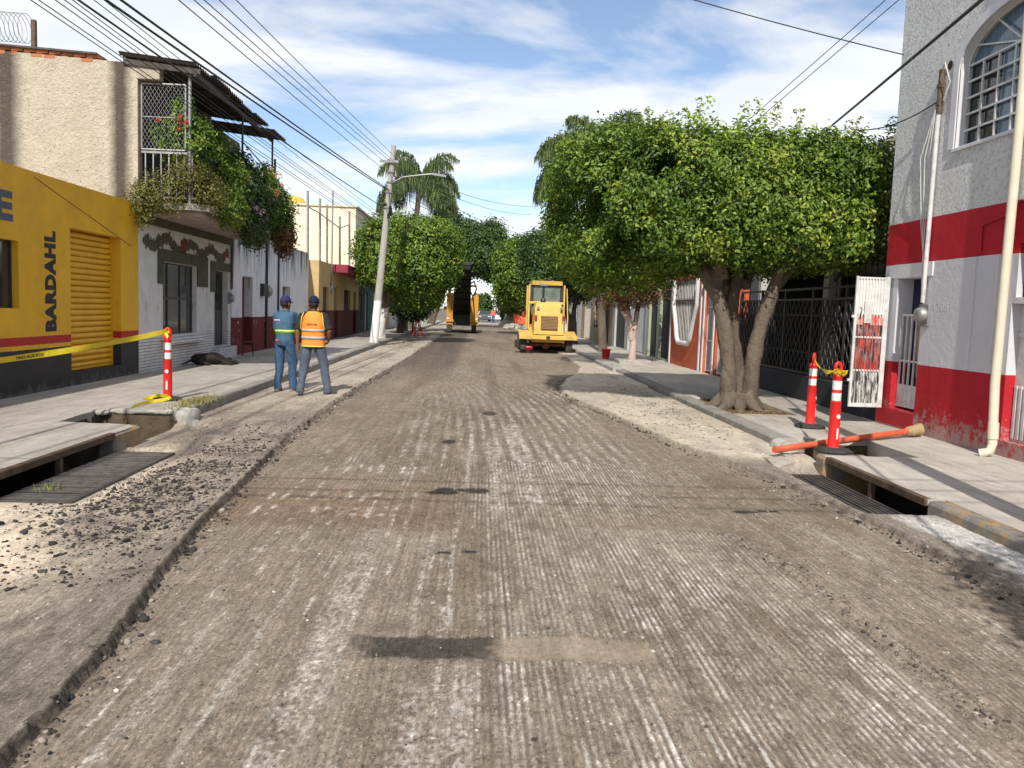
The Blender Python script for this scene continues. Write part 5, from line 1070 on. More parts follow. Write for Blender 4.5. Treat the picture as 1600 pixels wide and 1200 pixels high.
for k in range(70):
    p = Vector((4.5+rr.uniform(-.9, .9), 25.3+rr.uniform(-.9, .4), rr.uniform(2.0, 3.2))); q = p+Vector((rr.uniform(-.7, .7), rr.uniform(-.6, .3), rr.uniform(-.2, .4))); B.tube([p, (p+q)/2+Vector((0, 0, .06)), q], [.014, .01, .004], 4, caps=False)
tag(B.build('dead_twigs', mat('dead_twig', (.24, .13, .07), (.15, .08, .05), 5, .9), pk), kind='stuff')
foliage('dry_leaves', [((4.4, 25.1, 2.5), (1.15, .95, .55), 420)], m_dry, pk, 8, .10, .05, .15, 31, .1, O, (), 2.4, .5, .7)
b = MB(); b.box(4.35, 5.35, 25.0, 25.9, .1, .27, .02); b.build('planter_block', m_lime, label='square whitewashed kerb block round the pink-washed trunk', cat='planter')
# tree off to the right behind the camera whose shade reaches the road edge
street_tree('clipped_tree', 'round street tree on the right pavement before the white and red building', (4.4, .8, .12), (4.1, .8, 2.2), [((3.55, .85, 3.1), (.95, .9, .85), 600)], m_ficus, 8, .11, .06, .16, 2, .15, m_bark, .15, 2.6, 32, GT)

# ------------------------------------------------------------------ palms
def palm(name, label, base, top, nf, L_, seed, r0=.2, r1=.13, m_tr=None, dirs=None, leaders=1):
    t_ = empty(name, base, 0, label, 'palm'); O = t_.location; rr = random.Random(seed); B = MB(O); base = Vector(base); top = Vector(top)
    n = 26; P = [base+(top-base)*(i/n) for i in range(n+1)]; R = [(r0+(r1-r0)*i/n)*(1+.05*(i % 2))*(1.35 if i == 0 else 1) for i in range(n+1)]; B.tube(P, R, 12); B.build('trunk', m_tr or m_bark, t_)
    sh = MB(O)
    for k in range(5):
        a = k*1.3+seed; sh.tube([top-Vector((0, 0, .4)), top+Vector((math.cos(a)*.14, math.sin(a)*.14, .4)), top+Vector((math.cos(a)*.42, math.sin(a)*.42, 1.1))], [r1*.95, r1*.6, .04], 7)
    sh.build('leaf_bases', mat('orange_brown_leaf_base', (.30, .15, .07), (.20, .11, .06), 5, .8, stretch=(1, 1, .3)), t_)
    for k in range(nf):
        a = rr.uniform(0, 2*math.pi) if dirs is None else dirs[k % len(dirs)]+rr.uniform(-.25, .25); el = rr.uniform(.35, 1.35); LL = L_*rr.uniform(.8, 1.1); pts = []
        d = Vector((math.cos(a)*math.cos(el), math.sin(a)*math.cos(el), math.sin(el))); p = top+Vector((0, 0, .3)); st = LL/16
        for i in range(17):
            pts.append(p.copy()); p = p+d*st; d = (d+Vector((0, 0, -.115-.012*i*(1.3-el*.5)))).normalized()
        F_ = MB(O); F_.tube(pts, [.03*(1-i/17)+.006 for i in range(17)], 5); fr = F_.build('frond', m_palm, t_)
        V_ = []; Fa = []; tn = []
        side = Vector((-math.sin(a), math.cos(a), 0))
        for i in range(3, 17):
            for s_ in (1, -1):
                for j in range(10):
                    f = j/10; q = pts[i-1].lerp(pts[i], f); ll = 1.05*L_/3*math.sin(min(1, (i+f)/17*1.05)*math.pi*.86+.25)+.12; dd = (side*s_*rr.uniform(.25, .9)+(pts[i]-pts[i-1]).normalized()*rr.uniform(.1, .6)+Vector((0, 0, rr.uniform(-.5, .35)))).normalized()
                    e_ = q+dd*ll*.38; e2 = e_+(dd*.22+Vector((rr.uniform(-.15, .15), rr.uniform(-.15, .15), -1))).normalized()*ll*.75; w = Vector((rr.uniform(-1, 1), rr.uniform(-1, 1), rr.uniform(-1, 1))).normalized()*.013*L_/3*1.6
                    b0 = len(V_); V_ += [q-w, q+w, e_+w, e_-w, e2]; Fa += [(b0, b0+1, b0+2), (b0, b0+2, b0+3), (b0+3, b0+2, b0+4)]; v = min(1, max(0, rr.gauss(.45, .2))); tn += [v]*3
        lf_ = npmesh('leaflets', np.array([tuple(v-O) for v in V_]), np.array(Fa), m_palm, False, [('tint', 'FACE', 'FLOAT', tn)]); tag(lnk(bpy.data.objects.new('leaflets', lf_), fr), kind='stuff')
    return t_
palm('feather_palm', 'tall feathery palm with orange-brown leaf bases behind the utility pole', (-4.5, 52, .1), (-3.75, 52, 8.6), 19, 3.6, 3, .22, .15, dirs=[.3, 1.2, 2.2, 3.0, 4.0, 5.2, 5.9])
palm('feather_palm', 'drooping feathery palm with straight grey trunk behind the clipped trees', (4.98, 32.4, .1), (4.45, 32.4, 6.9), 18, 3.2, 6, .17, .12, dirs=[2.2, 2.8, 3.4, 4.0, 1.2, 5.0, .2])

# ------------------------------------------------------------------ balcony planting
m_flred = leaf_mat('red_petals', (.35, .03, .02), (.5, .05, .03), (.6, .1, .05), .6); m_florange = leaf_mat('orange_petals', (.45, .14, .06), (.6, .24, .10), (.7, .42, .2), .6); m_flpink = leaf_mat('pink_petals', (.45, .2, .35), (.55, .28, .45), (.7, .45, .6), .6)
m_pot = mat('clay_pot', (.32, .13, .075), (.2, .09, .06), 6, .9)
def balcony_plant(name, label, pot, blobs, m, size, flowers=None, fm=None, stems=8, seed=1, hang=0, per=8):
    t_ = empty(name, pot, 0, label, 'plant', 'plants on the overgrown balcony'); O = t_.location; rr = random.Random(seed)
    b = MB(O); p = Vector(pot); b.lathe(p, [(.10, 0), (.14, .2), (.155, .21), (.155, .25), (.13, .25)], 12); b.build('pot', m_pot, t_)
    b = MB(O)
    for k in range(stems):
        bb = rr.choice(blobs); q = Vector(bb[0])+Vector([rr.uniform(-.7, .7)*h for h in bb[1]]); b.tube([p+Vector((0, 0, .22)), (p+q)/2+Vector((rr.uniform(-.1, .1), 0, .2)), q], [.015, .011, .005], 5, caps=False)
    for k in range(hang):
        q = Vector((rr.uniform(-5.5, -5.2), pot[1]+rr.uniform(-.6, .6), 3.5)); b.tube([q, q+Vector((.08, 0, -.2)), q+Vector((.06+rr.uniform(-.05, .1), rr.uniform(-.1, .1), -rr.uniform(.3, .75)))], [.008, .006, .003], 4, caps=False)
    b.build('stems', mat('plant_stem', (.13, .10, .06), None, 5, .9) if seed == 1 else bpy.data.materials['plant_stem'], t_)
    foliage('foliage', blobs, m, t_, per, size, size*.5, .10, seed+40, .2, O, (), 2.2, .45, .8)
    if flowers:
        T = np.array([[rr.uniform(a, c) for a, c in zip(flowers[0], flowers[1])] for _ in range(flowers[2])]); C_ = np.repeat(T, 9, 0)+NR.normal(0, .022, (len(T)*9, 3))
        lnk(bpy.data.objects.new('flowers', leaf_mesh('flowers', C_-np.array(O), np.tile([.5, -1, .4], (len(C_), 1)), .055, .045, fm, NR.random(len(C_)))), t_)['kind'] = 'stuff'
Zb = 3.525
balcony_plant('trailing_succulent', 'olive trailing succulent spilling over the near end of the balcony', (-6.2, 17.1, Zb), [((-6.15, 16.85, 3.75), (.55, .3, .42), 381), ((-6.55, 16.6, 3.45), (.28, .22, .42), 231), ((-5.5, 17.2, 3.75), (.32, .5, .4), 346), ((-5.75, 16.8, 4.1), (.3, .25, .3), 173)], m_olivel, .055, seed=1)
balcony_plant('climbing_plant', 'climbing plant with red flowers behind the chain-link gate', (-6.0, 17.3, Zb), [((-6.15, 17.1, 4.75), (.32, .2, .42), 138), ((-5.9, 17.1, 5.15), (.22, .2, .38), 104), ((-5.6, 17.1, 4.7), (.22, .3, .5), 127)], m_ficus, .10, ((-6.4, 16.78, 4.6), (-5.7, 16.82, 5.2), 5), m_flred, 7, 2)
balcony_plant('leafy_shrub', 'bushy green shrub in the middle of the balcony', (-5.9, 18.7, Zb), [((-5.6, 18.6, 4.15), (.45, .8, .6), 485), ((-5.35, 18.4, 3.6), (.25, .8, .35), 300), ((-5.6, 18.2, 4.8), (.2, .3, .35), 92)], m_ficus, .09, None, None, 9, 3, 10)
balcony_plant('pink_flowered_plant', 'trailing plant with small pink flowers over the balcony edge', (-5.75, 20.2, Zb), [((-5.35, 20.1, 3.9), (.35, .85, .65), 554), ((-5.28, 20.0, 3.25), (.18, .8, .35), 254)], m_ficusdk, .085, ((-5.3, 19.3, 3.3), (-5.0, 20.9, 4.5), 26), m_flpink, 8, 4, 14)
balcony_plant('orange_flowered_shrub', 'shrub with orange flowers near the far end of the balcony', (-5.75, 21.4, Zb), [((-5.45, 21.3, 4.4), (.4, .7, .6), 439), ((-5.2, 22.2, 4.0), (.32, .5, .55), 300)], m_ficus, .10, ((-5.35, 20.6, 4.1), (-4.95, 22.3, 4.9), 24), m_florange, 8, 5)
balcony_plant('dry_hanging_plant', 'dry brown hanging plant at the far corner of the balcony', (-5.6, 22.5, Zb), [((-5.15, 22.4, 3.5), (.22, .5, .5), 300), ((-5.2, 22.7, 3.2), (.2, .3, .35), 138)], m_dry, .10, None, None, 8, 6, 26)
balcony_plant('dark_leafed_shrub', 'dark leafy shrub between pink flowers and wall of the balcony', (-6.2, 20.8, Zb), [((-6.0, 20.6, 4.3), (.4, 1.0, .75), 485), ((-5.5, 19.6, 4.4), (.3, .5, .6), 254)], m_ficusdk, .10, None, None, 8, 7)

# ------------------------------------------------------------------ utility pole with street lamp, wires
m_pole = NT('pole_concrete'); t = m_pole; z = t.sep()[2]; col = t.mix(t.ramp(t.noise(4, 7, .7), [(.3, 0), (.7, 1)]), (.40, .375, .335), (.30, .28, .25)); col = t.mix(t.math('LESS_THAN', z, 1.85), col, (.70, .69, .68)); t.bump(t.noise(60, 4), .3, .004); m_pole = t.fin(col, .9, .2)
up = empty('utility_pole', (-4.19, 34.2, .1), 0, 'leaning concrete utility pole with whitewashed foot and street lamp', 'pole'); O = up.location
pt = Vector((-3.52, 34.2, 8.05)); pb = Vector((-4.19, 34.2, -.2)); b = MB(O); b.tube([pb, pb.lerp(pt, .5), pt], [.175, .135, .095], 14); b.build('shaft', m_pole, up)
onp = lambda z: pb.lerp(pt, (z+.2)/(8.25))
b = MB(O)
for z_ in (5.6, 6.2, 6.6, 7.0, 7.4): p = onp(z_); b.lathe((p.x, p.y, z_), [(.155, -.03), (.155, .03)], 12)
b.box(-4.05, -3.3, 34.0, 34.08, 7.35, 7.45); b.build('bands', m_greypaint, up)
b = MB(O); p = onp(5.45); b.tube([p+Vector((0, 0, -.2)), p+Vector((.1, .02, .1)), p+Vector((-.1, -.02, .3))], .12, 8); b.tube([(p.x+.15, p.y-.2, p.z+.2), (p.x+.2, p.y-.2, p.z-.1), (p.x+.05, p.y-.22, p.z-.3)], .05, 6); b.build('cable_bundle', m_cable, up)
b = MB(O); p = onp(6.55); q = aty(662, 273, 34.1); e_ = aty(676, 272, 34.1); b.tube([p, (p*.6+q*.4)+Vector((0, 0, .12)), q, e_], .035, 8); lamp_arm = b.build('lamp_arm', m_galv, up)
b = MB(O); e2 = aty(697, 275, 34.1); b.prism([e_+Vector((0, -.1, .04)), e2+Vector((0, -.07, .03)), e2+Vector((0, .07, .03)), e_+Vector((0, .1, .04))], (0, 0, .09)); b.tube([(e_.x+.25, 34.1, e_.z+.03), (e_.x+.25, 34.1, e_.z+.14)], .04, 8); b.build('lamp_head', m_greypaint, lamp_arm)
def wire(label, A, B_, r, sag, group='overhead wires to the utility pole', n=40):
    A = Vector(A); B_ = Vector(B_); b = MB(A); b.tube([A.lerp(B_, i/n)-Vector((0, 0, 4*sag*(i/n)*(1-i/n))) for i in range(n+1)], r, 5, caps=False)
    return b.build('overhead_wire', m_cable, None, label=label, cat='wire', group=group)
def pole_wire(px_, ze, X, r, sag, label, py_=0, off=0, Ye=34.2):
    e_ = onp(ze)+Vector((off, 0, 0)) if Ye == 34.2 else Vector((-4.2+off, Ye, ze)); s_ = atx(px_, py_, X); d = (s_-e_); f = (e_.y+14)/(e_.y-s_.y); return wire(label, e_+d*f+Vector((0, 0, sag*.6)), e_, r, sag)
LT = 'thick black cable running overhead to the leaning utility pole'; LN = 'thin overhead wire running to the top of the leaning utility pole'; LB = 'thin overhead wire passing above the roughcast house toward the far poles'
for px_, ze, X in ((190, 6.25, -4.4), (212, 6.3, -4.35)): pole_wire(px_, ze, X, .017, .18, LT)
pole_wire(150, 5.5, -4.6, .014, .2, 'single black cable strung just below the thick pair to the leaning pole')
for px_, ze, off in ((295, 6.9, 0), (318, 7.4, -.3), (333, 7.45, -.1), (355, 7.4, .1), (380, 7.45, .3)): pole_wire(px_, ze, -3.9, .008, .15, LN, off=off)
for px_, ze, Ye in ((72, 5.2, 60), (84, 5.3, 60), (108, 5.6, 62), (122, 5.7, 62), (133, 5.8, 64), (165, 6.2, 66), (180, 6.4, 66)): pole_wire(px_, ze, -5.3, .007, .25, LB, Ye=Ye)
# onward wires from the pole across the street and away
for k, (ze, px_, py_, Y) in enumerate(((7.3, 840, 322, 60), (7.2, 830, 335, 60), (6.9, 850, 372, 80), (6.6, 800, 380, 80), (6.3, 770, 352, 78))):
    wire('wire fanning out from the leaning pole over the trees', onp(ze), aty(px_, py_, Y), .011, .5, 'wires beyond the utility pole')
wire('thick dark cable descending past the arched window behind the clipped tree', atx(1530, 0, 4.7)+(atx(1530, 0, 4.7)-aty(1298, 197, 17.0))*.9, aty(1298, 197, 17.0)+(aty(1298, 197, 17.0)-atx(1530, 0, 4.7))*.25, .02, .02, 'cables by the white and red building')
a_ = Vector((WR-.01, 12.25, atx(1405, 90, WR).z)); c_ = aty(1045, 0, 13.0); wire('thin wire tied to the corner of the white and red building', c_+(c_-a_)*1.2+Vector((0, 0, .5)), a_, .009, .12, 'cables by the white and red building')
a_ = Vector((WR-.01, 12.2, 6.62)); m_ = aty(1222, 140, 16); wire('thin paired wire crossing above the clipped tree', m_+(m_-a_)*1.2, a_, .007, .02, 'cables by the white and red building'); wire('thin paired wire crossing above the clipped tree', m_+(m_-a_)*1.2+Vector((0, .3, -.2)), a_+Vector((0, .0, -.18)), .007, .0, 'cables by the white and red building')
wire('short drooping service wire from mast to the clipped tree', (WR-.06, 11.08, 4.62), (5.9, 13.3, 4.7), .009, .12, 'cables by the white and red building')
for k, (ya, za, yb, zb) in enumerate(((3.45, 3.5, -.05, 6.7), (3.3, 3.5, -.6, 6.7), (3.9, 3.5, .45, 6.7))):
    wire('thin wire strung across the street from the yellow shop parapet', (WL+.02, ya, za), (WR+.02, yb, zb), .012, .12, 'wires strung across the street')
# pole at the pavement edge just out of frame; its shade lies along the right pavement
b = empty('street_pole', (4.33, 5.45, .1), 0, 'plain concrete pole at the right kerb before the storm drain', 'pole'); q = MB(b.location); q.tube([(4.33, 5.45, -.1), (4.33, 5.45, 7.5)], [.13, .10], 14); q.build('shaft', m_pole, b); q = MB(b.location); q.lathe((4.33, 5.45, 7.0), [(.14, -.03), (.14, .03)], 12); q.build('band', m_greypaint, b)
# ------------------------------------------------------------------ delineator posts, tape, pipe
m_red = mat('fluorescent_red_plastic', (.78, .022, .018), (.66, .018, .016), 5, .45, .05, 60, .001, .4, dirt=(.45, .05, .04), dscale=6, damt=.5)
m_refl = mat('white_reflective_band', (.72, .73, .74), (.55, .55, .56), 9, .35, .05, 90, .001, .5)
m_rubber = mat('black_rubber', (.03, .03, .03), (.06, .057, .053), 8, .85, .4, 50, .004)
m_tape = mat('yellow_tape', (.78, .60, .02), (.68, .5, .02), 5, .4, .1, 40, .002, .4)
def delineator(loc, label, rz=0, h=1.08, detail=True, group='red delineator posts', lean=0):
    r = empty('delineator_post', loc, rz, label, 'delineator', group); r.rotation_euler = (lean, 0, rz); k = h/1.08
    b = MB(); b.lathe((0, 0, .0), [(.205, 0), (.215, .015), (.20, .04), (.09, .055), (.07, .06)], 8, smooth=False); b.build('base', m_rubber, r)
    b = MB(); b.lathe((0, 0, 0), [(.068, .055), (.063, .08), (.060, .60*k), (.062, .602*k), (.052, .61*k), (.052, .88*k), (.056, .885*k), (.056, .92*k), (.035, .93*k)], 20); b.build('tube', m_red, r)
    for z0, z1 in ((.615, .705), (.745, .85)): b = MB(); b.lathe((0, 0, 0), [(.0532, z0*k), (.0532, z1*k)], 20); b.build('reflective_band', m_refl, r)
    b = MB(); b.tube([(-.034+.0*i, 0, .90*k) for i in range(1)]+[(-.036*math.cos(math.pi*i/10), 0, (1.01+.05*math.sin(math.pi*i/10))*k) for i in range(11)]+[(.034, 0, .90*k)], .019, 10); b.build('handle', m_red, r)
    if detail:
        b = MB(); b.lathe((0, -.0615, .43*k), [(.026, 0), (.026, .004)], 14, 0, (0, -1, 0)); b.build('sticker', m_refl, r)
        b = MB(); b.box(-.014, .014, -.068, -.05, .16*k, .29*k, .004); b.build('slot', m_refl, r); b = MB(); b.box(-.03, .03, -.066, -.05, .12*k, .325*k, .01); b.build('slot_recess', m_red, r)
    return r
P1 = Vector((-4.53, 12.46, SZ)); P2 = Vector((4.74, 11.45, SZ)); P3 = Vector((4.16, 9.35, SZ))
delineator(P1, 'red delineator post holding yellow tape beside the broken pavement hole', .1)
delineator(P2, 'red delineator post on the pavement behind the orange pipe', 1.0, 1.06); delineator(P3, 'red delineator post standing on the storm drain lid across the orange pipe', .2, 1.05)
delineator((-3.7, 49, .1), 'red post on the far left pavement edge under the dark tree', 0, 1.0, False)
def ribbon(B, pts, w, tw=0.0, th=.002, mi=0):
    n = len(pts); V = []
    for i, p in enumerate(pts):
        p = Vector(p); t_ = (Vector(pts[min(i+1, n-1)])-Vector(pts[max(i-1, 0)])).normalized(); s = t_.cross(Vector((0, 0, 1)))
        if s.length < .05: s = Vector((1, 0, 0))
        s.normalize(); u = s.cross(t_); a = tw*math.sin(i*.35); d = u*math.cos(a)+s*math.sin(a); V += [p+d*w/2, p-d*w/2]
    B.add(V, [(2*i, 2*i+1, 2*i+3, 2*i+2) for i in range(n-1)], mi)
tp = empty('barrier_tape', P1, 0, 'yellow barrier tape with black lettering stretched past the shutter to the red post', 'tape'); O = tp.location
A = P1+Vector((0, 0, 1.02)); E_ = aty(-90, 574, 8.6); b = MB(O); pts = [A.lerp(E_, i/40)-Vector((0, 0, .16*4*(i/40)*(1-i/40)*.25)) for i in range(41)]; ribbon(b, pts, .072, .35); b.build('tape', m_tape, tp)
for f in (.62, .80):
    c0, c1 = pts[int(40*f)], pts[int(40*f)+6]; d = (c0-c1).normalized(); s_ = d.cross(Vector((0, 0, 1))).normalized(); u = s_.cross(d)
    letters('lettering', 'PRECAUCION', m_letter, tp, (c1-O)-u*.018+s_*.004, d, u, .42, .036, .02, .001)
b = MB(O); ribbon(b, [A+Vector((.02, -.06, .0)), A+Vector((.05, -.07, -.03)), A+Vector((.03, -.075, -.08)), A+Vector((-.01, -.07, -.03))], .05, .6); b.build('knot', m_tape, tp)
b = MB(O); q = P1; ribbon(b, [q+Vector(v) for v in ((-.3, -.14, .012), (-.26, -.02, .03), (-.1, -.09, .075), (.03, -.13, .075), (.1, -.14, .05), (.02, -.26, .03), (-.10, -.45, .02), (-.13, -.82, .01), (-.11, -1.05, -.02), (-.09, -1.25, -.14), (-.06, -1.45, -.21))], .05, .5); b.build('loose_end', m_tape, tp)
tp2 = empty('barrier_tape', P2, 0, 'twisted yellow tape sagging between the two red posts by the pipe', 'tape'); O = tp2.location
a_, c_ = P2+Vector((-.02, -.04, .99)), P3+Vector((0, -.03, .98)); b = MB(O); ribbon(b, [a_.lerp(c_, i/16)-Vector((0, 0, .12*4*(i/16)*(1-i/16))) for i in range(17)], .06, 1.0); b.build('tape', m_tape, tp2)
b = MB(O); r_ = random.Random(3)
for k in range(4): ribbon(b, [c_+Vector((.07*math.cos(a), .05*math.sin(a)-.02, r_.uniform(-.09, -.02))) for a in [j*.8+k for j in range(6)]], .045, 1)
b.build('knot', m_tape, tp2)
m_pvc = mat('orange_pvc', (.62, .115, .05), (.52, .09, .04), 5, .45, .1, 50, .002, .4, dirt=(.4, .2, .12), dscale=3, damt=.6)
pp = empty('drain_pipe', (4.8, 10, SZ), 0, 'orange plastic drain pipe lying across the pavement with sacking on its end', 'pipe'); O = pp.location
a_ = atz(1210, 703, .14); c_ = Vector((5.78, 10.72, .235)); b = MB(O); b.tube([a_, a_.lerp(c_, .5), c_], .040, 16); b.build('pipe', m_pvc, pp)
d = (c_-a_).normalized(); B = MB(O); B.tube([c_-d*.05, c_+d*.06, c_+d*.16, c_+d*.24], [.05, .068, .072, .095], 14); lnk(bpy.data.objects.new('sacking', remeshed(B, 'sacking', mat('straw_sacking', (.42, .32, .17), (.3, .22, .12), 14, .95, .6, 50, .01), .014, 0, (.018, 14))), pp)
m_gravelc = mat('broken_concrete', (.40, .37, .33), (.27, .25, .225), 9, .95, .6, 40, .01)
def lump(name, c, size, rz, parent, seed, m, amp=.035):
    B = MB(); B.obox(Vector(c), size, Matrix.Rotation(rz, 3, 'Z'), .05 if seed < 14 else .025); me = remeshed(B, name, m, .03 if seed < 14 else .02, 0, (amp, 9 if seed < 14 else 4)); me.polygons.foreach_set('use_smooth', [False]*len(me.polygons)); return lnk(bpy.data.objects.new(name, me), parent)
for nm, c, sz_, rz_, par, sd_ in LUMPS: lump(nm, c, sz_, rz_, par, sd_, m_ochre if sd_ > 13 else m_lime, .012 if sd_ > 13 else .022 if sz_[2] < .1 else .035)
def chunk_mesh(name, seed, m, sq=(1, 1, .7)):
    bm = bmesh.new(); bmesh.ops.create_icosphere(bm, subdivisions=1, radius=.5); r = random.Random(seed)
    for v in bm.verts:
        v.co = Vector((max(-.38, min(.38, v.co.x*r.uniform(.8, 1.25)))*sq[0], max(-.38, min(.38, v.co.y*r.uniform(.8, 1.25)))*sq[1], max(-.34, min(.34, v.co.z*r.uniform(.8, 1.2)))*sq[2]))
    me = bpy.data.meshes.new(name); bm.to_mesh(me); bm.free(); me.materials.append(m); return me
cm = [chunk_mesh('concrete_chunk', s, m_gravelc) for s in range(5)]
for i, (x, y, s, z) in enumerate(((3.55, 9.35, .34, .0), (3.75, 9.6, .3, .02), (3.62, 9.75, .22, .02))):
    q = bpy.data.objects.new('concrete_chunk', cm[i]); q.location = (x, y, z); q.scale = (s*1.5, s, s*.8); q.rotation_euler = (.2*i, .1, i*1.3); lnk(q); tag(q, ('flat broken concrete chunk under the orange pipe end', 'broken concrete chunk beside the drain lid under the orange pipe', 'small broken concrete chunk against the whitewashed kerb stub')[i], 'concrete chunk', 'broken concrete by the right drain')

# ------------------------------------------------------------------ people
m_skin = mat('brown_skin', (.22, .105, .062), (.17, .08, .048), 9, .55, .1, 90, .001, .35)
def loft(B, secs, n=20, mi=0):
    """closed body through horizontal ellipses (x, y, z, rx, ry)"""
    V = []; F = []
    for (x, y, z, rx, ry) in secs:
        for j in range(n):
            a = 2*math.pi*j/n; ca, sa = math.cos(a), math.sin(a); V.append((x+rx*math.copysign(abs(ca)**.85, ca), y+ry*math.copysign(abs(sa)**.85, sa), z))
    for i in range(len(secs)-1):
        for j in range(n): F.append((i*n+j, i*n+(j+1) % n, (i+1)*n+(j+1) % n, (i+1)*n+j))
    F += [tuple(range(n-1, -1, -1)), tuple(range((len(secs)-1)*n, len(secs)*n))]; B.add(V, F, mi, True)
def person(label, loc, rz, H, top, pants, shoes, cap, legs, arms, vest=None, sleeve=.5, group='road workers', detail=True, headturn=0, hat='cap'):
    """local frame: faces +Y, z up, built at 1.72 m then scaled. legs: two (foot x, foot y, toe angle); arms: two (elbow, wrist, fingertip)"""
    r = empty('person', loc, rz, label, 'person', group); s = H/1.72; r.scale = (s, s, s); vx = .010 if detail else .025
    hips = [(-.095, 0, .90), (.095, 0, .90)]; ank = [(l[0], l[1], .09) for l in legs]; knee = [((h[0]+a[0])/2+.01*(1 if h[0] > 0 else -1), (h[1]+a[1])/2+.035, .50) for h, a in zip(hips, ank)]
    sh = [(-.185, 0, 1.40), (.185, 0, 1.40)]
    # body
    B = MB(); hx, hy = .0, .02
    loft(B, [(0, 0, .86, .13, .095), (0, 0, 1.0, .125, .09), (0, 0, 1.2, .145, .10), (0, 0, 1.37, .15, .09), (0, .0, 1.43, .08, .07)])
    B.tube([(0, -.005, 1.40), (0, .012, 1.54)], [.058, .055], 12)
    loft(B, [(0, .035, 1.485, .035, .03), (0, .03, 1.505, .058, .062), (0, .022, 1.55, .07, .085), (0, .015, 1.61, .077, .096), (0, .01, 1.66, .074, .092), (0, .008, 1.70, .05, .065), (0, .008, 1.72, .02, .03)])
    B.tube([(0, .10, 1.615), (0, .125, 1.575), (0, .11, 1.565)], [.010, .016, .012], 8); B.tube([(-.02, .105, 1.535), (.02, .105, 1.535)], .010, 6)      # nose, lips
    for e in (-1, 1): B.tube([(e*.076, .01, 1.555), (e*.084, .0, 1.58), (e*.088, -.008, 1.605), (e*.078, .0, 1.62)], [.008, .011, .012, .008], 8)
    for k in range(2):
        el, wr, ft = [Vector(v) for v in arms[k]]; S = Vector(sh[k]); B.tube([S, S.lerp(el, .5), el, el.lerp(wr, .35), wr], [.052, .046, .040, .040, .027], 12)
        d = (ft-wr); L_ = d.length; d.normalize(); side = Vector((0, 1, 0)) if abs(d.y) < .7 else Vector((0, 0, 1)); w = (side-d*side.dot(d)).normalized(); nrm = d.cross(w)
        B.tube([wr-w*.012, wr-w*.018+d*L_*.5], [.020, .022], 8); B.tube([wr+w*.012, wr+w*.018+d*L_*.5], [.020, .022], 8); inn = nrm if nrm.x*(-1 if k else 1) > 0 else -nrm
        for j in range(4):
            o_ = wr+d*L_*.48+w*(.030-.020*j); ln = L_*(.42, .50, .47, .36)[j]; B.tube([o_, o_+d*ln*.5+inn*.006, o_+d*ln*.85+inn*.022, o_+d*ln*.95+inn*.036], [.0095, .009, .008, .007], 6)
        o_ = wr+d*L_*.15+w*.026; B.tube([o_, o_+w*.026+d*.03+inn*.012, o_+w*.030+d*.065+inn*.024], [.012, .011, .009], 6)
        A_ = Vector(ank[k]); Kn = Vector(knee[k]); B.tube([Vector(hips[k]), Kn, A_], [.07, .048, .035], 10)
    lnk(bpy.data.objects.new('body', remeshed(B, 'body', m_skin, vx if not detail else .008, 1)), r)
    # trousers
    B = MB(); loft(B, [(0, -.005, .84, .155, .125), (0, -.008, .92, .170, .135), (0, 0, 1.0, .160, .120), (0, 0, 1.04, .155, .115)])
    for k in range(2):
        h, kn, a = Vector(hips[k]), Vector(knee[k]), Vector(ank[k]); B.tube([h+Vector((0, -.005, .0)), h.lerp(kn, .35), kn, kn.lerp(a, .5), a+Vector((0, 0, .03)), a+Vector((0, .015, -.045))], [.096, .094, .078, .070, .070, .078], 14)
    lnk(bpy.data.objects.new('trousers', remeshed(B, 'trousers', pants, vx, 2, (.018, 12) if detail else None)), r)
    for k in range(2):
        a = Vector(ank[k]); an = legs[k][2]; f = Vector((math.sin(an), math.cos(an), 0)); B = MB(); B.tube([a+Vector((0, 0, .03)), a+Vector((0, 0, -.03))], [.05, .052], 10)
        B.tube([a-f*.055+Vector((0, 0, -.045)), a+f*.03+Vector((0, 0, -.045)), a+f*.12+Vector((0, 0, -.052)), a+f*.19+Vector((0, 0, -.062))], [.042, .048, .047, .030], 10); B.obox(a+f*.06+Vector((0, 0, -.082)), (.088, .27, .018), Matrix.Rotation(-an, 3, 'Z'), .006)
        lnk(bpy.data.objects.new('shoe', remeshed(B, 'shoe', shoes, vx, 1)), r)
    # shirt
    B = MB(); loft(B, [(0, 0, .90 if not vest else .87, .175, .135), (0, -.005, .98, .172, .128), (0, -.005, 1.12, .178, .128), (0, -.008, 1.26, .192, .128), (0, -.005, 1.36, .19, .112), (0, 0, 1.425, .13, .09), (0, .0, 1.465, .072, .068)])
    for k in range(2):
        el, wr = Vector(arms[k][0]), Vector(arms[k][1]); S = Vector(sh[k]); pts = [S+Vector(((-1 if k == 0 else 1)*-.04, 0, .0)), S, S.lerp(el, .55), el]; rad = [.075, .076, .070, .062]
        if sleeve > .5: pts += [el.lerp(wr, .5), el.lerp(wr, .9)]; rad += [.056, .046]
        else: pts[-1] = S.lerp(el, .92); rad[-1] = .072
        B.tube(pts, rad, 12)
    lnk(bpy.data.objects.new('shirt', remeshed(B, 'shirt', top, vx, 2, (.013, 11) if detail else None)), r)
    B = MB(); loft(B, [(0, .0, 1.445, .074, .072), (0, -.004, 1.49, .068, .066)]); B.build('collar', top, r)
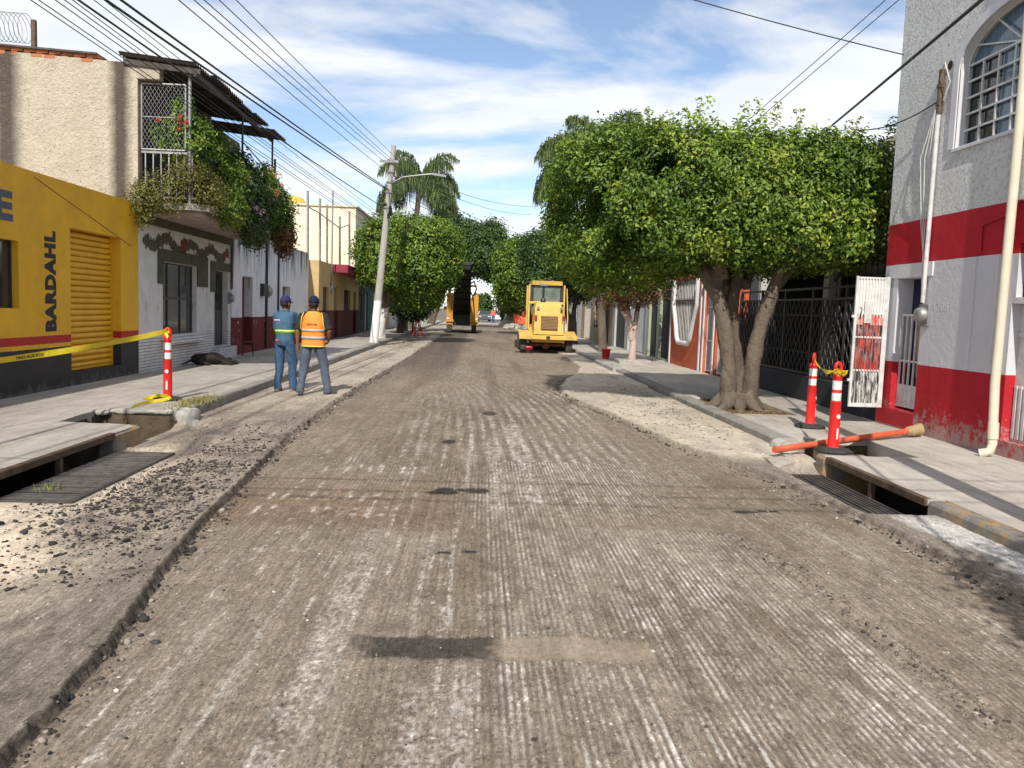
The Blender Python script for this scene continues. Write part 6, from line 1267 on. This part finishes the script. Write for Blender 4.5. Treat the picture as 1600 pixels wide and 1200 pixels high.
    if vest:
        vm, bm_, tm = vest; B = MB(); V_ = [(0, .0, .86, .205, .155), (0, 0, .95, .2, .15), (0, -.005, 1.1, .202, .148), (0, -.008, 1.25, .208, .146), (0, -.006, 1.36, .190, .130), (0, 0, 1.425, .150, .105), (0, 0, 1.47, .085, .078)]
        loft(B, V_); vo_ = remeshed(B, 'vest', vm, vx, 2, (.006, 9)); vo_ = lnk(bpy.data.objects.new('vest', vo_), r)
        if detail:
            for z0 in (.985, 1.115):
                B = MB(); loft(B, [(0, -.004, z0, .2085, .1565), (0, -.004, z0+.05, .2085, .1565)], 28); B.build('reflective_band', bm_, vo_)
            B = MB(); loft(B, [(0, 0, .853, .207, .157), (0, 0, .872, .207, .157)], 28); B.build('hem', tm, vo_)
            for e in (-1, 1):
                B = MB(); B.tube([(e*.155, -.09, 1.455), (e*.185, -.125, 1.36), (e*.195, -.120, 1.25), (e*.205, -.075, 1.16)], .008, 6); B.build('trim', tm, vo_)
            B = MB(); B.tube([(.085*math.cos(a), -.01-.075*math.sin(a)*.9, 1.462) for a in [math.pi*i/8 for i in range(9)]], .010, 6); B.build('neck_trim', tm, vo_)
            letters('lettering', 'SINCAM', m_letter, vo_, (-.085, -.161, 1.235), (1, 0, 0), (0, 0, 1), .17, .032, .02, .003)
    # hair and cap
    B = MB(); loft(B, [(0, -.012, 1.545, .072, .075), (0, -.012, 1.60, .080, .090), (0, .0, 1.65, .081, .096), (0, .004, 1.70, .055, .07)]); B.build('hair', mat_hair, r)
    B = MB(); loft(B, [(0, .006, 1.625, .088, .106), (0, .006, 1.66, .089, .107), (0, .004, 1.70, .078, .093), (0, .0, 1.735, .052, .062), (0, 0, 1.75, .02, .025)]); cp = B.build('cap' if hat == 'cap' else 'hard_hat', cap, r)
    B = MB(); n = 12; P_ = [(.085*math.cos(math.pi*i/n), .06+.125*math.sin(math.pi*i/n)**.8, 1.632-.012*math.sin(math.pi*i/n)) for i in range(n+1)]; B.prism(P_, (0, 0, .008)); B.build('brim', cap, cp)
    if headturn:
        R_ = Matrix.Translation((0, 0, 0)) @ Matrix.Rotation(headturn, 4, 'Z')
        for c in r.children:
            if c.name.split('.')[0] in ('hair', 'cap', 'hard_hat'): c.matrix_local = R_
    return r
mat_hair = mat('black_hair', (.015, .012, .011), (.03, .025, .022), 30, .7)
def cloth(name, a, b, rough=.9): return mat(name, a, b, 6, rough, .35, 120, .003, .15)
m_denim = cloth('blue_denim_shirt', (.065, .135, .21), (.05, .105, .17)); m_jean = cloth('blue_jeans', (.05, .105, .19), (.035, .075, .14)); m_slate = cloth('slate_work_trousers', (.10, .125, .17), (.07, .09, .125)); m_blackcl = cloth('charcoal_shirt', (.022, .022, .024), (.035, .034, .034))
m_vest = mat('orange_vest_fabric', (.90, .28, .045), (.82, .22, .03), 4, .7, .3, 60, .004); m_trim = mat('neon_yellow_trim', (.75, .68, .12), None, 5, .7); m_grey = mat('silver_reflective_tape', (.36, .38, .41), (.28, .3, .33), 12, .4)
m_navy = cloth('navy_cap', (.018, .022, .06), (.013, .016, .04)); m_purple = cloth('indigo_cap', (.04, .04, .11), (.03, .03, .08)); m_boot = cloth('tan_boot', (.34, .22, .12), (.26, .17, .1)); m_shoe = cloth('dusty_black_shoe', (.05, .048, .045), (.09, .085, .078))
w2 = person('worker in orange reflective vest, dark shirt and navy cap seen from behind', (-2.83, 14.66, float(road_surface(np.array([-2.83]), np.array([14.66]))[0][0])+.004), -.02, 1.70, m_blackcl, m_slate, m_shoe, m_navy, [(-.21, -.04, -.15), (.25, .05, .8)], [((-.275, -.02, 1.13), (-.285, .03, .89), (-.265, .05, .72)), ((.285, -.05, 1.13), (.245, .10, .95), (.16, .16, .86))], (m_vest, m_grey, m_trim), .4)
w1 = person('worker in blue denim shirt with neon waist stripe and indigo cap', (-3.5, 15.45, float(road_surface(np.array([-3.5]), np.array([15.45]))[0][0])+.004), -.42, 1.73, m_denim, m_jean, m_boot, m_purple, [(-.12, -.05, -.3), (.12, .09, .5)], [((-.24, .06, 1.14), (-.13, .25, 1.02), (.0, .30, 1.02)), ((.24, .12, 1.2), (.21, .33, 1.36), (.17, .45, 1.46))], None, 1.0)
B = MB(); loft(B, [(0, -.004, 1.075, .186, .136), (0, -.004, 1.125, .186, .136)], 28); B.build('neon_stripe', mat('neon_stripe', (.55, .75, .10), (.42, .6, .1), 6, .5), w1); B = MB(); loft(B, [(0, -.004, 1.09, .1875, .1375), (0, -.004, 1.105, .1875, .1375)], 28); B.build('stripe_core', m_grey, w1)
b = MB(); b.box(-.13, -.01, -.141, -.134, 1.285, 1.312, .002); b.build('back_print', mat('faded_print', (.62, .5, .52), (.4, .3, .4), 30, .8), w1); b = MB(); b.box(-.11, -.04, -.141, -.132, .915, .945, .003); b.build('pocket_patch', mat('red_patch', (.4, .12, .07), None, 9, .8), w1)
FW = dict(group='road workers', detail=False)
STL = [(-.1, -.02, 0), (.1, .05, 0)]; AST = [((-.26, 0, 1.13), (-.26, .04, .88), (-.25, .06, .72)), ((.26, 0, 1.13), (.26, .04, .88), (.25, .06, .72))]
m_orv = mat('orange_red_vest', (.75, .13, .05), None, 4, .7)
person('far worker in red-orange shirt walking up the middle of the street', (2.05, 103, 0), 3.0, 1.75, m_orv, m_jean, m_shoe, m_red, STL, AST, None, 1.0, hat='hard_hat', **FW)
person('far worker in dark clothes standing beside the sand heap', (2.75, 88, .0), .4, 1.78, m_blackcl, m_jean, m_shoe, m_navy, STL, AST, None, 1.0, **FW)
person('far worker in orange vest behind the rubble near the whitewashed trunks', (4.55, 82, .14), .3, 1.7, m_blackcl, m_jean, m_shoe, m_red, STL, AST, (m_orv, m_grey, m_trim), .4, hat='hard_hat', **FW)
person('far worker in orange vest and dark hat standing at the rubble edge', (5.15, 80, .14), 2.4, 1.72, m_orv, m_slate, m_shoe, m_navy, STL, AST, (m_vest, m_grey, m_trim), .4, **FW)

# ------------------------------------------------------------------ dog, stool
dg_ = empty('dog', (-6.15, 19.55, SZ), .55, 'dark brown dog asleep on its side against the whitewashed house', 'dog'); B = MB()
loft2 = lambda pts, rad, n=14: B.tube([Vector(p) for p in pts], rad, n)
loft2([(-.40, .02, .12), (-.30, .02, .135), (-.12, .0, .145), (.08, .0, .15), (.22, .0, .13), (.31, -.02, .11)], [.07, .125, .125, .145, .125, .085])   # trunk, deep chest
loft2([(.26, -.01, .11), (.38, -.03, .085), (.46, -.05, .075)], [.085, .07, .062]); loft2([(.45, -.05, .075), (.53, -.07, .065), (.60, -.09, .05), (.645, -.10, .045)], [.068, .060, .038, .028], 12)      # neck, head, muzzle
loft2([(.47, .0, .12), (.44, .03, .155), (.41, .05, .13)], [.022, .03, .012], 8); loft2([(.47, -.08, .13), (.43, -.09, .16), (.40, -.09, .13)], [.022, .03, .012], 8)
for p in ([(.2, -.08, .09), (.26, -.22, .06), (.40, -.27, .035), (.47, -.28, .03)], [(.16, -.06, .13), (.2, -.2, .11), (.33, -.24, .075), (.41, -.25, .06)]): loft2(p, [.058, .036, .026, .03], 10)
for p in ([(-.3, -.05, .09), (-.18, -.20, .07), (-.28, -.28, .045), (-.12, -.30, .03), (-.05, -.30, .03)], [(-.31, -.03, .14), (-.22, -.18, .12), (-.31, -.25, .09), (-.17, -.28, .07), (-.1, -.29, .06)]): loft2(p, [.085, .055, .032, .024, .028], 10)
loft2([(-.42, .03, .1), (-.52, -.02, .05), (-.62, -.1, .025), (-.66, -.18, .02)], [.03, .022, .018, .010], 8)
lnk(bpy.data.objects.new('body', remeshed(B, 'body', mat('dark_dog_coat', (.010, .008, .007), (.026, .019, .013), 7, .75, .5, 90, .004), .013, 2, (.005, 22))), dg_)
st_ = empty('stool', (-6.3, 23.35, SZ), .3, 'small black metal stool by the whitewashed doorstep', 'stool'); b = MB(); b.box(-.15, .15, -.13, .13, .36, .39, .008); b.build('seat', m_black, st_)
for x in (-.12, .12):
    for y in (-.1, .1): b = MB(); b.tube([(x, y, .36), (x*1.15, y*1.15, 0)], .014, 6); b.build('leg', m_black, st_)

# ------------------------------------------------------------------ yellow road sweeper tractor
m_cy = mat('worn_yellow_machine_paint', (.66, .44, .10), (.57, .37, .08), 3, .5, .1, 60, .002, .4, dirt=(.24, .17, .10), dscale=1.6, damt=.65)
m_rust = mat('rusty_axle', (.20, .085, .045), (.12, .06, .04), 5, .8); m_tyre = mat('dusty_tyre', (.045, .042, .038), (.10, .09, .075), 5, .9, .5, 40, .006); m_tail = mat('red_tail_lamp', (.42, .02, .03), None, 5, .3)
m_cglass = mat('cab_glass', (.10, .13, .12), (.20, .24, .2), 3, .08, 0, spec=.6)
def wheel(root, c, R_, w, m_hub, name='wheel'):
    c = Vector(c); o = MB(); o.lathe(c, [(R_*.62, -w/2), (R_*.92, -w/2), (R_, -w*.32), (R_, w*.32), (R_*.92, w/2), (R_*.62, w/2), (R_*.62, -w/2)], 24, 0, (1, 0, 0)); q = o.build(name, m_tyre, root)
    o = MB(); o.lathe(c, [(R_*.15, -w*.42), (R_*.5, -w*.38), (R_*.61, -w*.46), (R_*.61, w*.46), (R_*.5, w*.38), (R_*.15, w*.42)], 18, 0, (1, 0, 0)); o.build('rim', m_hub, q); return q
sw = empty('road_tractor', (2.80, 32.3, .0), 0, 'worn yellow road sweeper tractor with glazed cab and exhaust stack', 'construction machine')
b = MB(); b.prism([(-.56, .0, .76), (.60, .0, .76), (.56, .12, 1.75), (.48, .3, 2.0), (-.46, .3, 2.0), (-.54, .12, 1.75)], (0, -1.5, 0)); b.build('hood', m_cy, sw)
b = MB(); b.box(-.30, .36, -.035, .0, .95, 1.48, .01); gr = b.build('grille', mat('grille_mesh', (.24, .14, .065), (.15, .09, .045), 9, .8), sw); sl_ = None
for i in range(9):
    bb = MB(); bb.box(-.31, .31, -.012, 0, -.010, .010); sl_ = sl_ or bb.mesh('grille_slat', mat('grille_slat_paint', (.33, .21, .10), None, 5, .7)); q = bpy.data.objects.new('grille_slat', sl_); q.location = (.03, -.036, .99+i*.056); lnk(q, gr)
for x in (-.50, .57): b = MB(); b.box(x-.045, x+.045, -.03, .02, 1.30, 1.50, .02); b.build('tail_lamp', m_tail, sw)
for x in (-.42, .5): b = MB(); b.box(x-.05, x+.05, .04, .14, 1.72, 1.83, .01); b.build('lamp_box', m_greypaint, sw)
# deck in three plates: rear beam, left and right fender plates
b = MB(); b.box(-1.13, 1.14, -.06, .1, .56, .73, .012); b.build('rear_beam', m_cy, sw); b = MB(); b.box(-.075, .075, -.09, -.06, .60, .70); b.build('hitch', m_black, sw)
for x0, x1 in ((-1.12, -.57), (.62, 1.13)): b = MB(); b.prism([(x0, .1, .73), (x1, .1, .73), (x1, 1.0, .88), (x0, 1.0, .88)], (0, 0, .05)); b.build('fender', m_cy, sw)
b = MB(); b.box(-.62, .66, .1, 4.2, .45, .72, .02); b.build('chassis', m_cy, sw)
# cab
cb = MB()
for x in (-.69, .73): cb.box(x-.035, x+.035, 1.5, 1.6, .9, 2.72, .01); cb.box(x-.035, x+.035, 2.9, 3.0, .9, 2.72, .01)
cb.box(-.66, .70, 1.5, 1.58, 1.95, 2.05, .01); cb.box(-.66, .70, 1.5, 3.0, .85, 1.0, .01); cb = cb.build('cab_frame', m_cy, sw)
b = MB(); b.prism([(-.60, 1.4, 2.71), (.64, 1.4, 2.71), (.62, 1.36, 2.88), (-.58, 1.36, 2.88)], (0, -1.75, 0)); b.build('cab_roof', m_cy, cb)
for n_, a in (('pane', (-.52, .55, 1.53, 1.545, 2.05, 2.68)), ('pane', (-.6, .64, 2.95, 2.965, 1.1, 2.68)), ('pane', (-.68, -.67, 1.62, 2.88, 1.1, 2.68)), ('pane', (.71, .72, 1.62, 2.88, 1.1, 2.68))): b = MB(); b.box(*a); b.build(n_, m_cglass, cb)
b = MB(); b.box(-.655, -.52, 1.50, 1.56, 2.05, 2.70, .004); b.box(.55, .69, 1.5, 1.56, 2.05, 2.70, .004); b.build('window_gasket', m_black, cb)
b = MB(); b.box(-.25, .2, 2.0, 2.5, 1.0, 1.5, .05); b.box(-.25, .2, 1.85, 2.0, 1.45, 2.1, .05); b.build('seat', m_black, cb)
b = MB(); b.tube([(-.20, .55, 1.95), (-.20, .55, 2.55), (-.20, .5, 2.72)], .045, 12); ex = b.build('exhaust', m_black, sw); b = MB(); b.lathe((-.20, .55, 1.95), [(.06, -.1), (.10, -.05), (.10, .18), (.05, .24)], 14); b.build('muffler', m_black, ex); b = MB(); b.box(-.34, -.06, .42, .6, 2.64, 2.74, .02); b.build('rain_cap', m_greypaint, ex)
for x in (-.93, .87): wheel(sw, (x, .55, .33), .33, .25, m_cy)
for x in (-.85, .85): wheel(sw, (x, 3.6, .42), .42, .28, m_cy)
b = MB(); b.tube([(-.86, .55, .34), (.8, .55, .34)], .05, 10); b.lathe((-.03, .55, .34), [(.06, -.2), (.16, -.1), (.18, 0), (.16, .1), (.06, .2)], 14, 0, (0, 1, 0)); b.build('axle', m_rust, sw)
b = MB(); b.lathe((-.70, .35, .22), [(.10, -.12), (.11, 0), (.10, .12)], 12, 0, (1, 0, 0)); b.build('red_canister', m_tail, sw)
b = MB(); b.box(-1.25, -1.02, .3, .9, .2, .5, .02); b.build('broom_housing', m_black, sw); b = MB(); b.tube([(-.95, 2.4, .35), (.95, 2.0, .35)], .3, 18); b.build('broom', m_rubber, sw)
b = MB(); b.tube([(.83, 1.55, 2.6), (.9, 1.5, 1.4), (.86, 1.2, .8)], .025, 8); b.build('grab_rail', m_cy, sw)

# ------------------------------------------------------------------ cold milling machine with raised conveyor
m_my = mat('milling_machine_yellow', (.58, .30, .035), (.46, .23, .03), 2, .5, .1, 60, .002, .4, dirt=(.2, .13, .07), dscale=1.2, damt=.5)
mm = empty('milling_machine', (-1.0, 57, 0), 0, 'yellow cold milling machine with black conveyor raised toward the street', 'construction machine')
b = MB(); b.prism([(-1.05, 0, .55), (-.62, 0, .55), (-.62, 0, 2.55), (-.7, 0, 2.72), (-1.0, 0, 2.72), (-1.05, 0, 2.6)], (0, -6.5, 0)); b.build('body_side', m_my, mm)
b = MB(); b.prism([(.55, 0, .55), (1.10, 0, .55), (1.10, 0, 2.5), (1.02, 0, 2.75), (.66, 0, 2.6), (.55, 0, 2.2)], (0, -6.5, 0)); b.build('body_side', m_my, mm)
b = MB(); b.box(-.60, .54, .6, 6.3, .5, 2.3, .03); b.build('engine_bay', m_black, mm)
for x in (-.85, .83):
    tk = MB(); n = 20; P_ = []
    for i in range(n):
        a = 2*math.pi*i/n; P_.append((x-.16, .75+math.copysign(.45, math.cos(a))*(abs(math.cos(a)) > .05)+.25*math.cos(a), .30+.30*math.sin(a)))
    tk.prism(P_, (-.32, 0, 0)); tk = tk.build('track', m_tyre, mm); pd = None
    for i in range(11): bb = MB(); bb.box(-.17, .17, -.04, .04, -.015, .015); pd = pd or bb.mesh('track_pad', m_rubber); q = bpy.data.objects.new('track_pad', pd); q.location = (x, .08 if i < 5 else .2+(i-5)*.2, (.12+i*.09) if i < 5 else .61); q.rotation_euler = (math.pi/2 if i < 5 else 0, 0, 0); lnk(q, tk)
c0, c1 = Vector((-.02, .3, 1.25)), Vector((.12, -5.6, 4.05)); dcv = (c1-c0).normalized(); cv = MB(); nx = Vector((1, 0, 0)); nz = nx.cross(dcv).normalized()
if nz.z > 0: nz = -nz
w0, w1 = .60, .47; cv.add([c0-nx*w0, c0+nx*w0, c1+nx*w1, c1-nx*w1, c0-nx*w0-nz*.5, c0+nx*w0-nz*.5, c1+nx*w1-nz*.4, c1-nx*w1-nz*.4], [(0, 1, 2, 3), (7, 6, 5, 4), (0, 4, 5, 1), (2, 6, 7, 3), (1, 5, 6, 2), (0, 3, 7, 4)]); m_belt = mat('black_conveyor', (.007, .007, .007), (.012, .011, .01), 4, .7); cv = cv.build('conveyor', m_belt, mm)
for i in range(7):
    p = c0.lerp(c1, (i+.5)/7); w = w0+(w1-w0)*(i+.5)/7; bb = MB(); bb.bar(p-nx*w+nz*.02, p+nx*w+nz*.02, .10, .04); bb.build('cross_brace', m_belt, cv)
b = MB(); b.tube([c1-nx*.40-nz*.2, c1+nx*.40-nz*.2], .2, 14); b.build('head_drum', m_greypaint, cv); b = MB(); b.box(c1.x-.45, c1.x+.45, c1.y-.3, c1.y+.25, c1.z+.22, c1.z+.46, .03); b.build('discharge_hood', m_black, cv)
b = MB(); b.tube([(-.7, .3, 2.4), c0.lerp(c1, .55)-nx*.5], .05, 8); b.tube([(.75, .3, 2.4), c0.lerp(c1, .55)+nx*.5], .05, 8); b.build('lift_cylinders', m_galv, cv)
b = MB(); b.tube([(.62, .2, 2.3), (.95, -.3, 3.0), (.75, -.6, 3.5), (.5, -1.2, 3.3)], .05, 8); b.build('hose', m_black, mm)
b = MB(); b.box(-1.28, -1.05, .3, .8, 1.55, 1.78, .03); b.build('side_bracket', m_my, mm); b = MB(); b.box(-1.1, -.55, -.12, 0, .72, .90, .02); b.box(.55, 1.12, -.12, 0, .72, .9, .02); b.build('bumper', m_my, mm)
for x in (-.95, 1.0): b = MB(); b.box(x-.09, x+.09, -.16, -.12, .92, 1.02, .01); b.build('lamp', m_refl, mm)
b = MB(); b.box(-1.0, .95, 2.6, 4.4, 3.25, 3.35, .03); cpy = b.build('canopy', m_my, mm)
for x in (-.95, .9):
    for y in (2.7, 4.3): b = MB(); b.tube([(x, y, 2.5), (x, y, 3.26)], .03, 8); b.build('canopy_post', m_black, cpy)
b = MB(); b.box(-.95, -.78, 0, .12, 2.75, 3.1, .02); b.build('mirror', m_black, mm)

# ------------------------------------------------------------------ far cars, rubble, heap, barrier
def car(label, loc, rz, m, h=1.45):
    r = empty('car', loc, rz, label, 'car', 'cars at the far crossing'); k = h/1.45
    b = MB(); b.prism([(-.85, -2.1, .3), (-.85, 2.1, .3), (-.85, 2.15, .6), (-.85, 1.9, .8*k), (-.85, 1.0, .92*k), (-.85, -1.9, .95*k), (-.85, -2.12, .75)][::-1], (-1.7, 0, 0)); b.build('body', m, r)
    b = MB(); b.add([(-.8, -1.75, .94*k), (.8, -1.75, .94*k), (.8, 1.05, .92*k), (-.8, 1.05, .92*k), (-.62, -1.25, 1.42*k), (.62, -1.25, 1.42*k), (.62, .3, 1.44*k), (-.62, .3, 1.44*k)], [(4, 5, 6, 7), (0, 4, 7, 3), (1, 2, 6, 5), (0, 1, 5, 4), (3, 7, 6, 2)]); cbn = b.build('cabin', m_glass, r)
    b = MB(); b.box(-.62, .62, -1.24, .3, 1.43*k, 1.47*k, .015); b.build('roof', m, r)
    for x in (-.78, .78):
        for y in (-1.3, 1.35): wheel(r, (x, y, .31), .31, .2, m_galv)
    for x in (-.6, .6): b = MB(); b.box(x-.16, x+.16, -2.16, -2.08, .62, .74, .02); b.build('lamp', m_refl, r)
    return r
m_cw = mat('white_car_paint', (.7, .7, .7), None, 3, .25, 0, spec=.5); m_cg = mat('grey_car_paint', (.10, .105, .11), None, 3, .25, 0, spec=.5)
car('dark grey car facing up the street just beyond the milling machine', (1.0, 116, 0), .05, m_cg); car('white car at the far crossing beside the dark grey car', (3.2, 122, 0), 0, m_cw); car('white van-like car behind the far workers', (5.2, 121, 0), .5, m_cw, 1.9); car('white car crossing behind the others at the far junction', (2.5, 131, 0), 1.4, m_cw)
# sand heap
n = 40; xs_ = np.linspace(-1.5, 1.5, n); Xg, Yg = np.meshgrid(xs_, xs_); Rg = np.sqrt(Xg**2+Yg**2); Zg = np.maximum(-.05, 1.6-1.2*Rg-.12*np.exp(-Rg*3)) + .12*(fbm(Xg*3+9, Yg*3+9, 5, 4)-.5)*(Rg < 1.4)
i_ = np.arange(n*n).reshape(n, n); o = bpy.data.objects.new('sand_heap', npmesh('sand_heap', np.stack([Xg, Yg, Zg], -1).reshape(-1, 3), np.stack([i_[:-1, :-1], i_[:-1, 1:], i_[1:, 1:], i_[1:, :-1]], -1).reshape(-1, 4), mat('pale_sand', (.46, .37, .26), (.36, .28, .19), 3, .95, .6, 20, .02), True)); o.location = (3.45, 84, .03); lnk(o); tag(o, 'conical heap of pale sand at the right kerb', 'sand heap')
cmr = [chunk_mesh('rubble_chunk', 20+s, m_gravelc, (1, .8, .5)) for s in range(5)]; rr = random.Random(12)
for i in range(46):
    q = bpy.data.objects.new('rubble_chunk', cmr[i % 5]); s = rr.uniform(.35, .95); q.scale = (s, s*rr.uniform(.7, 1), s*rr.uniform(.6, 1)); q.location = (rr.uniform(2.6, 5.3), rr.uniform(70, 81), .12+.2*rr.random()); q.rotation_euler = (rr.uniform(-.6, .6), rr.uniform(-.6, .6), rr.uniform(0, 3)); lnk(q); tag(q, 'broken concrete chunk in the rubble before the sand heap', 'rubble', 'rubble chunks before the sand heap')
bf = empty('safety_fence', (4.3, 79, 0), 0, 'orange plastic safety fence sagging behind the rubble', 'fence'); nb = MB(bf.location); nb.prism([(3.5, 79.4, .5), (5.6, 78.2, .2), (5.6, 78.2, .85), (4.6, 78.9, 1.0), (3.5, 79.4, 1.35)], (0, -.02, 0)); nb.build('netting', m_orv, bf)
for x, y in ((3.5, 79.43), (5.6, 78.23)): nb = MB(bf.location); nb.tube([(x, y, 0), (x, y, 1.4)], .03, 6); nb.build('stake', m_steel, bf)
af = empty('folding_barrier', (-3.3, 47.5, 0), 0, 'red folding A-frame barrier at the left kerb under the dark tree', 'barrier')
for y in (46.9, 47.9): nb = MB(af.location); nb.bar((-3.55, y, .0), (-3.35, y, 1.0), .05); nb.bar((-3.05, y, 0), (-3.3, y, 1.0), .05); nb.build('leg', m_red, af)
nb = MB(af.location); nb.box(-3.35, -3.3, 46.85, 47.95, .75, .95); nb.build('board', m_red, af)
rp = empty('plant_pot', (4.35, 27.6, SZ), 0, 'small red plastic pot on the whitewashed kerb', 'pot'); b = MB(); b.lathe((0, 0, 0), [(.11, 0), (.15, .28), (.165, .29), (.165, .33), (.14, .33)], 14); b.build('pot', m_red, rp); b = MB(); b.lathe((0, 0, .26), [(.13, 0), (.13, .02)], 14); b.build('soil', m_soil, rp)

# ------------------------------------------------------------------ loose matter: asphalt crumbs, grit, leaf litter, weeds
ico = bmesh.new(); bmesh.ops.create_icosphere(ico, subdivisions=1, radius=1); IV = np.array([v.co[:] for v in ico.verts]); ico.verts.index_update(); IF = np.array([[v.index for v in f.verts] for f in ico.faces]); ico.free()
def scatter(name, P, S, m, flat=.6, tint=None, kindlabel=None, cat=None):
    n = len(P); sc = S[:, None, None]*NR.uniform(.55, 1.3, (n, 1, 3))*np.array([1, 1, flat]); V = IV[None]*sc*NR.uniform(.7, 1.3, (n, 12, 1)); a = NR.uniform(0, 6.28, n); c, s = np.cos(a), np.sin(a)
    V = np.stack([V[..., 0]*c[:, None]-V[..., 1]*s[:, None], V[..., 0]*s[:, None]+V[..., 1]*c[:, None], V[..., 2]], -1)+P[:, None, :]; F_ = (IF[None]+12*np.arange(n)[:, None, None]).reshape(-1, 3)
    t_ = np.repeat(NR.random(n) if tint is None else tint, 20); o = bpy.data.objects.new(name, npmesh(name, V.reshape(-1, 3), F_, m, False, [('tint', 'FACE', 'FLOAT', t_)])); lnk(o); return tag(o, kindlabel, cat, None, 'stuff')
def onroad(x, y, s):
    z, _ = road_surface(x, y); return np.stack([x, y, z+s*.22], 1)
def crumb_mat(name, stops): t = NT(name); a = t.n('ShaderNodeAttribute'); a.attribute_name = 'tint'; t.bump(t.noise(120, 3), .5, .004); return t.fin(t.ramp(a.outputs['Fac'], stops), .95, .15)
m_crumb = crumb_mat('asphalt_crumbs', [(0, (.018, .018, .018)), (.6, (.05, .047, .044)), (.85, (.09, .082, .074)), (1, (.3, .27, .23))])
m_grit = crumb_mat('grit', [(0, (.05, .045, .04)), (.5, (.18, .155, .13)), (.8, (.32, .29, .25)), (1, (.55, .52, .48))])
n = 14000; x = NR.uniform(-3.6, -1.7, n*3); y = NR.uniform(4.5, 11.5, n*3)
den = np.exp(-(((x+2.75-.06*(y-7))/.42)**2+((y-8.0)/1.35)**2))+.75*np.exp(-(((x+2.45)/.42)**2+((y-6.1)/.8)**2))+.10*(y < 9)+.04; k = NR.random(n*3) < den*.55*sst(.25, .6, fbm(x*2, y*2, 60, 3)+.15)
k &= (x < np.interp(y, eLy, eLx)-.04) & ~((x < -3.28) & (y > 6.9) & (y < 9.4)); x, y = x[k], y[k]; s = np.clip(NR.lognormal(-4.95, .55, len(x)), .004, .03); scatter('asphalt_crumbs', onroad(x, y, s), s, m_crumb, .65, None, 'loose black asphalt crumbs strewn beside the left drain', 'rubble')
n = 5200; x = NR.uniform(-3.9, 3.9, n); y = 1.9+NR.random(n)**1.7*13; s = np.clip(NR.lognormal(-5.5, .5, n), .0022, .016); scatter('road_grit', onroad(x, y, s), s, m_grit, .7, None, 'fine grit and stone chips over the milled road', 'gravel')
# crumbs broken off along the cut edges
y = NR.uniform(2.3, 22, 1700); y2 = y[:900]; x = np.concatenate([np.interp(y2, eLy, eLx)+np.abs(NR.normal(.03, .05, 900)), np.interp(y[900:], eRy, eRx)-np.abs(NR.normal(.02, .06, 800))]); s = np.clip(NR.lognormal(-4.75, .5, 1700), .004, .03); scatter('edge_crumbs', onroad(x, y, s), s, m_crumb, .7, np.clip(NR.normal(.55, .3, 1700), 0, 1), 'crumbled asphalt lying along the cut road edges', 'rubble')
y = NR.uniform(3.2, 6.2, 420); x = np.interp(y, [3.0, 3.6, 4.45, 5.24, 6.08, 6.4], [2.22, 2.19, 2.15, 2.13, 1.96, 1.75])+NR.normal(0, .04, 420); s = np.clip(NR.lognormal(-5.1, .5, 420), .003, .016); scatter('seam_crumbs', onroad(x, y, s), s, m_grit, .7, np.clip(NR.normal(.3, .2, 420), 0, .75), 'crumbled asphalt along the seam between milling passes', 'rubble')
# leaf litter on the pale bay and round the trunk
def litter(name, x, y, z, size, m, label):
    C_ = np.stack([x, y, z+.006], 1); o = bpy.data.objects.new(name, leaf_mesh(name, C_, np.tile([0, 0, 1.], (len(x), 1)), size, size*.5, m, NR.random(len(x)), .1, .35, 1.0)); lnk(o); return tag(o, label, 'leaves', None, 'stuff')
m_lit = leaf_mat('fallen_leaves', (.02, .018, .012), (.07, .05, .025), (.22, .14, .06), .8, .05)
x = np.concatenate([NR.normal(3.05, .38, 230), NR.normal(3.4, .3, 160)]); y = np.concatenate([NR.normal(13.4, 1.9, 230), NR.normal(17.5, 2.5, 160)]); k = (x > np.interp(y, eRy, eRx)+.1) & (x < 3.8) & (y > 9.8); litter('leaf_litter', x[k], y[k], road_surface(x[k], y[k])[0], .05, m_lit, 'dark fallen leaves scattered over the pale concrete bay')
a = NR.uniform(0, 6.28, 900); rr_ = .3+.75*NR.random(900)**.8; x = 4.5+rr_*np.cos(a)*.75; y = 14.05+rr_*np.sin(a)*1.2; k = (x > 4.1) & (x < 5.12); litter('leaf_litter', x[k], y[k], .12+0*x[k], .065, m_dry, 'dry brown leaves heaped round the big trunk')
x = NR.uniform(-4.0, -2.6, 900); y = NR.uniform(33, 60, 900); litter('leaf_litter', x, y, road_surface(x, y)[0], .09, m_dry, 'dry leaves gathered along the left kerb past the utility pole')
def tuft(name, label, cx, cy, z, rx, ry, n, h, m, rz=0):
    x = NR.normal(0, rx, n); y = NR.normal(0, ry, n); X_ = cx+x*math.cos(rz)-y*math.sin(rz); Y_ = cy+x*math.sin(rz)+y*math.cos(rz); hh_ = h*NR.uniform(.4, 1.2, n); dx = NR.normal(0, .5, n)*hh_; dy = NR.normal(0, .5, n)*hh_; w = .006
    V = np.stack([np.stack([X_-w, Y_, np.full(n, z)], 1), np.stack([X_+w, Y_, np.full(n, z)], 1), np.stack([X_+dx, Y_+dy, z+hh_], 1)], 1).reshape(-1, 3)
    o = bpy.data.objects.new(name, npmesh(name, V, np.arange(n*3).reshape(n, 3), m, False, [('tint', 'FACE', 'FLOAT', NR.random(n))])); lnk(o); return tag(o, label, 'grass', None, 'stuff')
m_grass = leaf_mat('dry_grass', (.10, .10, .03), (.22, .2, .07), (.38, .32, .14), .8)
tuft('dry_grass', 'patch of flattened dry grass on the kerb beside the red post', -4.08, 12.35, .15, .10, .36, 900, .05, m_grass); tuft('weed', 'small green weed growing through the left drain grate', -3.72, 7.35, -.06, .04, .06, 18, .09, m_ficus)
